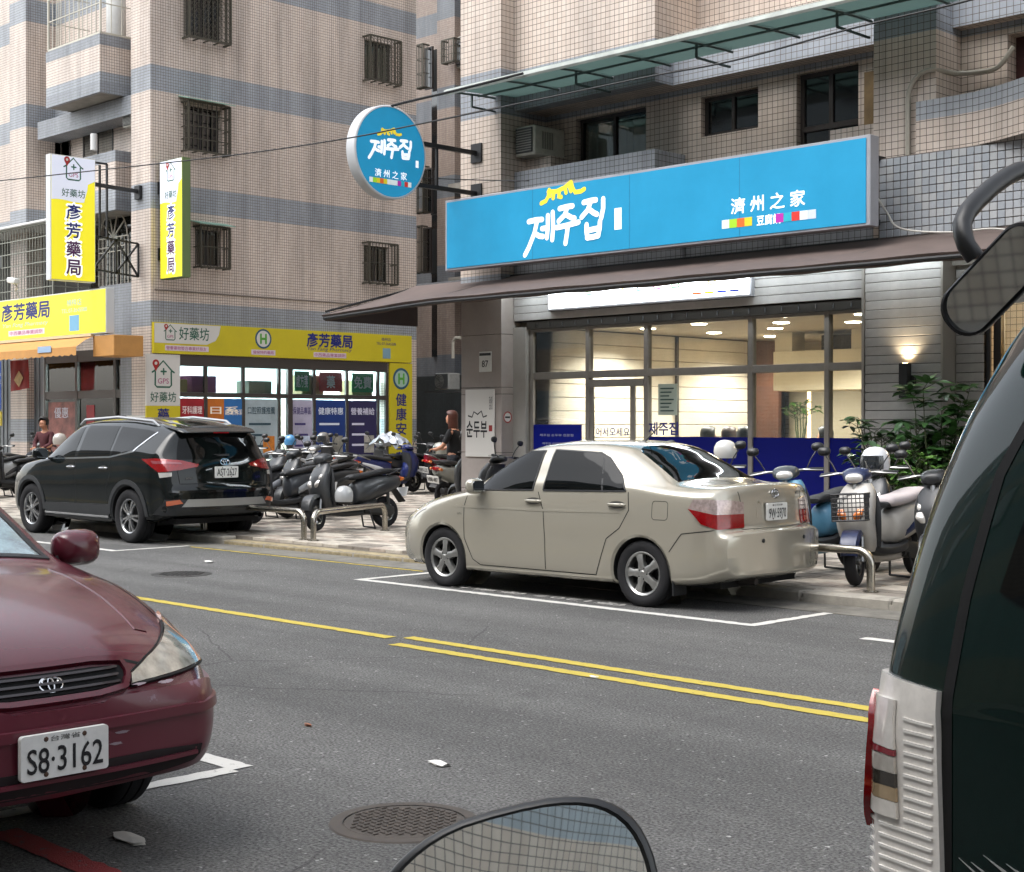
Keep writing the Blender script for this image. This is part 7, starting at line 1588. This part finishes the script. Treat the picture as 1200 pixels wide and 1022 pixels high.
# ------------------------------------------------------------------ people
def skin_mesh(name, pts, edges, rad, mat, parent, lv=2, root=0):
    me = bpy.data.meshes.new(name); me.from_pydata(pts, edges, []); me.materials.append(mat); o = link(bpy.data.objects.new(name, me), parent)
    md = o.modifiers.new('skin', 'SKIN'); md.use_smooth_shade = True; sv_ = me.skin_vertices[0].data
    for i, r_ in enumerate(rad): sv_[i].radius = (r_, r_) if not isinstance(r_, tuple) else r_; sv_[i].use_root = i == root
    sb = o.modifiers.new('sub', 'SUBSURF'); sb.levels = lv; sb.render_levels = lv; return o
def person(label, loc, rz, shirt, pants, hair, pose='stand', long_hair=False, head_tilt=0., skin='b07d62', hand_at=None):
    """standing or seated figure looking along local +x"""
    t = thing('person', label, 'person', loc, rz); SK = M('skin ' + skin, skin, .5, spec=.4); SH = M('shirt ' + shirt, shirt, .85, var=.25, vs=12); PN = M('trousers ' + pants, pants, .85); HR = M('hair ' + hair, hair, .45, var=.3, vs=30)
    seat = pose == 'sit'; hz = .90 if not seat else .50
    P = [(0, 0, hz), (0, 0, hz + .12), (-.01, 0, hz + .28), (-.01, 0, hz + .42), (0, 0, hz + .50), (.015, 0, hz + .56)]
    hd = head_tilt; P += [(.03 + hd * .03, 0, hz + .61), (.04 + hd * .05, 0, hz + .68), (.03 + hd * .05, 0, hz + .76), (.115 + hd * .07, 0, hz + .645 - hd * .02)]
    E_ = [(0, 1), (1, 2), (2, 3), (3, 4), (4, 5), (5, 6), (6, 7), (7, 8), (6, 9)]
    rd = [(.13, .10), (.115, .09), (.125, .095), (.13, .09), (.06, .06), (.05, .05), (.065, .07), (.085, .095), (.07, .08), .018]
    arms = {}
    for s in (1, -1):
        b = len(P); h = hand_at or (.34, .16, hz + .10); hx_, hy, hz_ = h[0], h[1] * s, h[2]
        el = ((.02 + hx_) / 2 - .06, s * .22, (hz + .42 + hz_) / 2 - .10)
        P += [(0, s * .17, hz + .44), el, (hx_ - .08, hy, hz_), (hx_ - .03, hy, hz_ - .005)]; rd += [.055, .042, .030, (.034, .022)]; E_ += [(3, b), (b, b + 1), (b + 1, b + 2), (b + 2, b + 3)]; arms[s] = b
        for f in range(4):
            c = len(P); yy = hy + (f - 1.5) * .02; P += [(hx_ + .015, yy, hz_), (hx_ + .05 - .006 * abs(f - 1), yy, hz_ - .012), (hx_ + .06, yy, hz_ - .045)]; rd += [.0095, .009, .008]; E_ += [(b + 3, c), (c, c + 1), (c + 1, c + 2)]
        c = len(P); P += [(hx_ - .03, hy - s * .035, hz_ - .01), (hx_ + .0, hy - s * .05, hz_ - .03)]; rd += [.0105, .009]; E_ += [(b + 3, c), (c, c + 1)]
    L0 = len(P); legs = {}
    for s in (1, -1):
        b = len(P); legs[s] = b
        if seat: P += [(.06, s * .10, hz - .02), (.44, s * .13, hz - .02), (.42, s * .13, .09), (.52, s * .13, .04)]
        else: P += [(0, s * .09, hz - .08), (.015, s * .10, hz - .44), (-.02, s * .10, .09), (.10, s * .11, .035)]
        rd += [.085, .058, .04, (.045, .03)]; E_ += [(0, b), (b, b + 1), (b + 1, b + 2), (b + 2, b + 3)]
    skin_mesh('body', P, E_, rd, SK, t)
    # clothes: shirt over torso and upper arms, trousers over legs
    q = [(0, 0, hz - .04), P[1], P[2], P[3], (0, 0, hz + .47)]; e = [(0, 1), (1, 2), (2, 3), (3, 4)]; r2 = [(.17, .145), (.15, .125), (.145, .113), (.148, .105), (.075, .075)]
    for s in (1, -1): b = len(q); A_, B_ = V(P[arms[s]]), V(P[arms[s] + 1]); q += [tuple(A_), tuple(A_ + (B_ - A_) * .85)] + ([tuple(P[arms[s] + 2])] if seat else []); r2 += [.07, .056] + ([.042] if seat else []); e += [(3, b), (b, b + 1)] + ([(b + 1, b + 2)] if seat else [])
    skin_mesh('shirt', q, e, r2, SH, t)
    q = [(0, 0, hz + .06), P[0]]; e = [(0, 1)]; r2 = [(.145, .115), (.15, .12)]
    for s in (1, -1): b = len(q); q += P[legs[s]:legs[s] + 3]; r2 += [.1, .072, .058]; e += [(1, b), (b, b + 1), (b + 1, b + 2)]
    skin_mesh('trousers', q, e, r2, PN, t)
    for s in (1, -1): f = P[legs[s] + 2]; mb = MB(); mb.blob([(f[0] - .07, f[1], .045, .03, .03), (f[0] - .03, f[1], .055, .045, .05), (f[0] + .08, f[1], .045, .05, .04), (f[0] + .17, f[1], .03, .035, .025)], n=12); mb.build('shoe', BLK, t, smooth=True)
    hc = V((.03 + hd * .05, 0, hz + .715)); mb = MB()
    rr_ = [(.0005, .112), (.05, .104), (.085, .08), (.10, .04), (.102, 0), (.098, -.05)] + ([(.10, -.12), (.105, -.2), (.09, -.28), (.05, -.33)] if long_hair else [(.085, -.075)])
    vs = []; n = 28; fs = []
    for k in range(n + 1):
        a = R(62 if not long_hair else 78) + (2 * pi - 2 * R(62 if not long_hair else 78)) * k / n
        for i, (r_, z) in enumerate(rr_): fa = a if i > 2 else 2 * pi * k / n; vs.append((hc.x - .012 + r_ * cos(fa) * 1.1, hc.y + r_ * sin(fa), hc.z + z + (.012 * sin(k * 2.1) if i > 5 else 0)))
    m = len(rr_)
    for k in range(n):
        for i in range(m - 1): fs.append((k * m + i, (k + 1) * m + i, (k + 1) * m + i + 1, k * m + i + 1))
    mb.add(vs, fs); ho = mb.build('hair', HR, t, smooth=True, ang=80); so_ = ho.modifiers.new('thick', 'SOLIDIFY'); so_.thickness = .012; so_.offset = 1
    for s in (1, -1):
        mb = MB(); mb.blob([(-.006, 0, 0, .006, .004), (0, 0, 0, .014, .007), (.006, 0, 0, .006, .004)], n=10, T=Matrix.Translation((hc.x + .083, s * .034, hz + .685))); mb.build('eye', INK, t, smooth=True)
        mb = MB(); mb.blob([(-.02, 0, 0, .004, .01), (0, 0, 0, .008, .028), (.02, 0, 0, .006, .02)], n=10, T=Matrix.Translation((hc.x - .0, s * .092, hz + .67))); mb.build('ear', SK, t, smooth=True)
    mb = MB(); mb.blob([(-.005, 0, 0, .008, .003), (0, 0, 0, .022, .007), (.005, 0, 0, .008, .003)], n=10, T=Matrix.Translation((hc.x + .083, 0, hz + .605))); mb.build('mouth', M('lips', '8a4a44', .5), t, smooth=True)
    return t
pw_ = hp(532, 497, 27.2)
person('woman in a black top with long auburn hair looking down at a scooter', (pw_.x, pw_.y, .1), R(205), '0c0c0e', '1c1f26', '4a2416', long_hair=True, head_tilt=.6, hand_at=(.36, .16, 1.02))
pm_ = hp(53, 500, 33.5)
person('man in a maroon plaid shirt seated on a scooter near the pharmacy', (pm_.x, pm_.y, .42), R(-62), '4a1f24', '23262c', '14110f', pose='sit', head_tilt=.8, hand_at=(.32, .10, .62))
for k, (u, Y, sh, hr, lb) in enumerate(((829, 17.0, '2d2a2a', '14110f', 'leftmost diner seen through the restaurant glass, short black hair'), (854, 17.1, '3a3230', '2a1a12', 'middle diner with brown hair behind the blue panels'), (873, 16.9, '17171a', '0d0b0a', 'diner with long black hair beside the window post'), (968, 17.6, 'b9b5ae', '0d0b0a', 'diner in a pale top at the right of the restaurant window'))):
    t_ = (u - 600) / FPX; x = -Y * (1 - t_) / (1 + t_); person(lb, (x, Y, .22), R(60 + 40 * k), sh, '2a2a2c', hr, pose='sit', long_hair=k in (1, 2, 3))
    c_ = thing('dining_chair', ['wooden dining chair under the leftmost diner', 'wooden dining chair under the brown-haired diner', 'wooden dining chair under the long-haired diner', 'wooden dining chair under the diner in pale clothes'][k], 'chair', (x, Y, .12), R(60 + 40 * k), 'restaurant chairs'); WD = M('chair wood', '5a3a22', .5)
    MB().box(-.22, .22, -.21, .21, .43, .47, .01).build('seat', WD, c_); MB().box(-.25, -.22, -.2, .2, .6, .92, .008).build('backrest', WD, c_)
    for sx in (1, -1):
        for sy in (1, -1): MB().box(sx * .2 - .018, sx * .2 + .018, sy * .19 - .018, sy * .19 + .018, 0, .43 if sx > 0 else .9).build('leg', WD, c_)
# ------------------------------------------------------------------ planter
def leaf(L, w, m):
    mb = MB(); A_ = []
    for k in range(6):
        t = k / 5; ww = w * sin(pi * min(1, t * .92 + .04)) ** .8; z = -.22 * L * t * t; A_.append([(L * t, -ww, z + .25 * ww), (L * t, 0, z), (L * t, ww, z + .25 * ww)])
    mb.loft(A_, cap=False, closed=False); o = mb.build('leaf', m, None, smooth=True, fix=False); d = o.data; bpy.data.objects.remove(o); return d
def leaf_mat(nm, c):
    m = M(nm, c, .38, var=.3, vs=14); return m
def plant(label, loc, h, nst, spread, leaves, per, seed, pot=True, big=True):
    rn = random.Random(seed); t = thing('potted_plant', label, 'plant', loc)
    if pot: mb = MB(); mb.lathe([(0, .02), (.17, .0), (.24, .42), (.26, .45), (.24, .46), (.21, .40), (0, .39)], 22); mb.build('pot', M('pot brown', '4a3a30', .7, var=.2, vs=8), t, smooth=True)
    stems = MB(); n = 0; bulk = MB()
    for s in range(nst):
        a = rn.uniform(0, 6.28); r_ = spread * math.sqrt(rn.random()); hh_ = h * rn.uniform(.6, 1); tip = V((r_ * cos(a), r_ * sin(a), hh_)); b0 = V((.06 * cos(a), .06 * sin(a), .36 if pot else 0)); pts = []
        for k in range(7): q = k / 6; pts.append(b0 + (tip - b0) * q + V((0, 0, .12 * sin(pi * q))) + V((rn.uniform(-.015, .015), rn.uniform(-.015, .015), 0)))
        stems.tube(pts, [.012 * (1 - .7 * k / 6) for k in range(7)], 5)
        for k in range(per):
            q = rn.uniform(.35, 1.0) if k < per - 2 else 1; i = min(5, int(q * 6)); base = pts[i] + (pts[i + 1] - pts[i]) * (q * 6 - i); nl = 6 if big else 3; a0 = rn.uniform(0, 6.28); tilt = rn.uniform(-.2, .5)
            pet = base + V((cos(a0), sin(a0), .5)) * rn.uniform(.06, .16); stems.tube([base, pet], .004, 4)
            for j in range(nl):
                aa = a0 + (j - (nl - 1) / 2) * (.9 if big else .8); sc = rn.uniform(.75, 1.2); E2 = Euler((rn.uniform(-.35, .35), -tilt + rn.uniform(-.3, .25), aa)); d = rn.choice(leaves)
                if n < 300: o = link(bpy.data.objects.new('leaf', d), t); o.location = pet; o.rotation_euler = E2; o.scale = (sc, sc, sc)
                else: Mx = Matrix.Translation(pet) @ E2.to_matrix().to_4x4() @ Matrix.Scale(sc, 4); bulk.add([tuple(v.co) for v in d.vertices], [tuple(p.vertices) for p in d.polygons], Mx)
                n += 1
    stems.build('stems', M('stem green', '3a4226', .7), t, smooth=True)
    if bulk.v: b = bulk.build('foliage', leaves[0].materials[0], t, smooth=True, fix=False); b['kind'] = 'stuff'
BIG = [leaf(.17, .035, leaf_mat('leaf deep', '35592c')), leaf(.20, .04, leaf_mat('leaf mid', '46713a')), leaf(.15, .032, leaf_mat('leaf dark', '2a4826'))]; SML = [leaf(.10, .022, leaf_mat('leaf fresh', '577f38')), leaf(.08, .02, leaf_mat('leaf mid', '46713a'))]
plant('tall umbrella plant with glossy finger leaves under the wall lamp', (at(1092, 500, Y=14.95).x, 14.95, .1), 1.86, 13, .42, BIG, 7, 11); plant('leafy shrub with dull oval leaves left of the umbrella plant', (at(1045, 500, Y=15.0).x, 15.0, .1), 1.5, 24, .44, BIG[::2] + SML[:1], 8, 5, big=False); plant('bright green fern-like bush in front of the umbrella plant', (at(1085, 520, Y=14.6).x, 14.6, .1), 1.2, 26, .48, SML, 10, 8, big=False)
plant('small flowering plant on the restaurant bar counter', (-13.2, 19.6, 1.36), .6, 8, .18, SML, 5, 2, pot=False, big=False)
# ------------------------------------------------------------------ near scooter whose mirror fills the bottom edge
F_ = V((-cos(R(45)), cos(R(45)), 0)); R2 = V((cos(R(45)), cos(R(45)), 0)); c0 = F_ * .93
sc_ = scooter(loc=(c0 - F_ * .30 + R2 * .33).to_tuple()[:2] + (0,), rz=R(135), body='26282b', style='classic', mirrors=False, steer=0, lean=0, label='black scooter in the foreground whose mirror shows tiled walls')
Ti = Matrix.Rotation(-R(135), 4, 'Z') @ Matrix.Translation(-V(sc_.location))
cm = c0 + R2 * .0 + V((0, 0, 1.262)); nrm = (-F_ * .965 + V((0, 0, .265)) + R2 * .03).normalized(); ux = (R2 - nrm * R2.dot(nrm)).normalized(); ux = (Matrix.Rotation(R(11), 3, nrm) @ ux); fr_ = Ti @ frameM(cm, ux, nrm.cross(ux))
out = []
for k in range(48):
    a = 2 * pi * k / 48; c, s = cos(a), sin(a); rx, ry = .098, .074; p_ = 2.6 + .5 * c
    out.append((rx * math.copysign(abs(c) ** (2 / p_), c), ry * math.copysign(abs(s) ** (2 / 2.5), s) + .012 * c))
mb = MB(); mb.loft([[tuple(fr_ @ V((x * k_, y * k_, h))) for x, y in out] for k_, h in ((.5, -.035), (.85, -.024), (.98, -.008), (1, .0), (.985, .006), (.95, .0075), (.925, .003))], cap=False); mb.add([tuple(fr_ @ V((x * .5, y * .5, -.035))) for x, y in out], [tuple(range(48))])
mm = mb.build('rear_view_mirror', M('satin black', '111214', .38), sc_, smooth=True, ang=60)
mb = MB(); rows = [[tuple(fr_ @ V((x * k_, y * k_, .0045 - .0012 * k_ * k_))) for x, y in out] for k_ in (.93, .7, .45, .2, .02)]; mb.loft(rows, cap=False); mb.build('mirror_glass', M('clear mirror', 'd6dadb', .015, 1), mm, smooth=True)
mb = MB(); mb.tube([fr_ @ V((-.02, -.06, -.02)), fr_ @ V((-.03, -.14, -.02)), V((.3, .2, 1.03))], .008, 8); mb.build('mirror_stem', MATS['satin black'], sc_, smooth=True)
print('scene built', len(bpy.data.objects))
